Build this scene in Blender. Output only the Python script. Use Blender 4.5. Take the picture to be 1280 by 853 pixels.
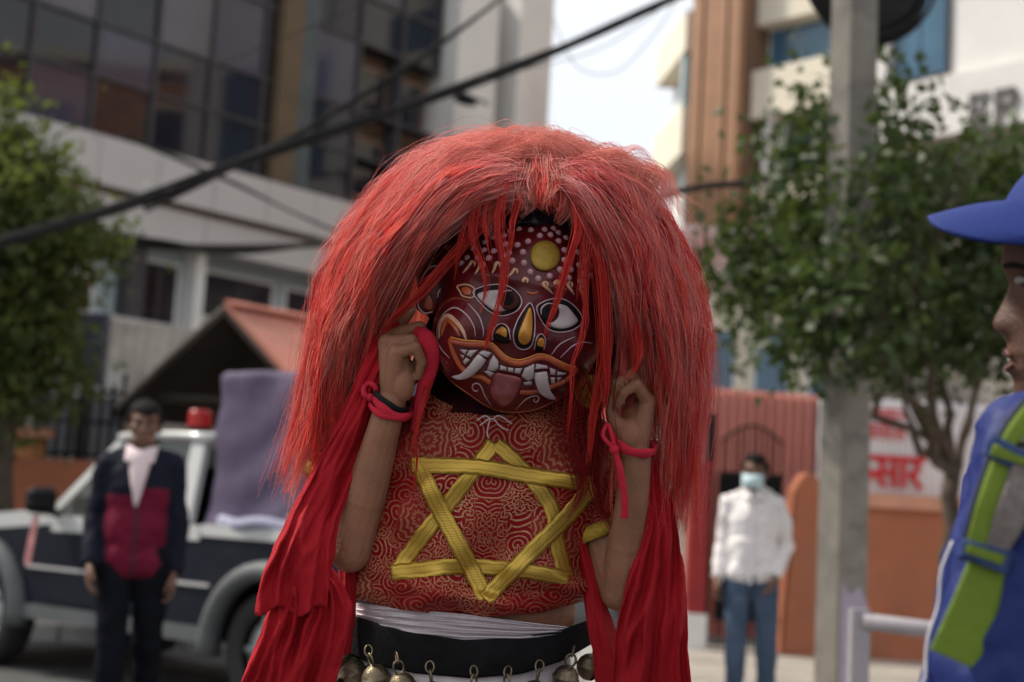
import bpy, bmesh, math, random
import numpy as np
from mathutils import Vector, Matrix, noise as mnoise

for _o in list(bpy.data.objects): bpy.data.objects.remove(_o)
random.seed(7); RNG = np.random.default_rng(11)
scene = bpy.context.scene
COL = scene.collection

# ---------------------------------------------------------------- camera
CAM_H, FPX = 1.25, 1778.0
PITCH, ROLL = math.atan((640 - 426.5) / FPX), math.radians(3.3)
vF = np.array([0, math.cos(PITCH), math.sin(PITCH)])
_r0 = np.array([1.0, 0, 0]); _u0 = np.array([0, -math.sin(PITCH), math.cos(PITCH)])
vR = math.cos(ROLL) * _r0 + math.sin(ROLL) * _u0
vU = -math.sin(ROLL) * _r0 + math.cos(ROLL) * _u0
vC = np.array([0, 0, CAM_H])
cam_data = bpy.data.cameras.new('camera'); cam = bpy.data.objects.new('camera', cam_data); COL.objects.link(cam)
cam.matrix_world = Matrix(((vR[0], vU[0], -vF[0], vC[0]), (vR[1], vU[1], -vF[1], vC[1]), (vR[2], vU[2], -vF[2], vC[2]), (0, 0, 0, 1)))
cam_data.sensor_width = 36; cam_data.lens = 50.0; cam_data.clip_start = .05; cam_data.clip_end = 4000
cam_data.dof.use_dof = True; cam_data.dof.focus_distance = 1.99; cam_data.dof.aperture_fstop = 3.2; cam_data.dof.aperture_blades = 9
scene.camera = cam

# ---------------------------------------------------------------- sky, sun, exposure
SUN_EL, SUN_AZ = math.radians(47), math.radians(287)      # azimuth clockwise from +Y: from the left, a little beyond the dancer
world = bpy.data.worlds.new('World'); scene.world = world; world.use_nodes = True
wn, wl = world.node_tree.nodes, world.node_tree.links
wn.clear()
w_out = wn.new('ShaderNodeOutputWorld'); w_bg = wn.new('ShaderNodeBackground'); w_bg.inputs['Strength'].default_value = .1
w_sky = wn.new('ShaderNodeTexSky'); w_sky.sky_type = 'NISHITA'; w_sky.sun_disc = False
w_sky.sun_elevation = SUN_EL; w_sky.sun_rotation = SUN_AZ; w_sky.air_density = 1.0; w_sky.dust_density = 3.0; w_sky.altitude = 1300
w_co = wn.new('ShaderNodeTexCoord'); w_no = wn.new('ShaderNodeTexNoise'); w_no.inputs['Scale'].default_value = 2.2; w_no.inputs['Detail'].default_value = 6
w_ra = wn.new('ShaderNodeMapRange'); w_ra.inputs['From Min'].default_value = .3; w_ra.inputs['From Max'].default_value = .7
w_ra.inputs['To Min'].default_value = .72; w_ra.inputs['To Max'].default_value = .96
w_mx = wn.new('ShaderNodeMix'); w_mx.data_type = 'RGBA'; w_mx.inputs['B'].default_value = (8.7, 8.95, 9.2, 1)
wl.new(w_co.outputs['Generated'], w_no.inputs['Vector']); wl.new(w_no.outputs['Fac'], w_ra.inputs['Value'])
wl.new(w_ra.outputs['Result'], w_mx.inputs['Factor']); wl.new(w_sky.outputs['Color'], w_mx.inputs['A'])
wl.new(w_mx.outputs['Result'], w_bg.inputs['Color']); wl.new(w_bg.outputs['Background'], w_out.inputs['Surface'])
sun_d = bpy.data.lights.new('sun', 'SUN'); sun_d.energy = 3.9; sun_d.angle = math.radians(6); sun_d.color = (1, .93, .82)
sun = bpy.data.objects.new('sun', sun_d); COL.objects.link(sun)
_sd = Vector((math.sin(SUN_AZ) * math.cos(SUN_EL), math.cos(SUN_AZ) * math.cos(SUN_EL), math.sin(SUN_EL)))
sun.rotation_euler = _sd.to_track_quat('Z', 'Y').to_euler(); sun.location = _sd * 60
scene.view_settings.view_transform = 'Standard'; scene.view_settings.look = 'None'
scene.view_settings.exposure = 0.4; scene.view_settings.gamma = 1; scene.view_settings.use_curve_mapping = False
scene.render.engine = 'CYCLES'
scene.cycles.max_bounces = 10; scene.cycles.diffuse_bounces = 6; scene.cycles.transparent_max_bounces = 12
scene.cycles.use_denoising = True

# ---------------------------------------------------------------- helpers: places
def ray(px, py):
    px = np.asarray(px, float); py = np.asarray(py, float)
    return vF + ((px - 640) / FPX)[..., None] * vR - ((py - 426.5) / FPX)[..., None] * vU
def P(px, py, d):
    """world point that a sight line meets at depth d (m)"""
    d = np.asarray(d, float)
    return vC + d[..., None] * ray(px, py)
D0 = 2.1
def Q(px, py, dd=0.0):
    px, py, dd = np.broadcast_arrays(np.asarray(px, float), np.asarray(py, float), np.asarray(dd, float))
    return P(px, py, D0 + dd)
PX = D0 / FPX          # metres per picture element at the dancer
def ground(px, py):
    d = ray(px, py); return vC + (-CAM_H / d[2]) * d
def lerp(a, b, t): return a + (b - a) * t
def catmull(pts, n=8, closed=False):
    p = np.asarray(pts, float); N = len(p); out = []
    rng = range(N) if closed else range(N - 1)
    for i in rng:
        if closed: p0, p1, p2, p3 = p[(i - 1) % N], p[i], p[(i + 1) % N], p[(i + 2) % N]
        else: p0, p1, p2, p3 = p[max(i - 1, 0)], p[i], p[i + 1], p[min(i + 2, N - 1)]
        t = (np.arange(n) / n)[:, None]
        out.append(.5 * ((2 * p1) + (-p0 + p2) * t + (2 * p0 - 5 * p1 + 4 * p2 - p3) * t ** 2 + (-p0 + 3 * p1 - 3 * p2 + p3) * t ** 3))
    if not closed: out.append(p[-1:])
    return np.concatenate(out)

# ---------------------------------------------------------------- helpers: meshes
class MB:
    def __init__(self): self.V = []; self.F = []; self.n = 0
    def add(self, V, F):
        V = np.asarray(V, float).reshape(-1, 3)
        self.V.append(V); n = self.n
        self.F.extend([tuple(int(i) + n for i in f) for f in F]); self.n += len(V)
        return self
    def vf(self): return np.concatenate(self.V), self.F
BOXF = [(0, 3, 2, 1), (4, 5, 6, 7), (0, 1, 5, 4), (1, 2, 6, 5), (2, 3, 7, 6), (3, 0, 4, 7)]
def obox(o, a, b, c):
    """box from corner o along three edge vectors"""
    o, a, b, c = (np.asarray(k, float) for k in (o, a, b, c))
    if np.dot(np.cross(a, b), c) < 0: a, b = b, a
    return np.array([o, o + a, o + a + b, o + b, o + c, o + a + c, o + a + b + c, o + b + c]), BOXF
def cbox(c, sx, sy, sz, ex=(1, 0, 0), ey=(0, 1, 0), ez=(0, 0, 1)):
    ex, ey, ez = (np.asarray(k, float) for k in (ex, ey, ez)); c = np.asarray(c, float)
    return obox(c - ex * sx / 2 - ey * sy / 2 - ez * sz / 2, ex * sx, ey * sy, ez * sz)
def gridf(nu, nv, cu=False, cv=False):
    F = []
    for i in range(nu if cu else nu - 1):
        for j in range(nv if cv else nv - 1):
            a, b = i * nv + j, i * nv + (j + 1) % nv; i2 = (i + 1) % nu
            F.append((a, b, i2 * nv + (j + 1) % nv, i2 * nv + j))
    return F
def frames(pts, up=None):
    pts = np.asarray(pts, float); T = np.gradient(pts, axis=0); T /= np.linalg.norm(T, axis=1)[:, None] + 1e-12
    if up is None:
        up = np.array([0, 0, 1.0]) if abs(T[0, 2]) < .9 else np.array([1.0, 0, 0])
        N = []; n = up - T[0] * np.dot(up, T[0]); n /= np.linalg.norm(n)
        for t in T:
            n = n - t * np.dot(n, t); n /= np.linalg.norm(n) + 1e-12; N.append(n)
        N = np.array(N)
    else:
        up = np.broadcast_to(np.asarray(up, float), T.shape); N = up - T * np.sum(up * T, 1)[:, None]; N /= np.linalg.norm(N, axis=1)[:, None] + 1e-12
    return T, N, np.cross(T, N)
def tube(pts, rad, sides=8, up=None, flat=1.0, closed=False, cap=True):
    """swept tube; flat scales the radius along the 'up' normal"""
    pts = np.asarray(pts, float); n = len(pts)
    rad = np.broadcast_to(np.asarray(rad, float), (n,))
    T, N, B = frames(pts, up)
    a = np.linspace(0, 2 * math.pi, sides, endpoint=False)
    V = pts[:, None] + rad[:, None, None] * (np.cos(a)[None, :, None] * B[:, None] + flat * np.sin(a)[None, :, None] * N[:, None])
    F = gridf(n, sides, closed, True); F = [tuple(reversed(f)) for f in F]
    V = V.reshape(-1, 3)
    if cap and not closed:
        F.append(tuple(range(sides))); F.append(tuple(reversed(range((n - 1) * sides, n * sides))))
    return V, F
def sphere(c, r, nu=10, nv=14, ax=None):
    """ellipsoid; ax rows are the axes"""
    r = np.broadcast_to(np.asarray(r, float), (3,)); V = [(0, 0, 1)]
    for i in range(1, nu):
        t = math.pi * i / nu
        for j in range(nv):
            p = 2 * math.pi * j / nv; V.append((math.sin(t) * math.cos(p), math.sin(t) * math.sin(p), math.cos(t)))
    V.append((0, 0, -1)); V = np.array(V) * r
    if ax is not None: V = V @ np.asarray(ax, float)
    F = [(0, 1 + j, 1 + (j + 1) % nv) for j in range(nv)]
    for i in range(nu - 2):
        for j in range(nv):
            a = 1 + i * nv; F.append((a + j, a + nv + j, a + nv + (j + 1) % nv, a + (j + 1) % nv))
    l = len(V) - 1; a = 1 + (nu - 2) * nv
    F += [(l, a + (j + 1) % nv, a + j) for j in range(nv)]
    return V + np.asarray(c, float), F
def ellipse_loft(rows, n=48):
    """rows: (center3, half-axis vector A, half-axis vector B); closed side surface"""
    a = np.linspace(0, 2 * math.pi, n, endpoint=False); V = []
    for c, A, B in rows: V.append(np.asarray(c) + np.cos(a)[:, None] * np.asarray(A) + np.sin(a)[:, None] * np.asarray(B))
    return np.array(V)
def prism(poly, a, b):
    """polygon of 3-D points swept from +a to +b"""
    poly = np.asarray(poly, float); n = len(poly); V = np.concatenate([poly + a, poly + b])
    F = [tuple(range(n)), tuple(reversed(range(n, 2 * n)))] + [(i, i + n, (i + 1) % n + n, (i + 1) % n) for i in range(n)]
    return V, F
WLOC = {}
def wloc(o): return WLOC.get(o.name, np.zeros(3)) if o is not None else np.zeros(3)
def mesh_data(name, V, F):
    me = bpy.data.meshes.new(name)
    if isinstance(F, np.ndarray):
        V = np.asarray(V, np.float32); k = F.shape[1]
        me.vertices.add(len(V)); me.vertices.foreach_set('co', V.ravel())
        me.loops.add(F.size); me.loops.foreach_set('vertex_index', F.astype(np.int32).ravel())
        me.polygons.add(len(F)); me.polygons.foreach_set('loop_start', np.arange(0, F.size, k, dtype=np.int32))
        me.update(calc_edges=True)
    else:
        me.from_pydata([tuple(v) for v in np.asarray(V, float)], [], F); me.update()
    return me
def mesh(name, VF, material, parent=None, smooth=False, col=None, recalc=True, angle=None):
    V, F = VF.vf() if isinstance(VF, MB) else VF
    V = np.asarray(V, float).reshape(-1, 3)
    org = wloc(parent)
    if parent is None:
        org = V.mean(0); org = np.array([org[0], org[1], V[:, 2].min()])
    me = mesh_data(name, V - org, F)
    if recalc and not isinstance(F, np.ndarray):
        bm = bmesh.new(); bm.from_mesh(me); bmesh.ops.recalc_face_normals(bm, faces=bm.faces); bm.to_mesh(me); bm.free()
    if smooth: me.polygons.foreach_set('use_smooth', np.ones(len(me.polygons), bool))
    if col is not None:
        ca = me.color_attributes.new('tint', 'FLOAT_COLOR', 'POINT')
        c4 = np.ones((len(V), 4), np.float32); c4[:, :3] = col; ca.data.foreach_set('color', c4.ravel())
    if angle is not None: me.set_sharp_from_angle(angle=math.radians(angle))
    o = bpy.data.objects.new(name, me); COL.objects.link(o)
    if material is not None: me.materials.append(material)
    if parent is not None: o.parent = parent; WLOC[o.name] = org.copy()
    else: o.location = org; WLOC[o.name] = org
    return o
def thing(name, label, cat, loc, group=None):
    o = bpy.data.objects.new(name, None); COL.objects.link(o); o.location = loc; o.empty_display_size = .1
    WLOC[o.name] = np.asarray(loc, float); o['label'] = label; o['category'] = cat
    if group: o['group'] = group
    return o
def tag(o, label, cat, group=None):
    o['label'] = label; o['category'] = cat
    if group: o['group'] = group
    return o
def struct(o): o['kind'] = 'structure'; return o
def dup(o, parent, delta=(0, 0, 0)):
    """copy of a part (mesh data shared), moved by delta"""
    c = o.copy(); COL.objects.link(c); c.parent = parent; c.location = Vector(o.location) + Vector(delta)
    WLOC[c.name] = wloc(parent); return c
def solid(o, t, offset=0):
    m = o.modifiers.new('thickness', 'SOLIDIFY'); m.thickness = t; m.offset = offset; return o
def remesh(parts, voxel, smooth=3, fac=.5):
    mb = MB()
    for V, F in parts: mb.add(V, F)
    V, F = mb.vf(); me = mesh_data('tmp', V, F); o = bpy.data.objects.new('tmp', me); COL.objects.link(o)
    m = o.modifiers.new('r', 'REMESH'); m.mode = 'VOXEL'; m.voxel_size = voxel
    if smooth: s = o.modifiers.new('s', 'SMOOTH'); s.factor = fac; s.iterations = smooth
    dg = bpy.context.evaluated_depsgraph_get(); ev = o.evaluated_get(dg); m2 = ev.to_mesh()
    n = len(m2.vertices); co = np.empty(n * 3, np.float32); m2.vertices.foreach_get('co', co)
    k = len(m2.polygons); li = np.empty(len(m2.loops), np.int32); m2.loops.foreach_get('vertex_index', li)
    ev.to_mesh_clear(); bpy.data.objects.remove(o); bpy.data.meshes.remove(me)
    return co.reshape(-1, 3).astype(float), li.reshape(k, 4)
def cone(a, b, ra, rb, sides=14):
    """round-ended tapered limb between two joints"""
    a = np.asarray(a, float); b = np.asarray(b, float); L = np.linalg.norm(b - a); t = (b - a) / (L + 1e-9); pts = []; rr = []
    for k in range(6): an = math.pi / 2 * (k / 5); pts.append(a - t * ra * math.cos(an)); rr.append(max(ra * math.sin(an), ra * .03))
    for k in range(1, 6): an = math.pi / 2 * (1 - k / 5); pts.append(b + t * rb * math.cos(an)); rr.append(max(rb * math.sin(an), rb * .03))
    pts = np.array(pts)
    up = np.array([0, 0, 1.0]) if abs(t[2]) < .9 else np.array([1.0, 0, 0])
    n = up - t * np.dot(up, t); n /= np.linalg.norm(n); bvec = np.cross(t, n)
    an = np.linspace(0, 2 * math.pi, sides, endpoint=False); rr = np.array(rr)
    V = pts[:, None] + rr[:, None, None] * (np.cos(an)[None, :, None] * bvec + np.sin(an)[None, :, None] * n)
    F = [tuple(reversed(f)) for f in gridf(len(pts), sides, False, True)]
    F.append(tuple(range(sides))); F.append(tuple(reversed(range((len(pts) - 1) * sides, len(pts) * sides))))
    return V.reshape(-1, 3), F
def chain(pts, rad, sides=14):
    return [cone(pts[i], pts[i + 1], rad[i], rad[i + 1], sides) for i in range(len(pts) - 1)]
def fbm(V, s, oct=3, seed=0.0):
    return np.array([mnoise.fractal(Vector((v[0] * s + seed, v[1] * s, v[2] * s - seed)), .8, 2.0, oct) for v in V])

# ---------------------------------------------------------------- helpers: materials
def nodes_of(name):
    m = bpy.data.materials.new(name); m.use_nodes = True; nt = m.node_tree; nt.nodes.clear()
    out = nt.nodes.new('ShaderNodeOutputMaterial'); b = nt.nodes.new('ShaderNodeBsdfPrincipled'); nt.links.new(b.outputs[0], out.inputs[0])
    return m, nt, b
def nd(nt, typ, **kw):
    n = nt.nodes.new(typ)
    for k, v in kw.items():
        if k in n.inputs: n.inputs[k].default_value = v
        else: setattr(n, k, v)
    return n
def c4(c): return (c[0], c[1], c[2], 1)
def mat(name, c, rough=.6, var=.25, scale=6.0, bump=.0, bscale=None, metal=0.0, spec=.22, c2=None, detail=5, dirt=None, dscale=1.3, damt=.5, coat=0, attr=False, sheen=0, sub=0, stretch=None, trans=0):
    """principled material whose colour wanders between two tones, with optional stains, relief, tint attribute"""
    m, nt, b = nodes_of(name); L = nt.links.new
    tc = nd(nt, 'ShaderNodeTexCoord'); vec = tc.outputs['Object']
    if stretch:
        mp = nd(nt, 'ShaderNodeMapping'); mp.inputs['Scale'].default_value = stretch; L(vec, mp.inputs['Vector']); vec = mp.outputs['Vector']
    n1 = nd(nt, 'ShaderNodeTexNoise', Scale=scale, Detail=detail, Roughness=.6); L(vec, n1.inputs['Vector'])
    if c2 is None: c2 = tuple(k * (1 - var) for k in c); c = tuple(min(k * (1 + var * .6), 1) for k in c)
    rmp = nd(nt, 'ShaderNodeMapRange'); rmp.inputs['From Min'].default_value = .3; rmp.inputs['From Max'].default_value = .7; L(n1.outputs['Fac'], rmp.inputs['Value'])
    mx = nd(nt, 'ShaderNodeMix', data_type='RGBA'); mx.inputs['A'].default_value = c4(c2); mx.inputs['B'].default_value = c4(c); L(rmp.outputs['Result'], mx.inputs['Factor'])
    colr = mx.outputs['Result']
    if dirt:
        n2 = nd(nt, 'ShaderNodeTexNoise', Scale=dscale, Detail=8, Roughness=.65); L(tc.outputs['Object'], n2.inputs['Vector'])
        r2 = nd(nt, 'ShaderNodeMapRange'); r2.inputs['From Min'].default_value = .5; r2.inputs['From Max'].default_value = .68; r2.inputs['To Max'].default_value = damt; L(n2.outputs['Fac'], r2.inputs['Value'])
        m2 = nd(nt, 'ShaderNodeMix', data_type='RGBA'); m2.inputs['B'].default_value = c4(dirt); L(colr, m2.inputs['A']); L(r2.outputs['Result'], m2.inputs['Factor']); colr = m2.outputs['Result']
    if attr:
        at = nd(nt, 'ShaderNodeVertexColor', layer_name='tint')
        m3 = nd(nt, 'ShaderNodeMix', data_type='RGBA', blend_type='MULTIPLY'); m3.inputs['Factor'].default_value = 1; L(colr, m3.inputs['A']); L(at.outputs['Color'], m3.inputs['B']); colr = m3.outputs['Result']
    L(colr, b.inputs['Base Color'])
    b.inputs['Roughness'].default_value = rough; b.inputs['Metallic'].default_value = metal; b.inputs['Specular IOR Level'].default_value = spec
    if coat: b.inputs['Coat Weight'].default_value = coat; b.inputs['Coat Roughness'].default_value = .12
    if sheen: b.inputs['Sheen Weight'].default_value = sheen; b.inputs['Sheen Roughness'].default_value = .4
    if sub: b.inputs['Subsurface Weight'].default_value = sub; b.inputs['Subsurface Radius'].default_value = (.012, .005, .003); b.inputs['Subsurface Scale'].default_value = 1
    if trans: b.inputs['Transmission Weight'].default_value = trans
    if bump:
        n3 = nd(nt, 'ShaderNodeTexNoise', Scale=bscale or scale * 4, Detail=6, Roughness=.6); L(vec, n3.inputs['Vector'])
        bp = nd(nt, 'ShaderNodeBump', Strength=bump, Distance=.01); L(n3.outputs['Fac'], bp.inputs['Height']); L(bp.outputs['Normal'], b.inputs['Normal'])
    return m
# ================================================================ the setting
M_asphalt = mat('asphalt', (.1, .098, .095), .9, .25, 3, .4, 60, dirt=(.2, .19, .175), dscale=.7, damt=.6)
M_pave = mat('paving', (.36, .32, .28), .85, .2, 2.5, .3, 40, dirt=(.2, .18, .16), dscale=1.1)
M_kerb = mat('kerb_stone', (.34, .33, .31), .85, .25, 4, .3, 30)
M_orange = mat('orange_wall_paint', (.36, .125, .066), .8, .14, 2, .25, 25, dirt=(.22, .11, .07), dscale=.9, damt=.55)
M_coping = mat('coping_paint', (.56, .27, .18), .8, .15, 3, .2, 30, dirt=(.3, .2, .16))
M_concrete = mat('concrete', (.2, .183, .16), .88, .2, 5, .4, 35, dirt=(.09, .085, .08), dscale=2.2, damt=.85)
M_whitep = mat('white_cladding', (.5, .475, .46), .55, .06, 1.2, .05, 12, dirt=(.45, .43, .41), dscale=.6, damt=.4)
M_whitec = mat('white_render', (.7, .68, .65), .75, .06, 1.5, .1, 20, dirt=(.5, .48, .45), dscale=.5, damt=.4)
M_cream = mat('cream_render', (.72, .66, .54), .8, .07, 1.2, .1, 18, dirt=(.5, .45, .37), dscale=.5, damt=.35)
M_brownfin = mat('brown_cladding', (.36, .2, .12), .6, .12, 2, .05, 12)
M_darkglass = mat('dark_glass', (.014, .013, .02), .05, .3, .6, 0, spec=.5)
M_blueglass = mat('blue_glass', (.05, .12, .19), .12, .35, .8, 0, spec=.6)
M_paleglass = mat('pale_glass', (.36, .5, .53), .15, .25, .8, 0, spec=.7)
M_blackmetal = mat('black_iron', (.012, .012, .013), .55, .3, 8, .1, spec=.12)
M_mullion = mat('mullion', (.06, .055, .06), .45, .2, 5)
M_brown = mat('brown_trim', (.17, .1, .07), .7, .2, 3)
M_brick = mat('brick_red', (.46, .21, .085), .85, .35, 2.5, .4, 30)
M_redsheet = mat('red_sheet', (.6, .25, .2), .6, .1, 2, .1, 20, dirt=(.55, .3, .26), dscale=.8)
M_redpaint = mat('red_paint', (.3, .03, .03), .55, .2, 3, .1)
M_greyroof = mat('weathered_roof', (.27, .235, .2), .85, .2, 3, .3, 25, dirt=(.13, .115, .1))
M_rubber = mat('cable_rubber', (.022, .021, .021), .7, .3, 10, spec=.12)

struct(mesh('ground', (np.array([[-900, -300, 0], [900, -300, 0], [900, 1500, 0], [-900, 1500, 0]]), [(0, 1, 2, 3)]), M_asphalt))
PZ = .12
pav = struct(mesh('pavement', obox((.85, 4.6, .004), (30, 0, 0), (0, 8.9, 0), (0, 0, PZ - .004)), M_pave))
pav2 = struct(mesh('pavement_left', obox((-24, 11.9, .004), (23.4, 0, 0), (0, 9, 0), (0, 0, PZ - .004)), M_pave))
for k in range(9):
    struct(mesh('kerb_stone', obox((.65, 4.62 + k * .98, 0.002), (.195, 0, 0), (0, .955, 0), (0, 0, .13)), M_kerb, pav))
for k in range(22):
    struct(mesh('kerb_stone', obox((-22.5 + k, 11.7, 0.002), (.975, 0, 0), (0, .195, 0), (0, 0, .13)), M_kerb, pav2))
# paving slabs that show in front of the gate
for i in range(9):
    for j in range(6):
        mesh('paving_slab', obox((.9 + i * .46, 10.5 + j * .46, PZ), (.45, 0, 0), (0, .45, 0), (0, 0, .006 + .004 * random.random())), M_pave, pav)

class Facade:
    """vertical plane with s along it, z up and o outwards"""
    def __init__(self, A, e, flip=1):
        self.A = np.array([A[0], A[1], 0.0]); e = np.array([e[0], e[1], 0.0]); self.e = e / np.linalg.norm(e)
        self.n = np.array([self.e[1], -self.e[0], 0]) * flip
    def pt(self, s, z, o=0): return self.A + self.e * s + self.n * o + np.array([0, 0, z])
    def box(self, s0, s1, z0, z1, o0, o1): return obox(self.pt(s0, z0, o0), self.e * (s1 - s0), self.n * (o1 - o0), (0, 0, z1 - z0))
    def at(self, px, py, o=0):
        d = ray(px, py); A = self.A + self.n * o; t = np.dot(A - vC, self.n) / np.dot(d, self.n); p = vC + t * d
        return float(np.dot(p - self.A, self.e)), float(p[2])

# ---------------------------------------------------------------- glass office building, left
FL = Facade((-7.92, 22), (.866, 1))
bl = thing('office_building', 'large office building with dark glass curtain wall above white panelled bands', 'building', FL.pt(3, 0, -3))
mesh('wall', FL.box(-14, 9.45, 0, 4.1, -7, -.55), mat('ground_floor_wall', (.3, .27, .25), .85, .15, 2, .1), bl)
mesh('core', FL.box(-14, 9.4, 4.1, 13.6, -7, -.75), mat('dark_interior', (.045, .035, .03), .9, .4, .6), bl)
for k in range(20):
    s0 = -14 + k * 1.17
    p = mesh('panel', FL.box(s0, s0 + 1.15, 6.17, 6.97, -.5, .34), M_whitep, bl)
for k in range(8):
    s0 = -14 + k * 2.92
    mesh('lower_panel', FL.box(s0, s0 + 2.9, 5.5, 6.06, -.5, .2), M_whitep, bl)
mesh('groove', FL.box(-14, 9.36, 6.06, 6.17, -.5, .1), M_brown, bl)
mesh('sill', FL.box(-14, 9.36, 6.97, 7.02, -.4, .3), M_mullion, bl)
mull = [-14 + k * 1.17 for k in range(21)]
rows = [7.02, 8.05, 8.95, 10.35, 11.3, 12.75, 13.4]
M_pane2 = mat('violet_glass', (.05, .045, .07), .08, .2, .5, 0, spec=.5)
M_blind = mat('pale_blind_glass', (.095, .085, .095), .1, .2, .5, 0, spec=.5)
for k in range(20):
    for j in range(len(rows) - 1):
        if mull[k] > 7.0 and rows[j] < 10: continue
        mm = M_darkglass if (k * 7 + j * 5) % 6 else M_pane2
        if j in (2, 4) and k % 3 != 1: mm = M_blind if k < 15 else M_pane2
        pn = mesh('pane', FL.box(mull[k] + .035, mull[k + 1] - .035, rows[j] + .03, rows[j + 1] - .03, -.12, -.09 + .006 * random.random()), mm, bl)
for k in range(21):
    if mull[k] > 9.3: continue
    mesh('mullion', FL.box(mull[k] - .035, mull[k] + .035, 7.02, 13.5, -.6, -.02), M_mullion, bl)
for z in rows[1:]:
    mesh('transom', FL.box(-14, 9.36, z - .03, z + .03, -.6, -.04), M_mullion, bl)
mesh('pier', FL.box(4.95, 5.45, 7.0, 13.5, -.6, .12), mat('ochre_pier', (.13, .09, .055), .6, .2, 2), bl)
mesh('pier', FL.box(5.47, 5.85, 7.0, 13.5, -.6, .08), mat('slate_pier', (.08, .095, .1), .5, .2, 2), bl)
# recessed brown bay beside the white columns
mesh('bay_wall', FL.box(7.05, 9.36, 6.99, 10.3, -.74, -.45), mat('bay_brown', (.11, .075, .05), .8, .4, 1), bl)
for k, (s0, z0) in enumerate([(7.2, 7.3), (8.3, 7.3), (7.2, 8.8), (8.3, 8.8)]):
    f = mesh('window', FL.box(s0, s0 + .95, z0, z0 + 1.25, -.45, -.38), mat('bay_frame%d' % k, (.2, .12, .08), .6), bl)
    mesh('pane', FL.box(s0 + .08, s0 + .87, z0 + .08, z0 + 1.17, -.38, -.36), M_darkglass, f)
for s0, s1 in ((9.48, 10.72), (11.42, 12.55)):
    cobj = mesh('white_column', FL.box(s0, s1, 0, 13.2, -3.5, .3), M_whitec, bl)
mesh('slot_wall', FL.box(10.72, 11.42, 0, 13, -3.5, -.5), M_mullion, bl)
for k in range(3):
    f = mesh('slot_window', FL.box(10.76, 11.38, 6.5 + k * 1.9, 8.1 + k * 1.9, -.5, -.44), M_brown, bl)
    mesh('pane', FL.box(10.82, 11.32, 6.56 + k * 1.9, 8.04 + k * 1.9, -.44, -.42), M_darkglass, f)
# recessed first floor with pale infill and framed windows
mesh('infill', FL.box(-14, 9.36, 4.1, 5.5, -.74, -.5), mat('pale_blue_infill', (.36, .42, .44), .6, .08, 1.5), bl)
for k, (s0, s1, z0, z1) in enumerate([(1.15, 1.75, 4.15, 4.75), (2.7, 3.45, 4.15, 5.2), (4.0, 5.6, 4.45, 5.22), (6.0, 7.4, 4.4, 5.2), (-1.2, .6, 4.3, 5.2), (-3.6, -1.6, 4.3, 5.2)]):
    f = mesh('window', FL.box(s0 - .07, s1 + .07, z0 - .07, z1 + .07, -.5, -.44), M_whitec, bl)
    mesh('pane', FL.box(s0, s1, z0, z1, -.44, -.42), M_darkglass, f)
    mesh('sash_bar', FL.box((s0 + s1) / 2 - .03, (s0 + s1) / 2 + .03, z0, z1, -.42, -.39), M_mullion, f)
for s0 in (2.28, 3.62, 7.7):
    mesh('column', FL.box(s0, s0 + (.3 if s0 < 3 else .2), 4.1, 5.5, -.5, -.1), M_whitec if s0 > 3 else M_mullion, bl)
mesh('ledge', FL.box(-14, 9.36, 4.02, 4.1, -.6, .1), M_whitep, bl)

wl_ = thing('wall_lamp', 'small dark lamp head on a bracket beside the white building columns', 'lamp', FL.pt(9.9, 9.6, .3))
lp = P(582, 126, 29.2)
mb = MB(); mb.add(*sphere(lp, (.32, .2, .085), ax=[FL.e, FL.n, (0, 0, 1)])); mb.add(*cbox(lp + np.array([0, 0, .09]), .34, .16, .08, FL.e, FL.n))
mesh('lamp_head', mb, M_blackmetal, wl_, True)
mesh('bracket', tube(np.array([lp, lp + FL.e * .35 + (0, 0, .12), lp + FL.e * .7 + (0, 0, .1)]), .03), M_blackmetal, wl_)

# ---------------------------------------------------------------- cream building with brown fins, right
FR = Facade((5.1, 30), (.935, -1))
FR.n = -FR.n if np.dot(FR.n, -FR.A) < 0 else FR.n
br = thing('commercial_building', 'cream commercial building with vertical brown fins and blue windows', 'building', FR.pt(1, 0, -3))
mesh('core', FR.box(-.2, 3.1, 0, 17, -6, -.5), M_cream, br)
for z0, z1, o in ((12.13, 13.3, 0), (9.99, 11.07, .12), (6.2, 8.6, -.1), (3.2, 4.75, 0)):
    mesh('spandrel', FR.box(-.18, 3.05, z0, z1, -.5, o), M_cream, br)
for k, (s0, s1, z0, z1) in enumerate([(-.1, 3.0, 11.12, 12.08), (.38, 3.0, 8.85, 9.85), (-.05, 2.9, 4.8, 6.15), (-.1, 3.0, 13.4, 14.6)]):
    f = mesh('window', FR.box(s0 - .05, s1 + .05, z0 - .05, z1 + .05, -.5, -.42), M_whitec, br)
    nP = 4
    for q in range(nP):
        a, b = lerp(s0, s1, q / nP) + .015, lerp(s0, s1, (q + 1) / nP) - .015
        mesh('pane', FR.box(a, b, z0, z1, -.42, -.4 + .004 * (q % 2)), M_blueglass, f)
mesh('jamb', FR.box(.08, .3, 8.6, 9.99, -.5, .02), M_whitec, br)
fw = 1.34 / 4
for k in range(4):
    s0 = -1.56 + k * fw
    mesh('fin', FR.box(s0, s0 + fw - .05, 3.2, 18, -1.0, .55 - .04 * (k % 2)), M_brownfin, br)
mesh('fin_back', FR.box(-1.6, -.22, 0, 18, -3, .3), M_brown, br)
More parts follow.
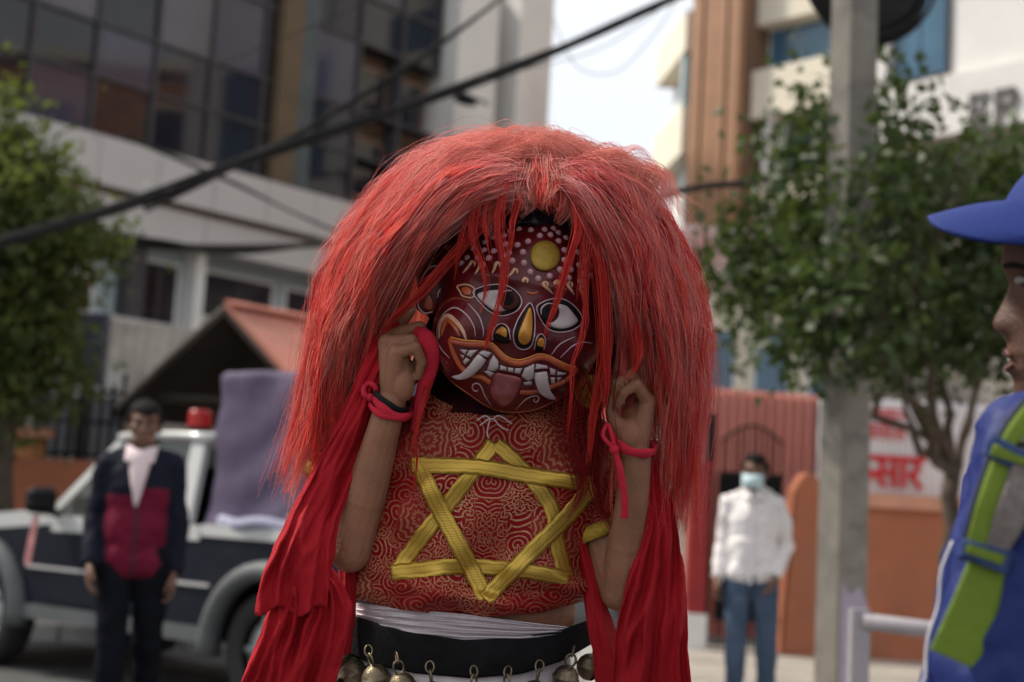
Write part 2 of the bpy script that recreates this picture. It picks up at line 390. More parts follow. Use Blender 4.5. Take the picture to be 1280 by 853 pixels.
# wing seen past the fins
FW = Facade((3.55, 33.2), (1, .12))
if np.dot(FW.n, -FW.A) < 0: FW.n = -FW.n
s_a, _ = FW.at(853, 100)
for z0, z1 in ((9.95, 11.1), (12.5, 13.5)):
    mesh('wing_band', FW.box(s_a, s_a + 2.2, z0, z1, -3, .15), M_cream, br)
mesh('wing_core', FW.box(s_a + .45, s_a + 2.2, 0, 13.4, -2.8, -.6), M_whitec, br)  # plain white stands in for sky reflection in the wing's lower glass
for q in range(3):
    mesh('wing_pane', FW.box(s_a + .04 + q * .72, s_a + .7 + q * .72, 11.1, 12.5, -.3, -.05), M_paleglass, br)
    mesh('wing_pane', FW.box(s_a + .26 + q * .6, s_a + .82 + q * .6, 8.4, 9.9, -.58, -.5), M_paleglass, br)
# white block with the sign band
mesh('white_block', FR.box(3.1, 9.5, 9.85, 17, -6, .5), M_whitec, br)
mesh('white_pilaster', FR.box(2.55, 3.55, 10.05, 17, -.4, .75), M_whitec, br)
mesh('lower_block', FR.box(3.1, 9.5, 0, 8.7, -6, .1), mat('plain_render', (.3, .27, .24), .8, .15, 1), br)
sg = mesh('sign_band', FR.box(3.0, 9.5, 8.7, 9.85, -6, .8), M_whitec, br)
for (s0, s1) in ((3.66, 4.75), (6.6, 7.8)):
    f = mesh('window', FR.box(s0 - .06, s1 + .06, 9.98, 13.4, .5, .56), M_mullion, br)
    for q in range(2):
        for j in range(2):
            a = lerp(s0, s1, q / 2) + .015; b = lerp(s0, s1, (q + 1) / 2) - .015
            mesh('pane', FR.box(a, b, 10.02 + j * 1.7, 11.66 + j * 1.7, .56, .58), M_blueglass, f)
M_letter = mat('sign_letter', (.14, .12, .12), .5, .1)
def fbar(fc, s0, z0, s1, z1, w, o):
    a, b = fc.pt(s0, z0, o), fc.pt(s1, z1, o); t = (b - a) / np.linalg.norm(b - a); nn = np.cross(t, fc.n)
    return obox(a - t * w / 2 - nn * w / 2, b - a + t * w, nn * w, fc.n * .06)
sl, zl = FR.at(1216, 158, .8); sr, _ = FR.at(1240, 158, .8); _, zt = FR.at(1217, 122, .8)
mbE = MB(); w = .1
for s0, z0, s1, z1 in [(sl, zl, sl, zt), (sl, zl, sr - .1, zl), (sl, zt, sr - .1, zt), (sl, (zl + zt) / 2, sr - .16, (zl + zt) / 2)]: mbE.add(*fbar(FR, s0, z0, s1, z1, w, .801))
mesh('letter_E', mbE, M_letter, sg)
s2, s3 = FR.at(1248, 160, .8)[0], FR.at(1270, 160, .8)[0]; zm = (zl + zt) / 2
mbR = MB(); rp = [(s2, zl), (s2, zt), (s3 - .06, zt), (s3, (zt + zm) / 2), (s3 - .06, zm), (s2, zm)]
for a, b in zip(rp[:-1], rp[1:]): mbR.add(*fbar(FR, a[0], a[1], b[0], b[1], w, .801))
mbR.add(*fbar(FR, s2 + .12, zm, s3, zl, w, .801)); mesh('letter_R', mbR, M_letter, sg)
# brick house along the street on the right: seen mirrored in the office glass
bb = thing('brick_building', 'orange brick building with cream window frames mirrored in the dark office glass', 'building', (19, 21, 0))
mesh('wall', obox((16, 12, 0), (8, 0, 0), (0, 20, 0), (0, 0, 15)), M_brick, bb)
for j in range(5):
    for k in range(4):
        f = mesh('window', obox((15.9, 13 + j * 4, 1.6 + k * 3.4), (.12, 0, 0), (0, 2, 0), (0, 0, 2.1)), M_cream, bb)
        mesh('pane', obox((15.87, 13.15 + j * 4, 1.75 + k * 3.4), (.03, 0, 0), (0, 1.7, 0), (0, 0, 1.8)), M_darkglass, f)
mesh('cornice', obox((15.7, 11.9, 15), (8.4, 0, 0), (0, 20.2, 0), (0, 0, .4)), M_cream, bb)

# ---------------------------------------------------------------- low things in front of the buildings, right
YW = 13.0
def wx(px, py, d=YW): return P(px, py, d)
xp0, xp1 = wx(984, 700)[0], wx(1019, 700)[0]
ow = thing('boundary_wall', 'orange painted boundary wall with paler coping and rounded gate pillar', 'wall', (6, YW, PZ))
mesh('wall', obox((xp1 + .02, YW, PZ), (12, 0, 0), (0, .22, 0), (0, 0, 1.36)), M_orange, ow)
for k in range(8):
    mesh('coping_stone', obox((xp1 + .02 + k * 1.5, YW - .05, PZ + 1.36), (1.485, 0, 0), (0, .32, 0), (0, 0, .13)), M_coping, ow)
pp = [(xp0 - .06, PZ), (xp1, PZ), (xp1, 1.62), (xp1 - .06, 1.72), (lerp(xp0, xp1, .5), 1.76), (xp0 + .08, 1.72), (xp0 + .02, 1.6)]
mesh('pillar', prism(np.array([(x, YW - .12, z) for x, z in pp]), np.zeros(3), np.array([0, .42, 0])), M_orange, ow)

ban = thing('banner', 'white banner with red Devanagari lettering above the orange wall', 'banner', (3.6, YW + .3, 1.6))
b0, b1 = wx(1022, 560, 13.3)[0], wx(1236, 560, 13.3)[0]
zb0, zb1 = 1.5, 2.5
nx, nz = 30, 12
gx, gz = np.meshgrid(np.linspace(b0, b1, nx), np.linspace(zb0, zb1, nz), indexing='ij')
gy = YW + .3 + .012 * np.sin(gx * 9) + .008 * np.sin(gz * 14 + gx * 3)
def make_banner_mat():
    m, nt, b = nodes_of('banner_cloth'); L = nt.links.new
    tc = nd(nt, 'ShaderNodeTexCoord'); mp = nd(nt, 'ShaderNodeMapping'); mp.inputs['Rotation'].default_value = (0, math.radians(45), 0); L(tc.outputs['Object'], mp.inputs['Vector'])
    bt = nd(nt, 'ShaderNodeTexChecker', Scale=26.0); bt.inputs['Color1'].default_value = (.66, .62, .62, 1); bt.inputs['Color2'].default_value = (.5, .46, .46, 1)
    L(mp.outputs['Vector'], bt.inputs['Vector']); L(bt.outputs['Color'], b.inputs['Base Color']); b.inputs['Roughness'].default_value = .7
    return m
clo = mesh('banner_cloth', (np.stack([gx, gy, gz], -1).reshape(-1, 3), gridf(nx, nz)), make_banner_mat(), ban, True); solid(clo, .004)
for xx in (b0 + .02, (b0 + b1) / 2, b1 - .02):
    mesh('banner_post', tube(np.array([(xx, YW + .38, PZ), (xx, YW + .38, 2.52)]), .025), M_blackmetal, ban)
M_bred = mat('banner_red', (.5, .03, .035), .7, .1)
def stroke(pts, w): return tube(np.array([(x, YW + .262, z) for x, z in pts]), w, 6, up=(0, -1, 0), flat=.3)
# letters drawn as strokes on a headline: half NA, SA, AA, RA
def glyph(ch, x, z, h):
    """strokes of one letter; x left edge, z baseline, h height of the body"""
    t = z + h; S = []
    if ch == 'half_na': S = [[(x + .30 * h, z + .55 * h), (x + .12 * h, z + .5 * h), (x + .08 * h, z + .32 * h), (x + .2 * h, z + .3 * h), (x + .3 * h, z + .5 * h)]]; wd = .38 * h
    elif ch == 'sa': S = [[(x + .12 * h, t), (x + .3 * h, t - .2 * h), (x + .24 * h, z + .5 * h), (x + .05 * h, z + .5 * h), (x + .2 * h, z + .3 * h), (x + .38 * h, z + .02 * h)], [(x + .26 * h, z + .5 * h), (x + .7 * h, z + .5 * h)], [(x + .7 * h, t), (x + .7 * h, z)]]; wd = .86 * h
    elif ch == 'aa': S = [[(x + .14 * h, t), (x + .14 * h, z)]]; wd = .3 * h
    elif ch == 'ra': S = [[(x + .14 * h, t), (x + .34 * h, t - .2 * h), (x + .3 * h, z + .55 * h), (x + .08 * h, z + .5 * h), (x + .26 * h, z + .28 * h), (x + .46 * h, z)]]; wd = .6 * h
    elif ch == 'na': S = [[(x + .5 * h, z + .55 * h), (x + .12 * h, z + .55 * h), (x + .12 * h, z + .35 * h), (x + .24 * h, z + .4 * h)], [(x + .52 * h, t), (x + .52 * h, z)]]; wd = .68 * h
    elif ch == 'ta': S = [[(x + .5 * h, z + .68 * h), (x + .2 * h, z + .62 * h), (x + .1 * h, z + .35 * h), (x + .26 * h, z + .05 * h)], [(x + .52 * h, t), (x + .52 * h, z)]]; wd = .68 * h
    return S, wd
def word(chars, x, z, h, w):
    x0 = x
    for ch in chars:
        S, wd = glyph(ch, x, z, h)
        mb = MB()
        for s in S: mb.add(*stroke(catmull(s, 5) if len(s) > 2 else s, w))
        mesh('letter', mb, M_bred, clo); x += wd
    mesh('headline', stroke([(x0, z + h), (x, z + h)], w), M_bred, clo)
xl = wx(1072, 600, 13.3)[0]
word(['sa', 'half_na', 'sa', 'aa', 'ra'], xl - .2, 1.68, .27, .026)
word(['na', 'ra', 'ta', 'aa', 'na', 'ra', 'sa'], xl - .15, 2.12, .13, .011)
word(['sa', 'ra', 'aa', 'ta', 'na', 'aa', 'ra', 'na'], xl - .05, 2.3, .1, .009)
word(['ta', 'na', 'aa', 'ra', 'sa', 'na', 'ta', 'aa', 'ra'], xl + .1, 1.54, .055, .006)

gt = thing('iron_gate', 'black sheet iron gate with upright bars, half hidden by the man in white', 'gate', (2.1, YW, PZ))
gx0, gx1 = wx(893, 700)[0], xp0 - .08
mesh('gate_panel', obox((gx0, YW + .05, PZ + .27), (gx1 - gx0, 0, 0), (0, .02, 0), (0, 0, 1.3)), M_blackmetal, gt)
nb = 11
for k in range(nb):
    t = k / (nb - 1); x = lerp(gx0 + .02, gx1 - .02, t); zt_ = 2.02 + .16 * math.sin(math.pi * t)
    mesh('gate_bar', tube(np.array([(x, YW + .03, PZ + .02), (x, YW + .03, zt_)]), .008, 6), M_blackmetal, gt)
for z in (PZ + .27, PZ + .9, PZ + 1.57): mesh('gate_rail', obox((gx0, YW - .005, z), (gx1 - gx0, 0, 0), (0, .03, 0), (0, 0, .04)), M_blackmetal, gt)
mesh('arch_rail', tube(np.array([(lerp(gx0, gx1, t), YW + .03, 2.0 + .16 * math.sin(math.pi * t)) for t in np.linspace(0, 1, 14)]), .014, 6), M_blackmetal, gt)
px0 = wx(886, 600)[0]
mesh('gate_post', obox((px0 - .04, YW - .02, PZ), (.075, 0, 0), (0, .075, 0), (0, 0, 2.13)), M_blackmetal, gt)
rp0, rp1 = wx(858, 700)[0], wx(880, 700)[0]
rp_ = thing('gate_pillar', 'red painted gate pillar with whitewashed foot beside the black gate', 'pillar', ((rp0 + rp1) / 2, YW, PZ))
mesh('shaft', obox((rp0, YW - .05, PZ + .32), (rp1 - rp0, 0, 0), (0, .25, 0), (0, 0, 1.3)), M_redpaint, rp_)
mesh('foot', obox((rp0 - .02, YW - .07, PZ), (rp1 - rp0 + .04, 0, 0), (0, .29, 0), (0, 0, .32)), M_whitec, rp_)
mesh('cap', obox((rp0 - .03, YW - .08, PZ + 1.62), (rp1 - rp0 + .06, 0, 0), (0, .31, 0), (0, 0, .06)), M_redpaint, rp_)
# hoarding of red ribbed sheet behind the gate
rs = thing('sheet_hoarding', 'faded red ribbed metal sheeting behind the black gate', 'hoarding', (2.2, 14.4, PZ))
hx0, hx1 = wx(862, 550, 14.4)[0], wx(1180, 550, 14.4)[0]
mbs = MB(); n = 27; xs = np.linspace(hx0, hx1, n * 4 + 1); prof = np.array([0, .07, .07, 0]);
top = lambda x: 2.62 - .05 * (x - hx0) / (hx1 - hx0)
V = [];
for i, x in enumerate(xs):
    y = 14.4 - prof[i % 4]; V += [(x, y, PZ + .02), (x, y, top(x))]
sh = mesh('ribbed_sheet', (np.array(V), [(2 * i, 2 * i + 2, 2 * i + 3, 2 * i + 1) for i in range(len(xs) - 1)]), M_redsheet, rs); solid(sh, .003)
for z in (.6, 1.6, 2.4): mesh('rail', obox((hx0, 14.43, z), (hx1 - hx0, 0, 0), (0, .05, 0), (0, 0, .06)), M_blackmetal, rs)
# pale shop wall left of the fins
ps = thing('shop_building', 'low pale shop front with a faded red fascia below the brown fins', 'building', (3, 26, 0))
q0, q1 = P(862, 300, 26)[0], P(960, 300, 26)[0]
mesh('wall', obox((q0, 26, 0), (q1 - q0 + 1.5, 0, 0), (0, 2, 0), (0, 0, 5.6)), M_cream, ps)
mesh('fascia', obox((q0 - .1, 25.8, 5.6), (q1 - q0 + 1.6, 0, 0), (0, 2.2, 0), (0, 0, 1.1)), mat('fascia', (.66, .5, .48), .7, .1, .8, dirt=(.55, .12, .1), dscale=1.4, damt=.7), ps)
for k in range(3):
    f = mesh('window', obox((q0 + .3 + k * 1.0, 25.94, 3.4), (.7, 0, 0), (0, .06, 0), (0, 0, 1.4)), M_whitec, ps)
    mesh('pane', obox((q0 + .36 + k * 1.0, 25.92, 3.46), (.58, 0, 0), (0, .02, 0), (0, 0, 1.28)), M_blueglass, f)

# far houses that close the street
fh = thing('far_house', 'distant pale house closing the street behind the dancer', 'building', (1.5, 46, 0))
mesh('wall', obox((-4, 46, 0), (9.5, 0, 0), (0, 6, 0), (0, 0, 8.2)), M_cream, fh)
for j in range(5):
    for k in range(2):
        f = mesh('window', obox((-3.3 + j * 1.8, 45.92, 2 + k * 3), (1.0, 0, 0), (0, .08, 0), (0, 0, 1.5)), M_brown, fh); mesh('pane', obox((-3.22 + j * 1.8, 45.9, 2.08 + k * 3), (.84, 0, 0), (0, .02, 0), (0, 0, 1.34)), M_darkglass, f)
mesh('roof', prism(np.array([(-4.3, 45.7, 8.2), (5.8, 45.7, 8.2), (5.8, 49, 9.0), (-4.3, 49, 9.0)]), np.zeros(3), np.array([0, 0, .15])), M_brown, fh)

# ---------------------------------------------------------------- utility pole with cable coil
pb, pt_ = ground(1050, 930), None
dpol = 8.0
pole_pts = np.array([P(1046, 960, dpol), P(1049, 853, dpol), P(1056, 426, dpol), P(1067, 0, dpol), P(1075, -330, dpol)])
base = pole_pts[1] + (pole_pts[1] - pole_pts[2]) * ((pole_pts[1][2] - PZ) / (pole_pts[2][2] - pole_pts[1][2]))
topp = pole_pts[3] + (pole_pts[3] - pole_pts[2]) * 1.3
up_ = thing('utility_pole', 'weathered square concrete utility pole with black graffiti', 'pole', base)
ax = (topp - base); hgt = np.linalg.norm(ax); ax /= hgt
rows_ = []; nz = 40; hw0, hw1 = .118, .098
for k in range(nz):
    t = k / (nz - 1); c = base + ax * hgt * t; h = lerp(hw0, hw1, t); bv = h * .82
    ex, ey = np.array([math.cos(.5), math.sin(.5), 0]), np.array([-math.sin(.5), math.cos(.5), 0])
    ring = [(-h, -bv), (-bv, -h), (bv, -h), (h, -bv), (h, bv), (bv, h), (-bv, h), (-h, bv)]
    rows_.append([c + ex * a * .93 + ey * b * .93 for a, b in ring])
V = np.array(rows_).reshape(-1, 3); F = gridf(nz, 8, False, True) + [tuple(range(8)), tuple(range((nz - 1) * 8, nz * 8))]
mesh('shaft', (V, F), M_concrete, up_)
M_graf = mat('graffiti_paint', (.15, .14, .128), .8, .3, 12)
fx, fy = ex, ey; 
def onpole(u, z):   # front-right face
    t = (z - base[2]) / (topp[2] - base[2]); h = lerp(hw0, hw1, t) * .93
    return base + ax * hgt * t - fy * (h + .003) + fx * u
for z0, pts in [(1.25, [(-.07, .02), (.0, .05), (.03, .0), (.08, .05)]), (1.5, [(-.08, .06), (-.02, .03), (.02, .09), (.08, .05)]), (1.02, [(-.06, .03), (.0, .015), (.07, .03), (.05, .07)]), (1.72, [(-.07, .02), (-.02, .08), (.03, .03), (.08, .07)])]:
    mesh('graffiti', tube(np.array([onpole(u * .75, z0 + v) for u, v in catmull(pts, 4)]), .008, 5, up=-fy, flat=.15), M_graf, up_)
mesh('purple_base_paint', prism(np.array([onpole(u, z) - fy * .001 for u, z in [(-.1, .3), (.08, .3), (.09, .85), (.03, .95), (-.04, .9), (-.1, .98)]]), np.zeros(3), fy * .002), mat('lilac_paint', (.3, .26, .34), .8, .15), up_)
coil = thing('cable_coil', 'coil of black cable hung high on the concrete pole', 'cable', P(1085, 60, 8.2))
for k in range(9):
    cpt = P(1086 + random.uniform(-5, 5), -25 + random.uniform(-6, 4), 8.22 + .02 * k); rr = .34 + random.uniform(-.03, .025)
    ang = np.linspace(0, 2 * math.pi, 48, endpoint=False); wob = 1 + .02 * np.sin(ang * 3 + k)
    mesh('cable_loop', tube(np.array([cpt + np.array([math.cos(a) * rr * 1.02 * w_, .015 * math.sin(2 * a + k), math.sin(a) * rr * w_]) for a, w_ in zip(ang, wob)]), .013, 6, closed=True), M_rubber, coil, True)
mesh('cable_tie', tube(np.array([P(1086, -25 + 285 * .0, 8.1) + np.array([0, 0, -.3 - .12 * t]) for t in np.linspace(0, 1, 6)]), .02, 6), M_rubber, coil)
cc = P(1086, -25, 8.28)
mesh('junction_drum', (lambda a: (np.concatenate([[cc + np.array([math.cos(t) * .3, y, math.sin(t) * .3]) for t in a] for y in (-.02, .06)]), gridf(2, 40, False, True) + [tuple(range(40)), tuple(range(40, 80))]))(np.linspace(0, 2 * math.pi, 40, endpoint=False)), M_rubber, coil)

# ---------------------------------------------------------------- pavement hand rail
hr = thing('hand_rail', 'grey painted tubular hand rail on the pavement edge', 'rail', P(1072, 900, 5.6) * np.array([1, 1, 0]) + np.array([0, 0, PZ]))
M_railp = mat('rail_paint', (.27, .25, .27), .55, .15, 6, .1, dirt=(.2, .18, .18), dscale=4)
pb_ = P(1072, 853, 5.6); pt2 = P(1074, 762, 5.6)
for dx in (0, 1.6):
    mesh('post', (lambda V, F: (V, F))(*obox((pb_[0] - .036 + dx, pb_[1] - .036, PZ), (.072, 0, 0), (0, .072, 0), (0, 0, pt2[2] - PZ))), M_railp, hr)
r0_, r1_ = P(1084, 777, 5.6), P(1360, 812, 5.6)
mesh('rail', tube(np.array([r0_ - [0.02, 0, 0], r1_]), .033, 12), M_railp, hr, True)

# ---------------------------------------------------------------- left side: low wall, fence, sheds
lw = thing('garden_wall', 'low orange garden wall behind the parked pickup', 'wall', (-5, 13.4, PZ))
w0, w1 = P(-140, 600, 13.4)[0], P(330, 600, 13.4)[0]; zt1 = P(50, 573, 13.4)[2]
mesh('wall', obox((w0, 13.4, PZ), (w1 - w0, 0, 0), (0, .22, 0), (0, 0, zt1 - PZ)), M_orange, lw)
gp = thing('brick_pillar', 'short brick pillar with flat cap on the orange garden wall', 'pillar', (P(22, 570, 14.2)[0], 14.2, PZ))
p0, p1 = P(0, 550, 14.2), P(48, 550, 14.2)
mesh('shaft', obox((p0[0], 14.1, PZ), (p1[0] - p0[0], 0, 0), (0, .38, 0), (0, 0, p0[2] + .05 - PZ)), M_brick, gp)
mesh('cap', obox((p0[0] - .06, 14.04, p0[2] + .05), (p1[0] - p0[0] + .12, 0, 0), (0, .5, 0), (0, 0, .09)), M_coping, gp)
fe = thing('iron_fence', 'dark iron fence of upright bars in front of a pale wall', 'fence', (-4.5, 14.6, PZ))
f0, f1 = P(45, 520, 14.6)[0], P(150, 520, 14.6)[0]; ztf = P(90, 478, 14.6)[2]
for k in range(9):
    x = lerp(f0, f1, k / 8); mesh('bar', obox((x, 14.6, PZ), (.035, 0, 0), (0, .035, 0), (0, 0, ztf - PZ + (.12 if k % 4 == 0 else 0))), M_blackmetal, fe)
for z in (1.55, 1.9, ztf - .1): mesh('rail', obox((f0, 14.59, z), (f1 - f0, 0, 0), (0, .055, 0), (0, 0, .04)), M_blackmetal, fe)
pw = thing('pale_house', 'pale wall with grey window behind the dark iron fence', 'building', (-4.6, 16.5, PZ))
g0, g1 = P(30, 520, 16.5)[0], P(150, 520, 16.5)[0]
mesh('wall', obox((g0, 16.5, PZ), (g1 - g0, 0, 0), (0, 1.5, 0), (0, 0, 2.6)), mat('pale_wall', (.4, .38, .36), .8, .2, 1.5), pw)
for k in range(2):
    f = mesh('window', obox((g0 + .2 + k * .55, 16.46, 1.6), (.42, 0, 0), (0, .04, 0), (0, 0, .7)), M_mullion, pw); mesh('pane', obox((g0 + .24 + k * .55, 16.44, 1.64), (.34, 0, 0), (0, .02, 0), (0, 0, .62)), M_darkglass, f)
bx = thing('sign_box', 'dark blue box sign on a post beside the leafy tree', 'sign', (P(108, 480, 15)[0], 15, PZ))
s0, s1 = P(84, 480, 15), P(132, 392, 15)
mesh('sign_case', obox((s0[0], 14.9, s0[2]), (s1[0] - s0[0], 0, 0), (0, .22, 0), (0, 0, s1[2] - s0[2])), mat('navy_sign', (.035, .035, .06), .5, .15), bx)
mesh('sign_post', obox(((s0[0] + s1[0]) / 2 - .04, 14.97, PZ), (.08, 0, 0), (0, .08, 0), (0, 0, s0[2] - PZ)), M_blackmetal, bx)

# lean-to of weathered sheeting
lt = thing('lean_to', 'weathered grey sheet lean-to roof under the office building', 'shed', (-4.6, 17, PZ))
c0, c1, c2, c3 = P(128, 402, 18.5), P(262, 418, 18.5), P(235, 520, 16.5), P(120, 520, 16.5)
nr = 9; mbl = MB()
for k in range(nr):
    t0, t1 = k / nr, (k + .97) / nr
    a, b, c, d = lerp(c0, c1, t0), lerp(c0, c1, t1), lerp(c3, c2, t1), lerp(c3, c2, t0)
    nn = np.cross(b - a, d - a); nn /= np.linalg.norm(nn)
    if nn[1] > 0: nn = -nn
    mesh('roof_sheet', prism(np.array([a, b, c, d]), np.zeros(3), nn * (.03 + .02 * (k % 2))), M_greyroof, lt)
mesh('wall', obox((c3[0], 17.2, PZ), (c2[0] - c3[0], 0, 0), (0, 1.4, 0), (0, 0, c3[2] - PZ - .1)), M_greyroof, lt)
# gabled shed with red roof
gs = thing('gabled_shed', 'open shed with steep gable and faded red sheet roof', 'shed', (-2.9, 14.5, PZ))
apx = P(280, 384, 14.0); le = P(146, 508, 14.6); re_ = P(346, 458, 13.4)
back = FL.e * 5.0; apb, leb, reb = apx + back, le + back, re_ + back
re2 = apx + (re_ - apx) * 1.9; reb2 = re2 + back; le2 = apx + (le - apx) * 1.05; leb2 = le2 + back
M_roofred = mat('roof_red', (.47, .18, .13), .65, .12, 2.2, .2, 25, dirt=(.3, .17, .14), dscale=1.2)
def slab(a, b, c, d, t, m, nm, par):
    nn = np.cross(b - a, d - a); nn /= np.linalg.norm(nn)
    if nn[2] < 0: nn = -nn
    return mesh(nm, prism(np.array([a, b, c, d]), np.zeros(3), nn * t), m, par)
for k in range(6):
    slab(apx + back * k / 6, apx + back * (k + .985) / 6, re2 + back * (k + .985) / 6, re2 + back * k / 6, .05 + .012 * (k % 2), M_roofred, 'roof_sheet', gs)
slab(apx, apb, leb2, le2, .03, M_greyroof, 'roof_slope', gs)
slab(apx - (0, 0, .07), apb - (0, 0, .07), leb2 - (0, 0, .07), le2 - (0, 0, .07), .035, mat('underside_shade', (.05, .04, .035), .9, .3, 2), 'underside_shade', gs)  # added dark layer: shade under the left slope put into colour
slab(apx - (0, 0, .07), apb - (0, 0, .07), reb2 - (0, 0, .07), re2 - (0, 0, .07), .05, mat('underside_shade_right', (.05, .04, .035), .9, .3, 2), 'underside_shade', gs)  # same painted underside shade for the right slope
slab(apx + (0, 0, .05), apx + back + (0, 0, .05), apx + back + (.12, -.1, .0), apx + (.12, -.1, .0), .03, M_roofred, 'ridge_cap', gs)
dk = mat('shed_dark_timber', (.06, .048, .04), .9, .3, 2)
gb = apx + back * .55; mesh('back_wall', prism(np.array([gb + (0, 0, -.05), gb + (le - apx) * .95, np.array([*(gb + (le - apx) * .95)[:2], PZ]), np.array([*(gb + (re2 - apx) * .95)[:2], PZ]), gb + (re2 - apx) * .95]), np.zeros(3), FL.e * .1), dk, gs)
for q, pz in ((le2 + (apx - le2) * .06, 0), (re2 + (apx - re2) * .05, 0)):
    for bk in (0.06, .95):
        z1 = (q + back * bk)[2] - .05; pnt = q + back * bk; mesh('post', obox((pnt[0] - .05, pnt[1] - .05, PZ), (.1, 0, 0), (0, .1, 0), (0, 0, z1 - PZ)), dk, gs)
mesh('tie_beam', tube(np.array([lerp(apx, le2, .75) + back * .05 - (0, 0, .1), lerp(apx, re2, .75) + back * .05 - (0, 0, .1)]), .05, 6), dk, gs)

# ---------------------------------------------------------------- overhead cables
def cable(nm, label, pts, r, strands=1, spread=0.0):
    """pts: sight points (px, py, depth)"""
    W = np.array([P(a, b, c) for a, b, c in pts]); W = catmull(W, 14); root = thing(nm, label, 'cable', W[len(W) // 2])
    T, N, B = frames(W); L = np.arange(len(W))
    for k in range(strands):
        ph = 2 * math.pi * k / max(strands, 1); off = spread * (1 + .3 * math.sin(k * 5))
        wv = W + off * (np.cos(ph + L * .11)[:, None] * N + np.sin(ph + L * .11)[:, None] * B) + (np.array([0, 0, 1]) * (spread * 1.2 * np.sin(L * .09 + k * 1.7))[:, None])
        mesh('wire', tube(wv, r * (1 - .12 * (k % 3)), 7), M_rubber, root, True)
    return root
cable('cable_bundle', 'thick sagging bundle of black overhead cables across the street', [(-160, 345, 10.4), (0, 304, 10.8), (180, 250, 11.4), (330, 192, 12), (520, 128, 12.8), (700, 62, 13.6), (850, -4, 14.2), (1010, -75, 15)], .018, 6, .019)
cable('cable_pair', 'twin overhead cables that cross above the thick black bundle', [(180, 262, 13), (300, 205, 13.2), (400, 150, 13.4), (520, 75, 13.7), (622, 2, 14), (740, -90, 14.4)], .019, 3, .024)
cable('thin_cable', 'thin slack cable hanging in front of the white panelled band', [(110, 296, 13), (200, 305, 13), (290, 315, 13.2), (400, 303, 13.6), (520, 300, 14)], .022, 2, .02)
cable('thin_cable', 'thin cable slanting down across the white panelled band', [(150, 170, 15), (290, 230, 15), (360, 262, 15), (450, 300, 15)], .012, 2, .02)
cable('thin_cable', 'dark cable running into the leaves right of the red wig', [(-60, 300, 16), (250, 310, 14.5), (480, 300, 13), (700, 275, 12), (822, 246, 12), (880, 234, 12), (950, 226, 12), (1040, 190, 11.5), (1068, 120, 9)], .03, 2, .012)
cable('thin_cable', 'hair thin wire faint against the white sky', [(640, 90, 18), (740, 65, 18), (800, 30, 18), (850, -10, 18)], .007)
cable('thin_cable', 'faint looping wire dropping from the cable bundle in the sky', [(690, 20, 17), (720, 82, 17), (770, 90, 17), (820, 40, 17), (850, -10, 17)], .006)
cable('thin_cable', 'faint steep wire in front of the grey glass panes', [(0, 205, 16), (140, 135, 16), (300, 70, 16), (420, 20, 16), (480, -10, 16)], .008)
# ================================================================ trees
def leaf_mat(name, a, b, tr):
    m, nt, bs = nodes_of(name); L = nt.links.new
    at = nd(nt, 'ShaderNodeVertexColor', layer_name='tint'); mx = nd(nt, 'ShaderNodeMix', data_type='RGBA'); mx.inputs['A'].default_value = c4(a); mx.inputs['B'].default_value = c4(b)
    L(at.outputs['Color'], mx.inputs['Factor']); L(mx.outputs['Result'], bs.inputs['Base Color']); bs.inputs['Roughness'].default_value = .5; bs.inputs['Specular IOR Level'].default_value = .28
    t = nd(nt, 'ShaderNodeBsdfTranslucent'); t.inputs['Color'].default_value = c4(tr); ms = nd(nt, 'ShaderNodeMixShader'); ms.inputs[0].default_value = .3
    out = [n for n in nt.nodes if n.type == 'OUTPUT_MATERIAL'][0]; L(bs.outputs[0], ms.inputs[1]); L(t.outputs[0], ms.inputs[2]); L(ms.outputs[0], out.inputs[0])
    return m
def leaves(blobs, n, size, clumps, seed):
    """folded leaf blades gathered in clumps through the volume of several ellipsoids; returns V, F(tris), tint"""
    g = np.random.default_rng(seed); vol = np.array([np.prod(b[1]) for b in blobs]) ** .8; vol /= vol.sum()
    cid = g.choice(len(blobs), clumps, p=vol); d = g.normal(size=(clumps, 3)); d /= np.linalg.norm(d, axis=1)[:, None]
    rr = g.uniform(.25, 1, clumps) ** .45
    cc = np.array([blobs[i][0] for i in cid]) + d * rr[:, None] * np.array([blobs[i][1] for i in cid])
    cs = g.uniform(.5, 1.3, clumps); ct = g.uniform(0, 1, clumps)
    k = g.integers(0, clumps, n); pos = cc[k] + g.normal(size=(n, 3)) * (size * 1.55 * cs[k])[:, None]
    t = g.normal(size=(n, 3)); t[:, 2] -= .35; t /= np.linalg.norm(t, axis=1)[:, None]
    u = g.normal(size=(n, 3)); u[:, 2] += .8; s = np.cross(t, u); s /= np.linalg.norm(s, axis=1)[:, None]; nn = np.cross(s, t)
    ln = size * g.uniform(.6, 1.25, n)[:, None]; wd = ln * g.uniform(.26, .36, n)[:, None]
    b = pos; tip = pos + t * ln - nn * ln * .12; m1 = pos + t * ln * .5 + s * wd + nn * ln * .1; m2 = pos + t * ln * .5 - s * wd + nn * ln * .1; mid = pos + t * ln * .52
    V = np.stack([b, m1, tip, m2, mid], 1).reshape(-1, 3); i = np.arange(n)[:, None] * 5
    F = np.concatenate([i + [0, 1, 4], i + [1, 2, 4], i + [2, 3, 4], i + [3, 0, 4]], 0)
    tint = np.repeat(np.clip(ct[k] * .7 + g.uniform(0, .35, n), 0, 1), 5)
    return V, F, np.stack([tint] * 3, 1)
M_bark = mat('bark', (.085, .065, .05), .9, .35, 9, .6, 40)
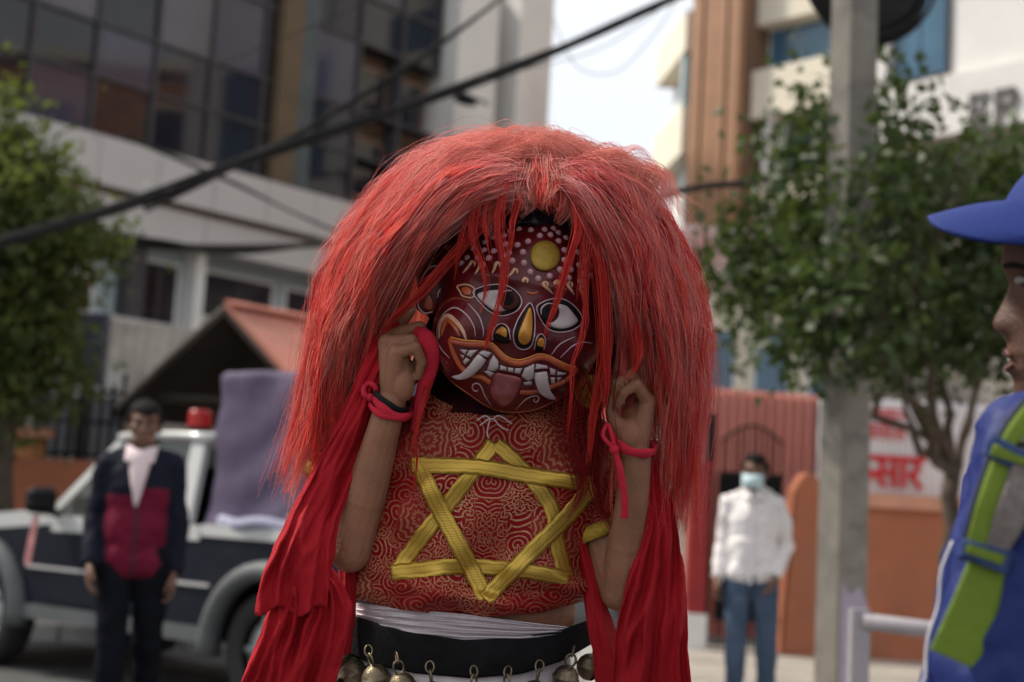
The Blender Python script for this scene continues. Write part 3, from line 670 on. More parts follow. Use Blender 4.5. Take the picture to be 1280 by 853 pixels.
def limb(a, b, r0, r1, sag=.0, n=9, seed=0):
    g = np.random.default_rng(seed); t = np.linspace(0, 1, n)[:, None]; p = a + (b - a) * t + np.array([0, 0, 1]) * sag * np.sin(math.pi * t)
    p[1:-1] += g.normal(size=(n - 2, 3)) * .02 * np.linalg.norm(b - a); return tube(p, np.linspace(r0, r1, n), 8)
def blob(px, py, d, rx, ry, rz): s = d / FPX; return (P(px, py, d), (rx * s, rz, ry * s))
tr = thing('street_tree', 'dark leafy street tree growing round the concrete pole', 'tree', np.array([*P(1194, 700, 9.6)[:2], PZ]))
fork = P(1192, 585, 9.6); tb = np.array([fork[0] - .02, fork[1], PZ])
mb = MB(); mb.add(*limb(tb, fork, .075, .06, 0, 9, 1))
tips = [(1115, 470, 9.3), (1140, 380, 9.2), (1178, 420, 9.5), (1232, 440, 9.7), (1255, 360, 9.9), (1165, 250, 9.4), (1060, 330, 8.9), (1058, 300, 7.7), (1020, 390, 8.0), (1110, 260, 7.9)]
for q, (a, b, c) in enumerate(tips):
    e = P(a, b, c); mb.add(*limb(fork - (0, 0, .04), e, .034, .012, -.1 if a < 1150 else -.05, 9, q + 3))
    for w_ in range(3):
        e2 = e + RNG.normal(size=3) * (.25, .25, .18) + (0, 0, .2); mb.add(*limb(lerp(fork, e, .7), e2, .018, .006, 0, 6, q * 5 + w_))
mesh('trunk', mb, M_bark, tr, True)
bl_ = [blob(985, 335, 8.8, 92, 115, .5), blob(1130, 312, 8.9, 135, 148, .85), blob(1250, 335, 9.4, 120, 150, .9), blob(1075, 165, 8.5, 80, 65, .45), blob(1110, 425, 8.9, 90, 65, .6), blob(1215, 225, 9.1, 70, 45, .5), blob(930, 310, 8.9, 40, 60, .3), blob(1340, 330, 9.5, 120, 170, .8), blob(1020, 220, 8.4, 60, 80, .4), blob(1050, 225, 7.5, 62, 95, .22), blob(1062, 360, 7.55, 75, 110, .25), blob(1010, 400, 7.9, 60, 70, .3), blob(1110, 250, 7.8, 70, 110, .3)]
V, F, tn = leaves(bl_, 13500, .095, 320, 5)
mesh('crown', (V, F), leaf_mat('street_tree_leaf', (.014, .027, .009), (.052, .082, .022), (.085, .12, .025)), tr, False, tn)
tl = thing('garden_tree', 'yellow green leafy tree overhanging the low orange wall', 'tree', np.array([*P(5, 700, 12.4)[:2], PZ]))
tb = np.array(tl.location); fk = P(5, 480, 12.4); mb = MB(); mb.add(*limb(tb, fk, .14, .1, 0, 9, 2))
for q, (a, b, c) in enumerate([(-60, 300, 12.6), (20, 250, 12.2), (70, 320, 12.4), (110, 300, 12.3), (0, 160, 12.5), (60, 420, 12.2)]): mb.add(*limb(fk, P(a, b, c), .07, .015, .05, 9, q + 30))
mesh('trunk', mb, M_bark, tl, True)
bl_ = [blob(10, 330, 12.3, 90, 130, .8), blob(35, 255, 12.2, 70, 55, .6), blob(88, 298, 12.2, 52, 38, .45), blob(10, 150, 12.4, 25, 45, .3), blob(-60, 300, 12.5, 90, 150, .8), blob(25, 440, 12.3, 75, 70, .6), blob(10, 210, 12.3, 50, 50, .4), blob(-20, 500, 12.4, 60, 50, .4)]
V, F, tn = leaves(bl_, 17000, .1, 600, 9)
mesh('crown', (V, F), leaf_mat('garden_tree_leaf', (.02, .036, .01), (.1, .125, .03), (.18, .22, .04)), tl, False, tn)

# ================================================================ pickup truck
RW = ground(325, 897); FWp = ground(-34, 831)
hd = (FWp - RW); WB = np.linalg.norm(hd); hd /= WB; lf = np.cross(np.array([0, 0, 1]), hd); lf = lf if lf[1] < 0 else -lf
HWD = .82
def T3(x, y, z): return RW + hd * x + lf * (y - HWD) + np.array([0, 0, z])
def T3a(a): a = np.asarray(a, float); return RW + a[..., 0:1] * hd + (a[..., 1:2] - HWD) * lf + a[..., 2:3] * np.array([0, 0, 1])
trk = thing('pickup_truck', 'navy and white pickup truck with grey wheel arch flares', 'truck', T3(WB / 2, 0, 0))
M_navy = mat('navy_paint', (.008, .010, .018), .38, .12, 2, 0, spec=.15, coat=0, dirt=(.03, .028, .026), dscale=2.5, damt=.3)
M_twhite = mat('white_paint', (.5, .5, .49), .35, .06, 2, 0, coat=.4, dirt=(.4, .38, .35), dscale=2, damt=.3)
M_flare = mat('grey_flare', (.1, .104, .108), .55, .12, 4)
M_blackpl = mat('black_plastic', (.012, .012, .013), .6, .2, 6, spec=.12)
M_tyre = mat('tyre_rubber', (.035, .034, .033), .85, .2, 8, .2)
M_rim = mat('steel_rim', (.42, .42, .42), .4, .15, 5, metal=.6)
M_sideglass = mat('car_glass', (.3, .32, .3), .04, .1, 1, trans=.9)
def arch(cx, r, n=12, zc=.36): return [(cx + r * math.cos(a), zc + r * math.sin(a)) for a in np.linspace(0, math.pi, n)]
rr = .36
low = [(-1.0, .5), (-1.0, 1.03), (.62, 1.03), (2.2, 1.0), (3.45, .9), (3.55, .55), (3.5, .42)] + [p for p in arch(WB, .43, 14)][0:] + [(WB - .43, .4), (.43, .4)] + arch(0, .43, 14) + [(-.43, .5)]
# order: walk the outline
outl = [(-1.0, .5), (-1.0, 1.02), (.62, 1.02), (2.2, 1.0), (3.45, .88), (3.55, .55), (3.5, .42), (WB + .43, .42)] + arch(WB, .43, 14)[1:-1] + [(WB - .43, .4), (.43, .4)] + arch(0, .43, 14)[1:-1] + [(-.43, .5)]
mesh('body', prism(T3a([(x, HWD, z) for x, z in outl]), np.zeros(3), -lf * (2 * HWD)), M_navy, trk)
mesh('underbody', prism(T3a([(x, HWD - .28, z) for x, z in [(-.95, .35), (3.3, .35), (3.3, .8), (-.95, .8)]]), np.zeros(3), -lf * (2 * HWD - .56)), M_blackpl, trk)
hood = [(2.02, 1.0), (2.02, 1.06), (2.3, 1.08), (3.3, .98), (3.47, .9), (3.47, .86)]
mesh('hood', prism(T3a([(x, HWD + .004, z) for x, z in hood]), np.zeros(3), -lf * (2 * HWD + .008)), M_twhite, trk)
mesh('bed_rail', prism(T3a([(x, HWD + .015, z) for x, z in [(-1.02, 1.0), (.6, 1.0), (.6, 1.07), (-1.02, 1.07)]]), np.zeros(3), -lf * (2 * HWD + .03)), M_twhite, trk)
mesh('belt_strip', prism(T3a([(x, HWD + .01, z) for x, z in [(.62, .97), (2.05, .95), (2.05, 1.06), (.62, 1.06)]]), np.zeros(3), -lf * (2 * HWD + .02)), M_twhite, trk)
mesh('side_trim', prism(T3a([(x, HWD, z) for x, z in [(.5, .7), (WB - .5, .7), (WB - .5, .718), (.5, .718)]]), np.zeros(3), lf * .018), M_twhite, trk)
mesh('sill', prism(T3a([(x, HWD, z) for x, z in [(.46, .37), (WB - .46, .37), (WB - .46, .46), (.46, .46)]]), np.zeros(3), lf * .03), M_flare, trk)
# cab
ROOF = 1.61; tw = HWD - .1
roofp = []
gx_, gy_ = np.meshgrid(np.linspace(.73, 1.56, 10), np.linspace(-tw - .02, tw + .02, 13), indexing='ij')
gz_ = ROOF + .03 * (1 - (gy_ / tw) ** 2) - .03 * ((gx_ - 1.14) / .45) ** 4
rf = mesh('roof', (T3a(np.stack([gx_, gy_, gz_], -1).reshape(-1, 3)), gridf(10, 13)), M_twhite, trk, True); solid(rf, .05, 0)
def pillar(x0, z0, x1, z1, w, m=M_twhite, nm='pillar'):
    for s in (1, -1):
        a0, a1 = T3(x0, s * (HWD - .01), z0), T3(x1, s * tw, z1); dv = hd * w
        mesh(nm, obox(a0, a1 - a0, dv, -lf * s * .05), m, trk)
pillar(2.08, 1.04, 1.46, ROOF - .01, .09); pillar(1.34, 1.05, 1.2, ROOF - .01, .05, M_blackpl); pillar(.75, 1.05, .75, ROOF - .01, .12)
for s in (1, -1):
    y0, y1 = HWD - .03, tw - .02
    for q, poly in enumerate([[(1.39, 1.06), (2.05, 1.05), (1.46, ROOF - .03), (1.25, ROOF - .03)], [(.87, 1.06), (1.34, 1.06), (1.2, ROOF - .03), (.87, ROOF - .03)]]):
        pts = [T3(x, s * lerp(y0, y1, (z - 1.05) / .56), z) for x, z in poly]; mesh('side_window', prism(np.array(pts), np.zeros(3), lf * .004), M_sideglass, trk)
mesh('windscreen', prism(np.array([T3(2.07, HWD - .08, 1.06), T3(2.07, -HWD + .08, 1.06), T3(1.45, -tw + .06, ROOF - .03), T3(1.45, tw - .06, ROOF - .03)]), np.zeros(3), hd * .004), M_sideglass, trk)
mesh('seat', MB().add(*obox(T3(.88, -.65, .8), hd * .15, lf * 1.3, (0, 0, .62))).add(*obox(T3(.88, -.65, .72), hd * .55, lf * 1.3, (0, 0, .16))), M_blackpl, trk)
mesh('steering_wheel', tube(np.array([T3(1.5 + .06 * math.sin(a), .35 + .18 * math.cos(a), 1.1 + .17 * math.sin(a)) for a in np.linspace(0, 2 * math.pi, 20, endpoint=False)]), .014, 6, closed=True), M_blackpl, trk)
dr = mesh('door', prism(T3a([(x, HWD, z) for x, z in [(.9, .5), (2.06, .5), (2.06, .94), (.9, .95)]]), np.zeros(3), lf * .012), M_navy, trk)
mesh('handle', obox(T3(.98, HWD + .012, .86), hd * .14, lf * .03, (0, 0, .035)), M_blackpl, dr)
mr = mesh('mirror', remesh([cone(T3(2.0, HWD + .1, 1.12), T3(2.0, HWD + .2, 1.12), .065, .06), cone(T3(2.0, HWD + .1, 1.18), T3(2.0, HWD + .2, 1.18), .065, .055)], .012, 2), M_blackpl, trk, True)
mesh('arm', tube(np.array([T3(2.0, HWD - .02, 1.06), T3(2.0, HWD + .14, 1.1)]), .025), M_blackpl, mr)
mesh('ribbon', prism(T3a([(1.93, HWD + .2, 1.06), (1.99, HWD + .2, 1.05), (2.04, HWD + .2, .74), (1.98, HWD + .2, .72)]), np.zeros(3), lf * .004), mat('tassel', (.45, .2, .2), .8, .4, 12), mr)
mesh('door', prism(T3a([(x, -HWD, z) for x, z in [(.9, .5), (2.06, .5), (2.06, .94), (.9, .95)]]), np.zeros(3), -lf * .012), M_navy, trk)
# flares and wheels
def flare(cx):
    a = np.linspace(-.15, math.pi + .1, 18); R = []
    for t in a: R.append([T3(cx + r * math.cos(t), y, .36 + r * math.sin(t)) for r, y in ((.42, HWD - .05), (.42, HWD + .07), (.47, HWD + .09), (.52, HWD + .05), (.53, HWD - .02))])
    V = np.array(R).reshape(-1, 3); return V, gridf(18, 5)
for cx in (0, WB): f = mesh('wheel_flare', flare(cx), M_flare, trk, True); solid(f, .01)
def lathe(prof, c, axis, u, v, n=32):
    a = np.linspace(0, 2 * math.pi, n, endpoint=False)
    V = np.array([[c + axis * y + r * (math.cos(t) * u + math.sin(t) * v) for t in a] for r, y in prof]).reshape(-1, 3)
    return V, gridf(len(prof), n, False, True)
zz = np.array([0, 0, 1.0])
for cx in (0, WB):
    for s in (1, -1):
        c = T3(cx, s * (HWD - .12), .36); axv = lf * s
        wh = mesh('wheel', lathe([(.05, .06), (.12, .075), (.2, .05), (.23, .0), (.23, -.1)], c, axv, hd, zz), M_rim, trk, True); solid(wh, .008)
        mesh('tyre', lathe([(.225, .085), (.25, .11), (.32, .115), (.352, .095), (.36, .05), (.36, -.05), (.352, -.095), (.25, -.11), (.225, -.085)], c, axv, hd, zz), M_tyre, wh, True)
        mesh('hub', sphere(c + axv * .07, (.055, .055, .03), ax=[hd, zz, axv]), M_rim, wh, True)
        for q in range(5):
            t = 2 * math.pi * q / 5; d_ = math.cos(t) * hd + math.sin(t) * zz; mesh('spoke', tube(np.array([c + axv * .085 + d_ * .05, c + axv * .055 + d_ * .21]), .022, 6), M_rim, wh)
mesh('front_bumper', obox(T3(3.5, -HWD, .38), hd * .14, lf * 2 * HWD, (0, 0, .2)), M_flare, trk)
for s in (1, -1):
    mesh('headlight', sphere(T3(3.5, s * .6, .76), (.05, .13, .09), ax=[hd, lf, zz]), M_paleglass, trk, True)
    mesh('tail_light', obox(T3(-1.03, s * .72 - .06, .65), hd * .03, lf * .12, (0, 0, .28)), mat('tail_red', (.35, .02, .02), .3), trk)
mesh('rear_bumper', obox(T3(-1.16, -HWD + .1, .42), hd * .14, lf * (2 * HWD - .2), (0, 0, .13)), M_flare, trk)
# red beacon on the roof
bc = thing('beacon_light', 'red beacon light on the white cab roof of the pickup', 'beacon', T3(1.15, .42, ROOF + .04))
cb = np.array(bc.location)
mesh('base', lathe([(.0, 0), (.08, 0), (.08, .035), (.0, .035)], cb, zz, hd, lf, 20), M_blackpl, bc)
mesh('dome', lathe([(.076, .035), (.078, .12), (.07, .145), (.05, .15), (0.002, .152)], cb, zz, hd, lf, 20), mat('red_lens', (.3, .012, .01), .35, .1, spec=.3), bc, True)
# covered load on the bed
ld = thing('covered_load', 'boxy load wrapped in faded purple tarpaulin on the pickup bed', 'tarpaulin', T3(-.25, 0, 1.07))
def tarp():
    nu, nv = 144, 40; V = []; xa, xb, ya, yb, z0, z1 = -.92, .71, -.66, .74, 1.0, 2.0
    for j in range(nv):
        t = j / (nv - 1); z = lerp(z0, z1, min(t / .78, 1)); ins = max(0, (t - .78) / .22); fl = .05 * max(0, 1 - t / .2) ** 1.5
        for i in range(nu):
            a = 2 * math.pi * i / nu; ca, sa = math.cos(a), math.sin(a); k = (abs(ca) ** 13 + abs(sa) ** 13) ** (-1 / 13)
            sc = (1 - ins) if ins > .12 else 1 - ins * .35
            sc = 1 if ins == 0 else max(0.0, 1 - .05 * (ins / .12)) if ins <= .12 else .95 * (1 - (ins - .12) / .88)
            x = (xa + xb) / 2 + ((xb - xa) / 2 + fl) * ca * k * sc; y = (ya + yb) / 2 + ((yb - ya) / 2 + fl) * sa * k * sc
            zc = z + (.02 * min(ins / .12, 1) if ins else 0) - (.0 if ins else .0)
            V.append((x, y, zc))
    V = np.array(V); nz_ = np.stack([fbm(V, 3.2, 3, s) for s in (1, 5, 9)], 1); V += nz_ * (.016, .016, .01)
    V[:, :2] += (.006 * np.sin(V[:, 2:3] * 17 + V[:, 0:1] * 9 + 2 * np.sin(V[:, 0:1] * 5))) * np.array([.3, 1])
    return T3a(V), gridf(nv, nu, False, True)
cl = mesh('tarpaulin', tarp(), mat('purple_tarp', (.08, .063, .11), .75, .15, 3, .35, 30, dirt=(.12, .1, .15), dscale=2), ld, True)
mesh('rope', tube(T3a([(-.25 + .8 * math.cos(a), .03 + .76 * math.sin(a), 1.16 + .02 * math.sin(3 * a)) for a in np.linspace(0, 2 * math.pi, 40, endpoint=False)]), .008, 5, closed=True), mat('rope_fibre', (.3, .28, .3), .9), ld, True)
mesh('rolled_edge', tube(T3a([(x, .8 + .03 * math.sin(x * 9), 1.09 + .012 * math.sin(x * 14)) for x in np.linspace(-.95, .5, 24)]), .04, 8), mat('tarp_edge', (.3, .3, .4), .8, .2, 8), ld, True)

# ================================================================ people: shared builders
M_skin = mat('skin', (.2, .105, .07), .5, .15, 30, .12, 180, sub=.1, spec=.4)
M_skin2 = mat('skin_dark', (.15, .072, .045), .48, .15, 25, .12, 160, sub=.1, spec=.4)
M_hairblk = mat('black_hair', (.008, .007, .007), .75, .3, 60, .8, 200, stretch=(1, 1, .2), spec=.15)
M_eye = mat('eye_dark', (.02, .012, .01), .15)
M_eyew = mat('eye_white', (.55, .52, .48), .25, .05)
def head_parts(c, fw, rt, upv, s=1.0):
    """volumes of a head about 0.235 s tall; c is the middle of the skull"""
    fw, rt, upv = (np.asarray(k, float) for k in (fw, rt, upv)); A = [rt, fw, upv]
    p = lambda x, y, z: c + s * (rt * x + fw * y + upv * z)
    L = [sphere(p(0, -.012, .028), s * np.array([.076, .096, .09]), ax=A, nu=14, nv=20), sphere(p(0, .012, -.03), s * np.array([.062, .074, .085]), ax=A, nu=14, nv=20)]
    L += [cone(p(-.038, .05, -.078), p(.038, .05, -.078), s * .026, s * .026), cone(p(0, .055, -.095), p(0, .06, -.088), s * .024, s * .022)]
    L += [cone(p(-.035, .078, .022), p(.035, .078, .022), s * .014, s * .014)]                                # brow
    L += [cone(p(0, .085, .01), p(0, .104, -.03), s * .008, s * .013), cone(p(-.014, .09, -.034), p(.014, .09, -.034), s * .0095, s * .0095)]   # nose
    L += [cone(p(-.02, .082, -.058), p(.02, .082, -.058), s * .008, s * .008), cone(p(-.017, .082, -.07), p(.017, .082, -.07), s * .0085, s * .0085)]  # lips
    for q in (-1, 1):
        L += [sphere(p(.042 * q, .062, -.02), s * np.array([.024, .02, .024]), ax=A), sphere(p(.078 * q, -.01, -.008), s * np.array([.011, .019, .033]), ax=A)]
    L += [cone(p(0, -.02, -.06), p(0, -.03, -.17), s * .052, s * .056)]
    return L
M_eyeb = mat('eye_white_dim', (.3, .27, .25), .3, .05)
def face_bits(root, c, fw, rt, upv, s=1.0):
    p = lambda x, y, z: c + s * (rt * x + fw * y + upv * z); A = [rt, fw, upv]
    for q in (-1, 1):
        e = mesh('eye', sphere(p(.031 * q, .079, .004), s * np.array([.012, .008, .0052]), ax=A), M_eyeb, root, True)
        mesh('iris', sphere(p(.031 * q, .0865, .004), s * np.array([.006, .003, .006]), ax=A), M_eye, e, True)
        mesh('eyebrow', tube(np.array([p(.014 * q, .093, .024), p(.032 * q, .09, .03), p(.052 * q, .075, .024)]), s * .004, 6), M_hairblk, root, True)
def hair_cap(root, c, fw, rt, upv, s=1.0, seed=0, grow=.011, front=.052):
    V, F = sphere((0, 0, 0), 1, 26, 40); X = V * (np.array([.076, .096, .09]) + grow); X[:, 2] += .03; X[:, 1] -= .014
    nz_ = fbm(X, 38, 3, seed)[:, None]; X += V * nz_ * .008 + V * fbm(X, 110, 2, seed + 3)[:, None] * .005
    keep = (X[:, 2] > np.where(X[:, 1] > .035, front + .012 * np.sin(X[:, 0] * 40 + seed), np.where(X[:, 1] > -.03, .012 - .02 * (np.abs(X[:, 0]) > .075), -.06)) + nz_[:, 0] * .01)
    F = [f for f in F if all(keep[i] for i in f)]
    W = c + s * (X[:, 0:1] * rt + X[:, 1:2] * fw + X[:, 2:3] * upv)
    o = mesh('hair', (W, F), M_hairblk, root, True); solid(o, .012, -1); return o
def hand_parts(w, dirv, palmn, side, s=1.0, curl=.5):
    """relaxed hand hanging from wrist w; dirv along the fingers, palmn towards the palm, side to the thumb"""
    L = []; k = w + dirv * .085 * s
    for i, (o, ln, r) in enumerate([(.03, .075, .0085), (.011, .082, .009), (-.01, .076, .0088), (-.029, .06, .0078)]):
        m = k + side * o * s; L.append(cone(w + side * o * .6 * s, m, .017 * s, .0115 * s)); p = m; d = dirv.copy()
        for j, f in enumerate((.42, .32, .26)):
            an = curl * (.5 + .35 * j); d2 = d * math.cos(an) + palmn * math.sin(an); q = p + d2 * ln * f * s; L.append(cone(p, q, r * s * (1.06 - .08 * j), r * s * (.98 - .08 * j), 10)); p = q; d = d2
    t0 = w + dirv * .025 * s + side * .028 * s; t1 = t0 + (dirv * .7 + side * .5 + palmn * .4) * .042 * s; t2 = t1 + (dirv * .95 + palmn * .3) * .034 * s; t3 = t2 + (dirv * .95 + palmn * .25 - side * .1) * .024 * s
    L += chain([w, t0, t1, t2, t3], [.016 * s, .0145 * s, .0115 * s, .0098 * s, .0085 * s], 10); return L
def standing(root, base, yaw, H, elbows, wrists, skin, feet, headyaw=0, top_r=1.0, face=True, hair_front=.052):
    """body as one skin mesh; returns joint positions for the clothes"""
    s = H / 1.7; cy, sy = math.cos(yaw), math.sin(yaw)
    rt, fw = np.array([cy, sy, 0]), np.array([sy, -cy, 0]); up = np.array([0, 0, 1.0])
    J = lambda x, y, z: np.asarray(base) + s * (rt * x + fw * y + up * z)
    hy = yaw + headyaw; hrt, hfw = np.array([math.cos(hy), math.sin(hy), 0]), np.array([math.sin(hy), -math.cos(hy), 0])
    hc = J(0, .02, 1.572); parts = head_parts(hc, hfw, hrt, up, s * 1.0)
    j = {'J': J, 's': s, 'rt': rt, 'fw': fw, 'up': up, 'hc': hc, 'hfw': hfw, 'hrt': hrt}
    parts += [sphere(J(0, 0, 1.25), s * np.array([.138, .1, .2]), ax=[rt, fw, up], nu=14, nv=20), sphere(J(0, 0, 1.02), s * np.array([.128, .095, .2]), ax=[rt, fw, up], nu=14, nv=20), sphere(J(0, -.01, .92), s * np.array([.14, .105, .12]), ax=[rt, fw, up])]
    for q in (-1, 1):
        sh, el, wr = J(.152 * q, -.01, 1.375), J(*elbows[0 if q < 0 else 1]), J(*wrists[0 if q < 0 else 1]); j['arm', q] = (sh, el, wr)
        parts += chain([J(.04 * q, -.01, 1.39), sh], [.05 * s, .05 * s]) + chain([sh, el, wr], [.052 * s, .04 * s, .028 * s])
        dv = (wr - el) / np.linalg.norm(wr - el); pn = -rt * q; sd = fw - dv * np.dot(fw, dv); sd /= np.linalg.norm(sd); parts += hand_parts(wr, dv, pn, sd, s)
        hp = J(.09 * q, 0, .9); ft = feet[0 if q < 0 else 1]; kn = J(ft[0] * .85 + .01 * q, ft[1] * .5 + .03, .5); an = J(ft[0], ft[1], .085); toe = J(ft[0] + .02 * q, ft[1] + .15, .035); j['leg', q] = (hp, kn, an, toe)
        parts += chain([hp, kn, an], [.088 * s, .058 * s, .04 * s]) + chain([an, toe], [.042 * s, .032 * s])
    V, F = remesh(parts, .006, 3); mesh('body', (V, F), skin, root, True)
    hair_cap(root, hc, hfw, hrt, up, s, seed=H * 10, front=hair_front)
    if face: face_bits(root, hc, hfw, hrt, up, s)
    return j
def wrinkle(V, amp, sc, seed=0): return V + amp * np.stack([fbm(V, sc, 3, seed + k * 7.3) for k in range(3)], 1)
def shoes(root, j, m):
    for q in (-1, 1):
        hp, kn, an, toe = j['leg', q]; s = j['s']
        V, F = remesh([cone(an + (0, 0, -.03), toe + (0, 0, .005), .05 * s, .04 * s), cone(an + (0, 0, .0), an + (0, 0, -.035), .05 * s, .052 * s)], .008, 2); V[:, 2] = np.maximum(V[:, 2], np.asarray(root.location)[2] + .003); mesh('shoe', (V, F), m, root, True)
def trousers(root, j, m, extra=.018, amp=.008, tint=None):
    s = j['s']; J = j['J']; L = [sphere(J(0, 0, .915), s * np.array([.138, .105, .11]), ax=[j['rt'], j['fw'], j['up']])]
    for q in (-1, 1):
        hp, kn, an, toe = j['leg', q]; L += chain([hp, kn, an + (0, 0, .02)], [.08 * s + extra, .056 * s + extra, .044 * s + extra])
    V, F = remesh(L, .009, 4); V = wrinkle(V, amp, 9); return mesh('trousers', (V, F), m, root, True)
def top(root, j, m, nm, hem, extra=.02, amp=.01, sleeve=.93, colour=None):
    s = j['s']; J = j['J']; A = [j['rt'], j['fw'], j['up']]
    L = [sphere(J(0, 0, 1.25), s * (np.array([.14, .1, .2]) + extra), ax=A, nu=14, nv=20), sphere(J(0, 0, 1.07), s * (np.array([.132, .1, .2]) + extra), ax=A, nu=14, nv=20), cone(J(-.055, 0, hem + .09), J(.055, 0, hem + .09), s * (.092 + extra), s * (.092 + extra)), cone(J(0, -.012, 1.43), J(0, -.008, 1.46), s * .075, s * .066)]
    for q in (-1, 1):
        sh, el, wr = j['arm', q]; wr2 = lerp(el, wr, sleeve)
        L += chain([J(.04 * q, -.01, 1.405), sh], [.074 * s, .07 * s]) + chain([sh, el, wr2], [.054 * s + extra * .5, .044 * s + extra * .5, .034 * s + extra * .5])
    V, F = remesh(L, .009, 4)
    V = wrinkle(V, amp, 8, 3); zmin = J(0, 0, hem)[2]; ta = V[:, 2] < zmin
    arm = np.zeros(len(V), bool)
    for q in (-1, 1):
        sh, el, wr = j['arm', q]
        for a, b, r in ((lerp(sh, el, .25), el, .085), (el, wr, .075)):
            t = np.clip(((V - a) @ (b - a)) / np.dot(b - a, b - a), 0, 1); arm |= np.linalg.norm(V - (a + t[:, None] * (b - a)), axis=1) < r * s * .92
    V[ta & ~arm, 2] = zmin
    col = None
    if colour is not None: col = colour((V - np.asarray(root.location)), arm)
    return mesh(nm, (V, F), m, root, True, col), V, arm
# ---------------------------------------------------------------- man beside the pickup
bx0 = P(178, 600, 7.1)
ml = thing('person', 'person in a navy and maroon jacket standing beside the pickup', 'person', (bx0[0], 7.1, 0))
yawl = math.radians(8)
jl = standing(ml, (bx0[0], 7.1, 0), yawl, 1.7, [(-.2, -.04, 1.11), (.19, -.05, 1.1)], [(-.19, .1, .88), (.2, -.02, .86)], M_skin2, [(-.06, .1), (.1, -.2)], math.radians(4))
def lcol(L, arm):
    x = L @ jl['rt']; z = L[:, 2]; y = L @ jl['fw']
    mar = (~arm) & (y > -.03) & (np.abs(x) < .15) & (z < 1.245 + .02 * np.sign(x))
    c = np.tile([.010, .011, .02], (len(L), 1)); c[mar] = (.13, .009, .027); zip_ = (~arm) & (np.abs(x - .012) < .008) & (y > 0) & (z < 1.2); c[zip_] = (.05, .02, .03)
    return c
top(ml, jl, mat('jacket_cloth', (1, 1, 1), .75, .12, 10, .2, 60, attr=True, spec=.08), 'jacket', .82, .028, .012, colour=lcol)
trousers(ml, jl, mat('dark_trousers', (.007, .0075, .011), .9, .2, 8, .2, spec=.05)); shoes(ml, jl, M_blackpl)
Jl = jl['J']
def shirt_front(root, J, m, w, z0, z1, yf):
    n = 9; V = []
    for i in range(n):
        t = i / (n - 1); z = lerp(z0, z1, t); hw = w * t ** .9 + .004
        for k in range(5):
            u = k / 2 - 1; V.append(J(hw * u + .004, yf(z) - .018 * u * u, z))
    o = mesh('shirt_front', (np.array(V), gridf(n, 5)), m, root, True); solid(o, .006); return o
M_pinksh = mat('pink_shirt', (.62, .5, .52), .8, .06, 6, .1, 50)
sf = shirt_front(ml, Jl, M_pinksh, .06, 1.17, 1.45, lambda z: .15 - .5 * max(0, z - 1.3) ** 1.3 - .02 * max(0, 1.25 - z))
for q in (-1, 1):
    mesh('collar', prism(np.array([Jl(.012 * q, .118, 1.4), Jl(.07 * q, .1, 1.39), Jl(.078 * q, .02, 1.475), Jl(.03 * q, .085, 1.462)]), np.zeros(3), jl['fw'] * .012), M_pinksh, ml)
# ---------------------------------------------------------------- masked man in white, by the gate
bx1 = P(940, 640, 8.6); b1_ = (bx1[0], 8.6, PZ); H1 = P(938, 567, 8.6)[2] - PZ
mr_ = thing('person', 'person in white shirt, jeans and pale blue face mask by the gate', 'person', b1_)
yr = math.radians(-12)
jr = standing(mr_, b1_, yr, H1 * 1.0, [(-.19, -.05, 1.1), (.215, -.08, 1.12)], [(-.215, .05, .88), (.16, .06, .92)], M_skin2, [(-.08, .06), (.12, -.04)], math.radians(-8), hair_front=.06)
M_wshirt = mat('white_shirt', (.72, .68, .68), .85, .05, 6, .25, 40)
tp, Vt, arm_ = top(mr_, jr, M_wshirt, 'shirt', .84, .024, .016, sleeve=.9)
M_jean = mat('blue_denim', (.075, .11, .17), .85, .3, 5, .3, 120, c2=(.035, .055, .095))
trousers(mr_, jr, M_jean, .014, .009); shoes(mr_, jr, M_blackpl)
Jr = jr['J']
for q in (-1, 1):
    mesh('collar', prism(np.array([Jr(.008 * q, .125, 1.41), Jr(.065 * q, .105, 1.395), Jr(.08 * q, .02, 1.47), Jr(.03 * q, .088, 1.465)]), np.zeros(3), jr['fw'] * .01), M_wshirt, mr_)
mesh('placket', prism(np.array([Jr(-.012, .15, .86), Jr(.012, .15, .86), Jr(.012, .118, 1.4), Jr(-.012, .118, 1.4)]), np.zeros(3), jr['fw'] * .006), M_wshirt, mr_)
hc, hf, hr_, hu = jr['hc'], jr['hfw'], jr['hrt'], jr['up']; sH = jr['s']
V = []; nu, nv = 9, 13
for i in range(nu):
    t = i / (nu - 1); z = lerp(-.104, -.012, t)
    for k in range(nv):
        u = k / (nv - 1) * 2 - 1; V.append(hc + sH * (hr_ * .07 * u + hf * (.062 + (.056 + .012 * math.sin(math.pi * t)) * (1 - u * u) ** .6 * (1 - .3 * abs(2 * t - 1) ** 2)) + hu * (z + .004 * math.sin(t * 18) * (1 - u * u))))
fm = mesh('face_mask', (np.array(V), gridf(nu, nv)), mat('mask_cloth', (.5, .63, .68), .8, .05, 8, .1), mr_, True); solid(fm, .003)
for q in (-1, 1): mesh('ear_loop', tube(np.array([hc + sH * (hr_ * .069 * q + hf * .06 + hu * -.03), hc + sH * (hr_ * .082 * q + hf * .02 + hu * 0), hc + sH * (hr_ * .084 * q + hf * -.01 + hu * .01)]), .002, 5), M_eyew, fm)
# ================================================================ the masked dancer
dz = Q(606, 650, .07)
DN = thing('person', 'masked dancer in red brocade top holding red scarves at both ears', 'person', (dz[0], dz[1], 0))
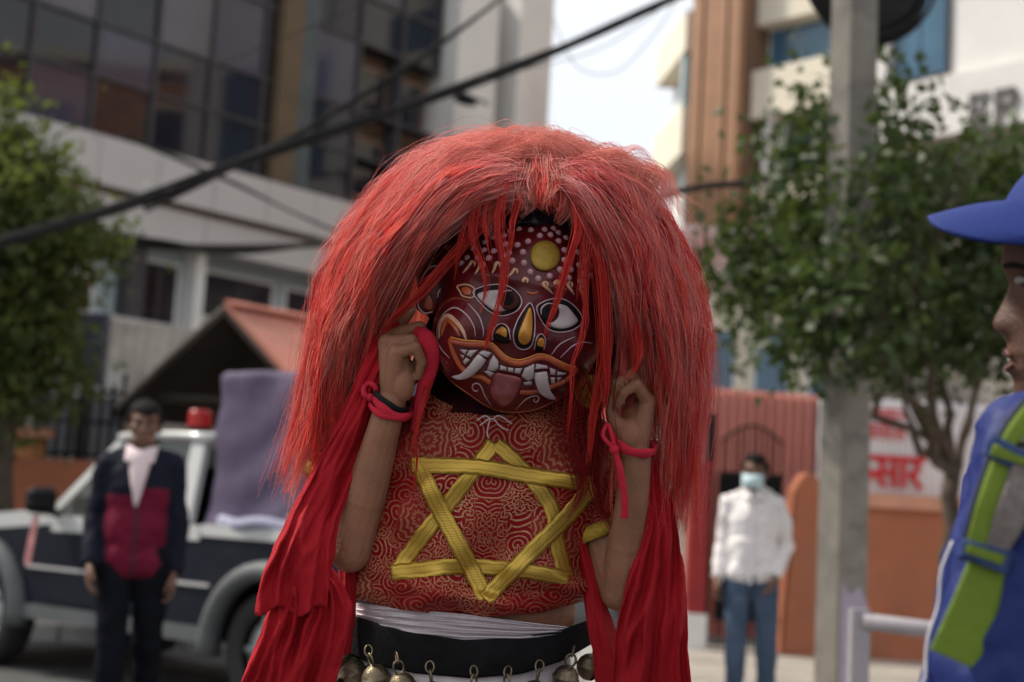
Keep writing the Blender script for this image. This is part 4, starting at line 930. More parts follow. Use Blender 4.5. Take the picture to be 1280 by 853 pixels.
# ---- torso shape: image rows -> centre, half width (px), half depth (m)
TY = np.array([455, 478, 500, 530, 560, 600, 650, 700, 735, 755, 775, 900.])
TCX = np.array([630, 626, 620, 614, 611, 608, 602, 594, 589, 588, 588, 588.])
TW = np.array([44, 72, 112, 142, 155, 156, 152, 149, 149, 146, 140, 142.])
THD = np.array([.055, .065, .085, .102, .114, .124, .124, .12, .126, .122, .112, .115])
TDC = .07
def tcx(y): return np.interp(y, TY, TCX)
def tw_(y): return np.interp(y, TY, TW)
def thd(y): return np.interp(y, TY, THD)
def folds(x, y):
    x = np.asarray(x, float); y = np.asarray(y, float)
    f = .0022 * np.sin((x * .9 + y * .55) / 17) * np.exp(-((y - 700) / 80) ** 2) + .0026 * np.sin((x * .35 - y) / 11 + 1) * np.exp(-((y - 735) / 30) ** 2)
    f += .002 * np.sin((x - y * .8) / 21 + 2) * np.exp(-(((x - 700) / 60) ** 2)) + .0018 * np.sin((x + y * .9) / 19) * np.exp(-(((x - 500) / 60) ** 2))
    f = f * 1.9 + .0028 * np.sin((x * .62 + y * .8) / 13 + 1.3 * np.sin(y / 31)) * np.exp(-((y - 615) / 70) ** 2) * (.35 + .65 * np.clip(np.abs(x - 600) / 110, 0, 1)) + .003 * np.sin((y - .22 * np.abs(x - 590)) / 6.5 + 1.1 * np.sin(x / 27)) * np.exp(-((y - 748) / 15) ** 2)
    f = f * 2.2 + .0035 * np.sin(x / 5.2 + 1.5 * np.sin(x / 37)) * np.exp(-((y - 766) / 13) ** 2) + .005 * np.sin((x * .5 - y * .9) / 9.5 + 1.6 * np.sin(x / 45)) * np.exp(-((x - 500) / 42) ** 2 - ((y - 665) / 55) ** 2) + .005 * np.sin((x * .55 + y * .85) / 9 + 1.2 * np.sin(y / 40)) * np.exp(-((x - 705) / 34) ** 2 - ((y - 660) / 60) ** 2)
    f += .008 * np.exp(-((x - 612 - (y - 600) * .25) / 9) ** 2) * np.exp(-((y - 690) / 60) ** 2)
    return np.maximum(f, -.009)
def tfront(x, y, g=1.0):
    u = np.clip((x - tcx(y)) / (tw_(y) * g), -1, 1); return TDC - thd(y) * g * (1 - np.abs(u) ** 2.5) ** .4 - folds(x, y)
# ---- skin: one continuous body with arms, hands and fingers
def fing(pts, rad): return chain(pts, [r * .93 for r in rad], 12)
def Z(o, s, pts):      # joints given in an enlarged window of the photograph
    return [Q(o[0] + a / s, o[1] + b / s, d / 1000.) for a, b, d in pts]
zl = lambda pts: Z((440, 370), 5.333, pts)
zr = lambda pts: Z((720, 440), 5.333, pts)
parts = []
n = 40; rows_ = []
ang = np.linspace(0, 2 * math.pi, n, endpoint=False)
for y in np.linspace(500, 890, 30):
    g = np.interp(y, [500, 520, 740, 765, 800, 890], [.8, .83, .83, .93, .9, .82]); x = tcx(y) + tw_(y) * g * np.sin(ang); rows_.append(Q(x, np.full(n, y), TDC - thd(y) * g * np.cos(ang)))
V = np.array(rows_).reshape(-1, 3); parts.append((V, [tuple(reversed(f)) for f in gridf(30, n, False, True)] + [tuple(range(n)), tuple(reversed(range(29 * n, 30 * n)))]))
hdc = Q(645, 400, .06)
parts += head_parts(hdc, -vF, vR, vU, .95) + [cone(Q(640, 450, .07), Q(632, 500, .08), .055, .06)]
# arm on the left of the picture
shL, elL, wrL = Q(432, 556, .09), Q(438, 688, .0), Q(489, 503, -.055)
parts += chain([Q(520, 545, .07), shL], [.055, .052]) + chain([shL, elL], [.044, .033]) + chain([elL, lerp(elL, wrL, .35), wrL], [.0325, .0315, .0225])
W0 = zl([(270, 715, -52)])[0]
mcps = zl([(295, 380, -78), (232, 310, -62), (228, 285, -42), (262, 250, -25)])
for mc, r in zip(mcps, (.0125, .0132, .0132, .0125)): parts.append(cone(W0, mc, .0185, r))
parts += [sphere(zl([(335, 590, -66)])[0], (.0185, .016, .026), ax=[vR, vF, vU])]
parts += fing(zl([(295, 380, -78), (425, 345, -84), (466, 440, -76), (440, 535, -64)]), [.0112, .0092, .0082, .007])
parts += fing(zl([(232, 310, -62), (395, 292, -68), (452, 390, -56), (445, 490, -46)]), [.012, .0098, .0088, .0075])
parts += fing(zl([(228, 285, -42), (330, 238, -50), (452, 205, -50), (492, 270, -42), (490, 340, -36)]), [.012, .0102, .0094, .0086, .0074])
parts += fing(zl([(262, 250, -25), (335, 170, -32), (392, 100, -46)]), [.0115, .0098, .0078])
parts += fing(zl([(300, 640, -40), (400, 540, -30), (440, 460, -34), (452, 380, -40)]), [.016, .013, .0105, .0085])
parts += [cone(zl([(300, 470, -60)])[0], zl([(380, 500, -50)])[0], .02, .014), cone(zl([(300, 560, -58)])[0], zl([(310, 430, -62)])[0], .02, .018)]
# arm on the right of the picture
shR, elR, wrR = Q(728, 570, .09), Q(776, 738, .0), Q(797, 572, -.06)
parts += chain([Q(670, 550, .07), shR], [.055, .05]) + chain([shR, elR], [.044, .032]) + chain([elR, lerp(elR, wrR, .35), wrR], [.0315, .0288, .0208])
W1 = zr([(405, 650, -58)])[0]
mcr = zr([(478, 330, -72), (470, 280, -54), (462, 245, -34), (455, 225, -16)])
for mc, r in zip(mcr, (.013, .0132, .013, .0125)): parts.append(cone(W1, mc, .0175, r))
parts += [sphere(zr([(365, 555, -64)])[0], (.022, .016, .026), ax=[vR, vF, vU])]
parts += fing(zr([(478, 330, -72), (402, 218, -92), (318, 268, -92), (282, 350, -82)]), [.0115, .0094, .0083, .0068])
parts += fing(zr([(470, 280, -54), (362, 152, -76), (272, 218, -78), (240, 345, -72)]), [.0118, .0098, .0088, .0072])
parts += fing(zr([(462, 245, -34), (395, 118, -52), (300, 120, -58), (262, 190, -56)]), [.0118, .0098, .0088, .0074])
parts += fing(zr([(455, 225, -16), (445, 105, -30), (350, 70, -40)]), [.0115, .0098, .008])
parts += fing(zr([(370, 620, -55), (290, 500, -62), (245, 440, -66), (232, 380, -68)]), [.0165, .0135, .011, .0088])
parts += [cone(zr([(420, 420, -50)])[0], zr([(330, 420, -40)])[0], .02, .014), cone(zr([(410, 540, -58)])[0], zr([(450, 400, -56)])[0], .021, .018)]
# legs down to the ground
hipc = Q(588, 880, .07); LX = np.array([1.0, 0, 0]); zz = np.array([0, 0, 1.0]); LEG = {}
for q in (-1, 1):
    hp = hipc + LX * .085 * q - zz * .02; kn = np.array([hp[0] + .03 * q, hp[1] - .03, .5]); an = np.array([hp[0] + .05 * q, hp[1] + .02, .085]); toe = an + np.array([.03 * q, -.15, -.05])
    parts += chain([hp, kn, an], [.085, .055, .038]) + chain([an, toe], [.042, .03]); LEG[q] = (hp, kn, an, toe)
parts.append(sphere(hipc, (.135, .09, .1)))
V, F = remesh(parts, .0021, 3, .45)
M_dskin = mat('dancer_skin', (.31, .15, .09), .5, .1, 22, .22, 220, sub=.1, spec=.22, c2=(.23, .105, .06), dirt=(.29, .11, .07), dscale=28, damt=.6)
mesh('body', (V, F), M_dskin, DN, True)
M_nail = mat('nail', (.33, .2, .16), .3, .08)
for (c, nrm, ax_) in [(zl([(404, 84, -50)])[0], vU * .6 - vR * .2 - vF * .5, vR * .6 + vU * .8)]:
    nrm = nrm / np.linalg.norm(nrm); ax_ = ax_ - nrm * np.dot(ax_, nrm); ax_ /= np.linalg.norm(ax_); mesh('fingernail', sphere(c, (.0045, .0065, .0016), ax=[np.cross(nrm, ax_), ax_, nrm]), M_nail, DN, True)
# ---- brocade top
def brocade():
    m, nt, b = nodes_of('brocade'); L = nt.links.new
    tc = nd(nt, 'ShaderNodeTexCoord'); sp = nd(nt, 'ShaderNodeSeparateXYZ'); L(tc.outputs['Object'], sp.inputs[0])
    def math_(op, a, bb=None, cc=None):
        n_ = nd(nt, 'ShaderNodeMath', operation=op)
        for i, v in enumerate((a, bb, cc)):
            if v is None: continue
            if isinstance(v, (int, float)): n_.inputs[i].default_value = v
            else: L(v, n_.inputs[i])
        return n_.outputs[0]
    xs = math_('ADD', sp.outputs['X'], math_('MULTIPLY', sp.outputs['Z'], -.06)); xs = math_('ADD', xs, .07)
    ax_ = math_('ABSOLUTE', xs); cb = nd(nt, 'ShaderNodeCombineXYZ'); L(ax_, cb.inputs[0]); L(sp.outputs['Z'], cb.inputs[1])
    nz = nd(nt, 'ShaderNodeTexNoise', Scale=14.0, Detail=2); L(cb.outputs[0], nz.inputs['Vector'])
    vm = nd(nt, 'ShaderNodeVectorMath', operation='MULTIPLY_ADD'); L(nz.outputs['Color'], vm.inputs[0]); vm.inputs[1].default_value = (.03, .03, 0); L(cb.outputs[0], vm.inputs[2])
    def scroll(scale, freq, arms, width, rand):
        vo = nd(nt, 'ShaderNodeTexVoronoi', voronoi_dimensions='2D', feature='F1', Scale=scale, Randomness=rand); L(vm.outputs[0], vo.inputs['Vector'])
        lo = nd(nt, 'ShaderNodeVectorMath', operation='SUBTRACT'); L(vm.outputs[0], lo.inputs[0]); L(vo.outputs['Position'], lo.inputs[1]); s2 = nd(nt, 'ShaderNodeSeparateXYZ'); L(lo.outputs[0], s2.inputs[0])
        an = math_('ARCTAN2', s2.outputs[1], s2.outputs[0]); ph = math_('ADD', math_('MULTIPLY', an, arms), math_('MULTIPLY', vo.outputs['Distance'], freq))
        s = math_('SINE', ph); r = nd(nt, 'ShaderNodeMapRange', interpolation_type='SMOOTHSTEP'); r.inputs['From Min'].default_value = width; r.inputs['From Max'].default_value = width + .35; L(s, r.inputs['Value']); return r.outputs[0]
    a = scroll(25, 34, 1, .42, .8); c = scroll(58, 20, 2, .45, .9); petals = scroll(40, 14, 8, .5, .85)
    n2 = nd(nt, 'ShaderNodeTexNoise', Scale=20.0, Detail=1); L(cb.outputs[0], n2.inputs['Vector'])
    sel = nd(nt, 'ShaderNodeMapRange', interpolation_type='SMOOTHSTEP'); sel.inputs['From Min'].default_value = .47; sel.inputs['From Max'].default_value = .53; L(n2.outputs['Fac'], sel.inputs['Value'])
    mixf = nd(nt, 'ShaderNodeMix', data_type='FLOAT'); L(sel.outputs[0], mixf.inputs['Factor']); L(a, mixf.inputs['A']); L(math_('MAXIMUM', c, math_('MULTIPLY', petals, .8)), mixf.inputs['B'])
    # larger leaf shapes ringed with outlines and filled with fine petals
    vp = nd(nt, 'ShaderNodeTexVoronoi', voronoi_dimensions='2D', feature='F1', Scale=12.5, Randomness=.7); L(vm.outputs[0], vp.inputs['Vector'])
    ins = nd(nt, 'ShaderNodeMapRange', interpolation_type='SMOOTHSTEP'); ins.inputs['From Min'].default_value = .46; ins.inputs['From Max'].default_value = .43; L(vp.outputs['Distance'], ins.inputs['Value'])
    lp = nd(nt, 'ShaderNodeVectorMath', operation='SUBTRACT'); L(vm.outputs[0], lp.inputs[0]); L(vp.outputs['Position'], lp.inputs[1]); s3 = nd(nt, 'ShaderNodeSeparateXYZ'); L(lp.outputs[0], s3.inputs[0])
    an3 = math_('ARCTAN2', s3.outputs[1], s3.outputs[0]); scal = math_('MULTIPLY', math_('ABSOLUTE', math_('SINE', math_('MULTIPLY', an3, 6.0))), .05)
    rings = math_('SINE', math_('MULTIPLY', math_('ADD', vp.outputs['Distance'], scal), 52.0)); rr_ = nd(nt, 'ShaderNodeMapRange', interpolation_type='SMOOTHSTEP'); rr_.inputs['From Min'].default_value = .0; rr_.inputs['From Max'].default_value = .5; L(rings, rr_.inputs['Value'])
    pick = nd(nt, 'ShaderNodeSeparateColor'); L(vp.outputs['Color'], pick.inputs[0]); pk = math_('GREATER_THAN', pick.outputs[0], .45); insf = math_('MULTIPLY', ins.outputs[0], pk)
    mix2 = nd(nt, 'ShaderNodeMix', data_type='FLOAT'); L(insf, mix2.inputs['Factor']); L(mixf.outputs['Result'], mix2.inputs['A']); L(math_('ADD', math_('MULTIPLY', rr_.outputs[0], .7), .1), mix2.inputs['B'])
    lowf = nd(nt, 'ShaderNodeTexNoise', Scale=11.0, Detail=1); L(cb.outputs[0], lowf.inputs['Vector']); lr = nd(nt, 'ShaderNodeMapRange'); lr.inputs['From Min'].default_value = .35; lr.inputs['From Max'].default_value = .65; lr.inputs['To Min'].default_value = .3; L(lowf.outputs['Fac'], lr.inputs['Value'])
    fac = math_('MULTIPLY', mix2.outputs['Result'], lr.outputs[0])
    # broken-up thread
    th = nd(nt, 'ShaderNodeTexNoise', Scale=420.0, Detail=2); L(tc.outputs['Object'], th.inputs['Vector']); thr = nd(nt, 'ShaderNodeMapRange'); thr.inputs['From Min'].default_value = .3; thr.inputs['From Max'].default_value = .6; thr.inputs['To Min'].default_value = .45; L(th.outputs['Fac'], thr.inputs['Value'])
    fac = math_('MULTIPLY', fac, thr.outputs[0])
    mx = nd(nt, 'ShaderNodeMix', data_type='RGBA'); mx.inputs['A'].default_value = (.2, .003, .006, 1); mx.inputs['B'].default_value = (.5, .28, .15, 1); L(fac, mx.inputs['Factor']); L(mx.outputs['Result'], b.inputs['Base Color'])
    L(math_('MULTIPLY', fac, .35), b.inputs['Metallic']); b.inputs['Roughness'].default_value = .5; b.inputs['Specular IOR Level'].default_value = .1
    bp = nd(nt, 'ShaderNodeBump', Strength=.35, Distance=.002); L(math_('ADD', fac, math_('MULTIPLY', th.outputs['Fac'], .4)), bp.inputs['Height']); L(bp.outputs[0], b.inputs['Normal'])
    return m
M_broc = brocade()
def hem(x): return np.interp(x, [430, 445, 500, 600, 680, 728, 745], [746, 749, 762, 772, 765, 752, 750])
nA, nR = 200, 150; ang = np.linspace(0, 2 * math.pi, nA, endpoint=False); R_ = []
for k in range(nR):
    sa, ca = np.sign(np.sin(ang)) * np.abs(np.sin(ang)) ** .8, np.sign(np.cos(ang)) * np.abs(np.cos(ang)) ** .8
    t = k / (nR - 1); y0 = lerp(488, 760, t); x = tcx(y0) + tw_(y0) * sa; ytp = 486 + 34 * np.exp(-((x - 624) / 62) ** 2) * (ca > 0); y = lerp(ytp, hem(x), t); x = tcx(y) + tw_(y) * sa
    puff = 1 + .04 * np.exp(-((t - .93) / .06) ** 2) - .05 * max(0, (t - .975) / .025)
    dd = TDC - thd(y) * puff * ca - folds(x, y) * np.sign(np.cos(ang) + .2) * (np.cos(ang) > -.2)
    R_.append(Q(tcx(y) + tw_(y) * (1 + (puff - 1) * .5) * (1 + .009 * np.sin(y / 9 + 2 * np.sin(y / 23)) - .02 * np.exp(-((y - 705) / 22) ** 2)) * sa, y, dd))
tp_ = mesh('brocade_top', (np.array(R_).reshape(-1, 3), gridf(nR, nA, False, True)), M_broc, DN, True); solid(tp_, .0016, 1)
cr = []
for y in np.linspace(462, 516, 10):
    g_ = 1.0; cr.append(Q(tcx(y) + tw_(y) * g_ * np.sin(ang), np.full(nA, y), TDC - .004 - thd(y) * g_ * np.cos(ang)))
co_ = mesh('neck_shade', (np.array(cr).reshape(-1, 3), gridf(10, nA, False, True)), mat('neck_shade_dark', (.03, .006, .008), .95, .3, 30, .3, 150, spec=.05), DN, True); solid(co_, .002)  # added dark band, stands in for the shade under the mask's chin
def sleeve(a, b, r0, r1, trimw, nm):
    a, b = np.asarray(a), np.asarray(b); t = np.linspace(0, 1, 18); pts = a + (b - a) * t[:, None]; rr = lerp(r0, r1, t) + .0025 * np.sin(t * 21) + .002 * np.sin(t * 9 + 2)
    o = mesh(nm, tube(pts, rr, 40, cap=False), M_broc, DN, True); solid(o, .0016, 1)
    d = (b - a) / np.linalg.norm(b - a); tr_ = mesh('sleeve_trim', tube(np.array([b - d * trimw, b - d * trimw * .5, b + d * .001]), np.array([r1 + .0035, r1 + .0045, r1 + .0035]), 40, cap=False), M_gold, o, True); solid(tr_, .002, 1)
def goldmat():
    m, nt, b = nodes_of('gold_braid'); L = nt.links.new
    at = nd(nt, 'ShaderNodeVertexColor', layer_name='tint'); sp = nd(nt, 'ShaderNodeSeparateColor'); L(at.outputs['Color'], sp.inputs[0])
    def mm(op, a, c):
        n_ = nd(nt, 'ShaderNodeMath', operation=op)
        for i, v in enumerate((a, c)):
            if v is None: continue
            if isinstance(v, (int, float)): n_.inputs[i].default_value = v
            else: L(v, n_.inputs[i])
        return n_.outputs[0]
    v = mm('ABSOLUTE', mm('SUBTRACT', sp.outputs[1], .5), None)
    ph = mm('ADD', mm('MULTIPLY', sp.outputs[0], 2300.0), mm('MULTIPLY', sp.outputs[1], 34.0)); w = mm('SINE', ph, None)
    g = mm('SINE', mm('MULTIPLY', v, 25.0), None); h = mm('ADD', mm('MULTIPLY', w, .6), mm('MULTIPLY', g, .4))
    rm = nd(nt, 'ShaderNodeMapRange'); rm.inputs['From Min'].default_value = -1; rm.inputs['From Max'].default_value = 1; L(h, rm.inputs['Value'])
    mx = nd(nt, 'ShaderNodeMix', data_type='RGBA'); mx.inputs['A'].default_value = (.33, .19, .022, 1); mx.inputs['B'].default_value = (.64, .42, .075, 1); L(rm.outputs[0], mx.inputs['Factor'])
    L(mx.outputs['Result'], b.inputs['Base Color']); b.inputs['Metallic'].default_value = .65; b.inputs['Roughness'].default_value = .36
    bp = nd(nt, 'ShaderNodeBump', Strength=.3, Distance=.001); L(h, bp.inputs['Height']); L(bp.outputs[0], b.inputs['Normal']); return m
M_braid = goldmat()
M_gold = mat('gold_cloth', (.5, .33, .05), .45, .2, 90, .4, 300, metal=.4)
sleeve(Q(462, 536, .08), Q(416, 612, .06), .062, .052, .018, 'sleeve'); sleeve(Q(705, 548, .08), Q(754, 672, .045), .066, .05, .02, 'sleeve')
# hexagram of gold braid sewn on the chest: six strips
def braid(pts, wd, lift):
    p = catmull(pts, 14) if len(pts) > 2 else np.array([lerp(np.array(pts[0], float), np.array(pts[1], float), t) for t in np.linspace(0, 1, 26)])
    d = np.gradient(p, axis=0); d /= np.linalg.norm(d, axis=1)[:, None]; nrm = np.stack([-d[:, 1], d[:, 0]], 1); s = np.concatenate([[0], np.cumsum(np.linalg.norm(np.diff(p, axis=0), axis=1))]) * PX
    V = []; C_ = []
    for v in np.linspace(-1, 1, 7):
        w = p + nrm * v * wd / 2 + nrm * (.5 * np.sin(s * 300))[:, None]
        V.append(Q(w[:, 0], w[:, 1], tfront(w[:, 0], w[:, 1]) - lift + .0012 * abs(v) ** 3)); C_.append(np.stack([s, np.full_like(s, v / 2 + .5), 0 * s], 1))
    V = np.array(V).reshape(-1, 3); C_ = np.array(C_).reshape(-1, 3)
    o = mesh('braid', (V, gridf(7, len(p))), M_braid, tp_, True, C_); solid(o, .0016, -1); return o
braid([(618, 553), (570, 618), (530, 668), (494, 716)], 20, .0042); braid([(620, 554), (655, 588), (690, 636), (697, 680), (709, 722)], 19, .0046)
braid([(489, 716), (560, 709), (640, 712), (712, 724)], 20, .0058)
braid([(521, 576), (545, 628), (576, 686), (608, 748)], 21, .0066); braid([(514, 582), (590, 583), (660, 594), (740, 606)], 20, .008); braid([(741, 606), (712, 642), (664, 690), (606, 749)], 20, .0094)
# ---- sash, skirt, bare waist
def wrapband(ytop, ybot, grow, nrow, bump, a0=0, a1=2 * math.pi, nA=120, closed=True):
    ang = np.linspace(a0, a1, nA, endpoint=not closed); R_ = []
    for k in range(nrow):
        t = k / (nrow - 1); y0 = np.full(nA, 790.); x = tcx(y0) + (tw_(y0) * grow) * np.sin(ang); y = lerp(ytop(x), ybot(x), t); R_.append(Q(x, y, TDC - thd(790) * grow * np.cos(ang) - bump(t, x, ang)))
    return np.array(R_).reshape(-1, 3), gridf(nrow, nA, False, closed)
M_sash = mat('white_cotton', (.54, .47, .49), .85, .06, 8, .25, 90)
st = lambda x: np.interp(x, [430, 445, 500, 600, 680, 725, 745], [752, 754, 758, 770, 781, 787, 786]); sb = lambda x: np.interp(x, [430, 445, 480, 520, 580, 650, 700, 725, 745], [778, 782, 795, 804, 811, 808, 798, 790, 788])
sash = mesh('sash', wrapband(st, sb, 1.02, 60, lambda t, x, a: .0045 * np.sin(t * 30 + .9 * np.sin(x / 60) + (x - 590) / 75) * np.sin(math.pi * t) ** .5 + .0025 * np.sin(t * 60 + x / 25 + 2 * np.sin(x / 40)) + .006 * math.sin(math.pi * t)), M_sash, DN, True); solid(sash, .002, 1)
skv = []; na = 140; an = np.linspace(0, 2 * math.pi, na, endpoint=False); wc = Q(588, 815, .07)
for k in range(26):
    t = k / 25; z = lerp(wc[2] + .01, .36, t); ra, rb = lerp(.15, .34, t ** 1.2), lerp(.112, .3, t ** 1.4); pl = 1 + (.004 + .07 * t) * np.sin(an * 24 + .6 * np.sin(an * 5)); skv.append(np.stack([wc[0] + ra * np.sin(an) * pl, wc[1] - rb * np.cos(an) * pl, np.full(na, z)], 1))
sk = mesh('skirt', (np.array(skv).reshape(-1, 3), gridf(26, na, False, True)), M_sash, DN, True); solid(sk, .002)
for q in (-1, 1):
    hp, kn, an_, toe = LEG[q]; V, F = remesh([cone(an_ + (0, 0, -.03), toe + (0, 0, .02), .046, .036), cone(an_, an_ + (0, 0, -.03), .046, .048)], .007, 2); V[:, 2] = np.maximum(V[:, 2], .004); mesh('shoe', (V, F), M_blackpl, DN, True)
# ---- scarves and wrist ties
M_scarf = mat('red_scarf', (.36, .006, .013), .8, .12, 4, .2, 60, c2=(.3, .006, .012))
M_tie = mat('red_ribbon', (.5, .018, .04), .8, .12, 20, .3, 200)
def cloth(name, rows, nf, amp, seed=0, nr=70, nc=56, mt=None, parent=DN, rag=0.0):
    r = np.array(rows, float); yy = np.linspace(r[0, 0], r[-1, 0], nr); xl, xr, dd = (np.interp(yy, r[:, 0], r[:, k]) for k in (1, 2, 3))
    ker = np.ones(5) / 5
    for a_ in (xl, xr, dd): a_[2:-2] = np.convolve(a_, ker, 'valid')
    u = np.linspace(0, 1, nc); Y, U = np.meshgrid(yy, u, indexing='ij'); drift = .9 * np.sin((Y + seed * 31) / 70)
    wdt = (xr - xl)[:, None]; am = amp * np.clip(wdt / 60, .35, 1.4)
    fo = np.array([[mnoise.noise(Vector((u_ * nf * 1.5 + .5 * math.sin(y_ / 90 + seed), y_ * .0075, seed * 3.7))) for u_ in u] for y_ in yy]); f2 = np.array([[mnoise.noise(Vector((u_ * nf * 3.4 + y_ * .012, y_ * .014, seed * 9.1 + 4))) for u_ in u] for y_ in yy])
    f = am * (3.2 * (.5 - np.abs(fo) ** .8) + .55 * f2)
    X = xl[:, None] + wdt * (U + .0 * U); Yb = Y + rag * np.sin(U * 11 + seed) * (Y - yy[0]) / (yy[-1] - yy[0])
    Pn = Q(X, Yb, dd[:, None] - f - .01 * np.sin(math.pi * U)); V = Pn.reshape(-1, 3); V = V + .0022 * np.stack([fbm(V, 26, 3, seed + k * 3.1) for k in range(3)], 1)
    o = mesh(name, (V, gridf(nr, nc)), mt or M_scarf, parent, True); solid(o, .0016); return o
cloth('scarf', [(402, 476, 504, -.03), (430, 464, 500, -.045), (470, 446, 480, -.05), (520, 424, 468, -.04), (560, 403, 454, -.03), (600, 384, 441, -.03), (640, 361, 429, -.035), (680, 343, 420, -.045), (720, 325, 412, -.05), (764, 320, 408, -.055)], 3, .008, 1, rag=7)
cloth('scarf', [(680, 385, 404, .0), (706, 358, 412, -.02), (730, 345, 430, -.035), (760, 338, 442, -.035), (800, 322, 434, -.03), (853, 302, 420, -.015), (1000, 268, 400, -.02)], 4, .010, 2)
cloth('scarf', [(688, 425, 446, .03), (740, 420, 447, .03), (800, 415, 440, .03), (853, 408, 432, .03), (1000, 398, 425, .03)], 2, .006, 3)
cloth('scarf', [(552, 806, 822, -.035), (600, 806, 836, -.03), (650, 801, 846, -.03), (700, 790, 853, -.03), (750, 779, 858, -.035), (790, 768, 859, -.035), (853, 766, 863, -.04), (1000, 750, 880, -.04)], 3, .010, 4)
cloth('scarf', [(672, 720, 731, .01), (700, 723, 738, .01), (740, 729, 753, .01), (790, 736, 770, .0), (853, 745, 790, .0), (1000, 755, 800, 0)], 2, .006, 5)
# loop of scarf over the fingers
lpz = zl([(405, 250, -50), (455, 258, -64), (508, 300, -70), (530, 380, -70), (522, 470, -64), (495, 560, -58), (470, 640, -52), (445, 760, -46), (415, 900, -30)])
wdir = np.array([vR * .8 - vU * .2] * 9)
pth = catmull(lpz, 8); o = mesh('scarf_loop', tube(pth, np.interp(np.linspace(0, 1, len(pth)), [0, .2, .5, .8, 1], [.009, .0125, .012, .009, .006]), 14, up=-vF, flat=.4), M_tie, DN, True)
def ringband(c, axis, r, th, w, seed, m=M_tie, nm='wrist_tie', flat=1.25):
    axis = axis / np.linalg.norm(axis); u = np.cross(axis, vF); u /= np.linalg.norm(u); v = np.cross(axis, u); a = np.linspace(0, 2 * math.pi, 48, endpoint=False)
    pts = np.array([c + r * (math.cos(t) * u + math.sin(t) * v) + axis * (.0018 * math.sin(2 * t + seed)) for t in a]); return mesh(nm, tube(pts, th * (1 + .15 * np.sin(a * 5 + seed)), 10, up=axis, flat=w / th, closed=True), m, DN, True)
axL = wrL - elL; cL = zl([(255, 735, -50)])[0] + vR * .002
ringband(cL, axL + vR * .06, .0295, .0035, .0065, 1); ringband(cL - axL / np.linalg.norm(axL) * .0055, axL, .0305, .0033, .005, 2); ringband(zl([(262, 690, -52)])[0], axL + vR * .05, .0275, .0018, .0045, 0, M_blackpl, 'wrist_cord')
kn = zl([(118, 630, -62)])[0]
mesh('knot', MB().add(*tube(kn + np.array([vR * (.009 * math.cos(a)) + vU * (.010 * math.sin(a)) - vF * .003 * math.sin(2 * a) for a in np.linspace(0, 2 * math.pi, 18, endpoint=False)]), .004, 8, closed=True)).add(*sphere(kn - vU * .01, .006)), M_tie, DN, True)
axR = wrR - elR; cR = zr([(390, 610, -62)])[0]
ringband(cR, axR + vR * .05 - vF * .02, .0305, .003, .007, 3)
kr = zr([(255, 650, -92)])[0]
mesh('knot', MB().add(*sphere(kr, (.007, .006, .007))).add(*tube(catmull([kr, zr([(180, 560, -96)])[0], zr([(210, 485, -90)])[0], zr([(240, 560, -94)])[0], kr], 6), .0032, 8)), M_tie, DN, True)
for pts in ([(255, 650, -92), (285, 760, -90), (300, 850, -86), (310, 900, -84)], [(258, 655, -94), (300, 800, -92), (325, 1000, -86), (322, 1110, -82)]):
    mesh('ribbon_end', tube(catmull(zr(pts), 8), np.linspace(.0035, .006, 8 * 3 + 1), 10, up=-vF, flat=.3), M_tie, DN, True)

# ================================================================ belt of bells
bw = Q(588, 825, .07)
BB = thing('bell_belt', 'black belt hung with round brass bells at the dancer\'s waist', 'belt', bw)
bt = lambda x: np.interp(x, [430, 445, 480, 520, 580, 650, 700, 725, 745], [762, 770, 782, 792, 800, 797, 788, 779, 772]); bbt = lambda x: np.interp(x, [430, 440, 470, 520, 588, 650, 700, 735, 745], [808, 818, 831, 841, 847, 842, 826, 806, 800])
bd = mesh('belt_band', wrapband(bt, bbt, 1.055, 14, lambda t, x, a: .002 * math.sin(math.pi * t) + 0 * x), mat('black_velvet', (.012, .011, .012),   .9, .3, 30, .3, 200, spec=.05), BB, True); solid(bd, .004, 1)
M_brass = mat('aged_brass', (.23, .185, .12), .38, .3, 60, .25, 120, metal=.85, c2=(.1, .075, .05), dirt=(.05, .04, .03), dscale=40, damt=.6)
M_slot = mat('bell_slot', (.005, .004, .004), .9)
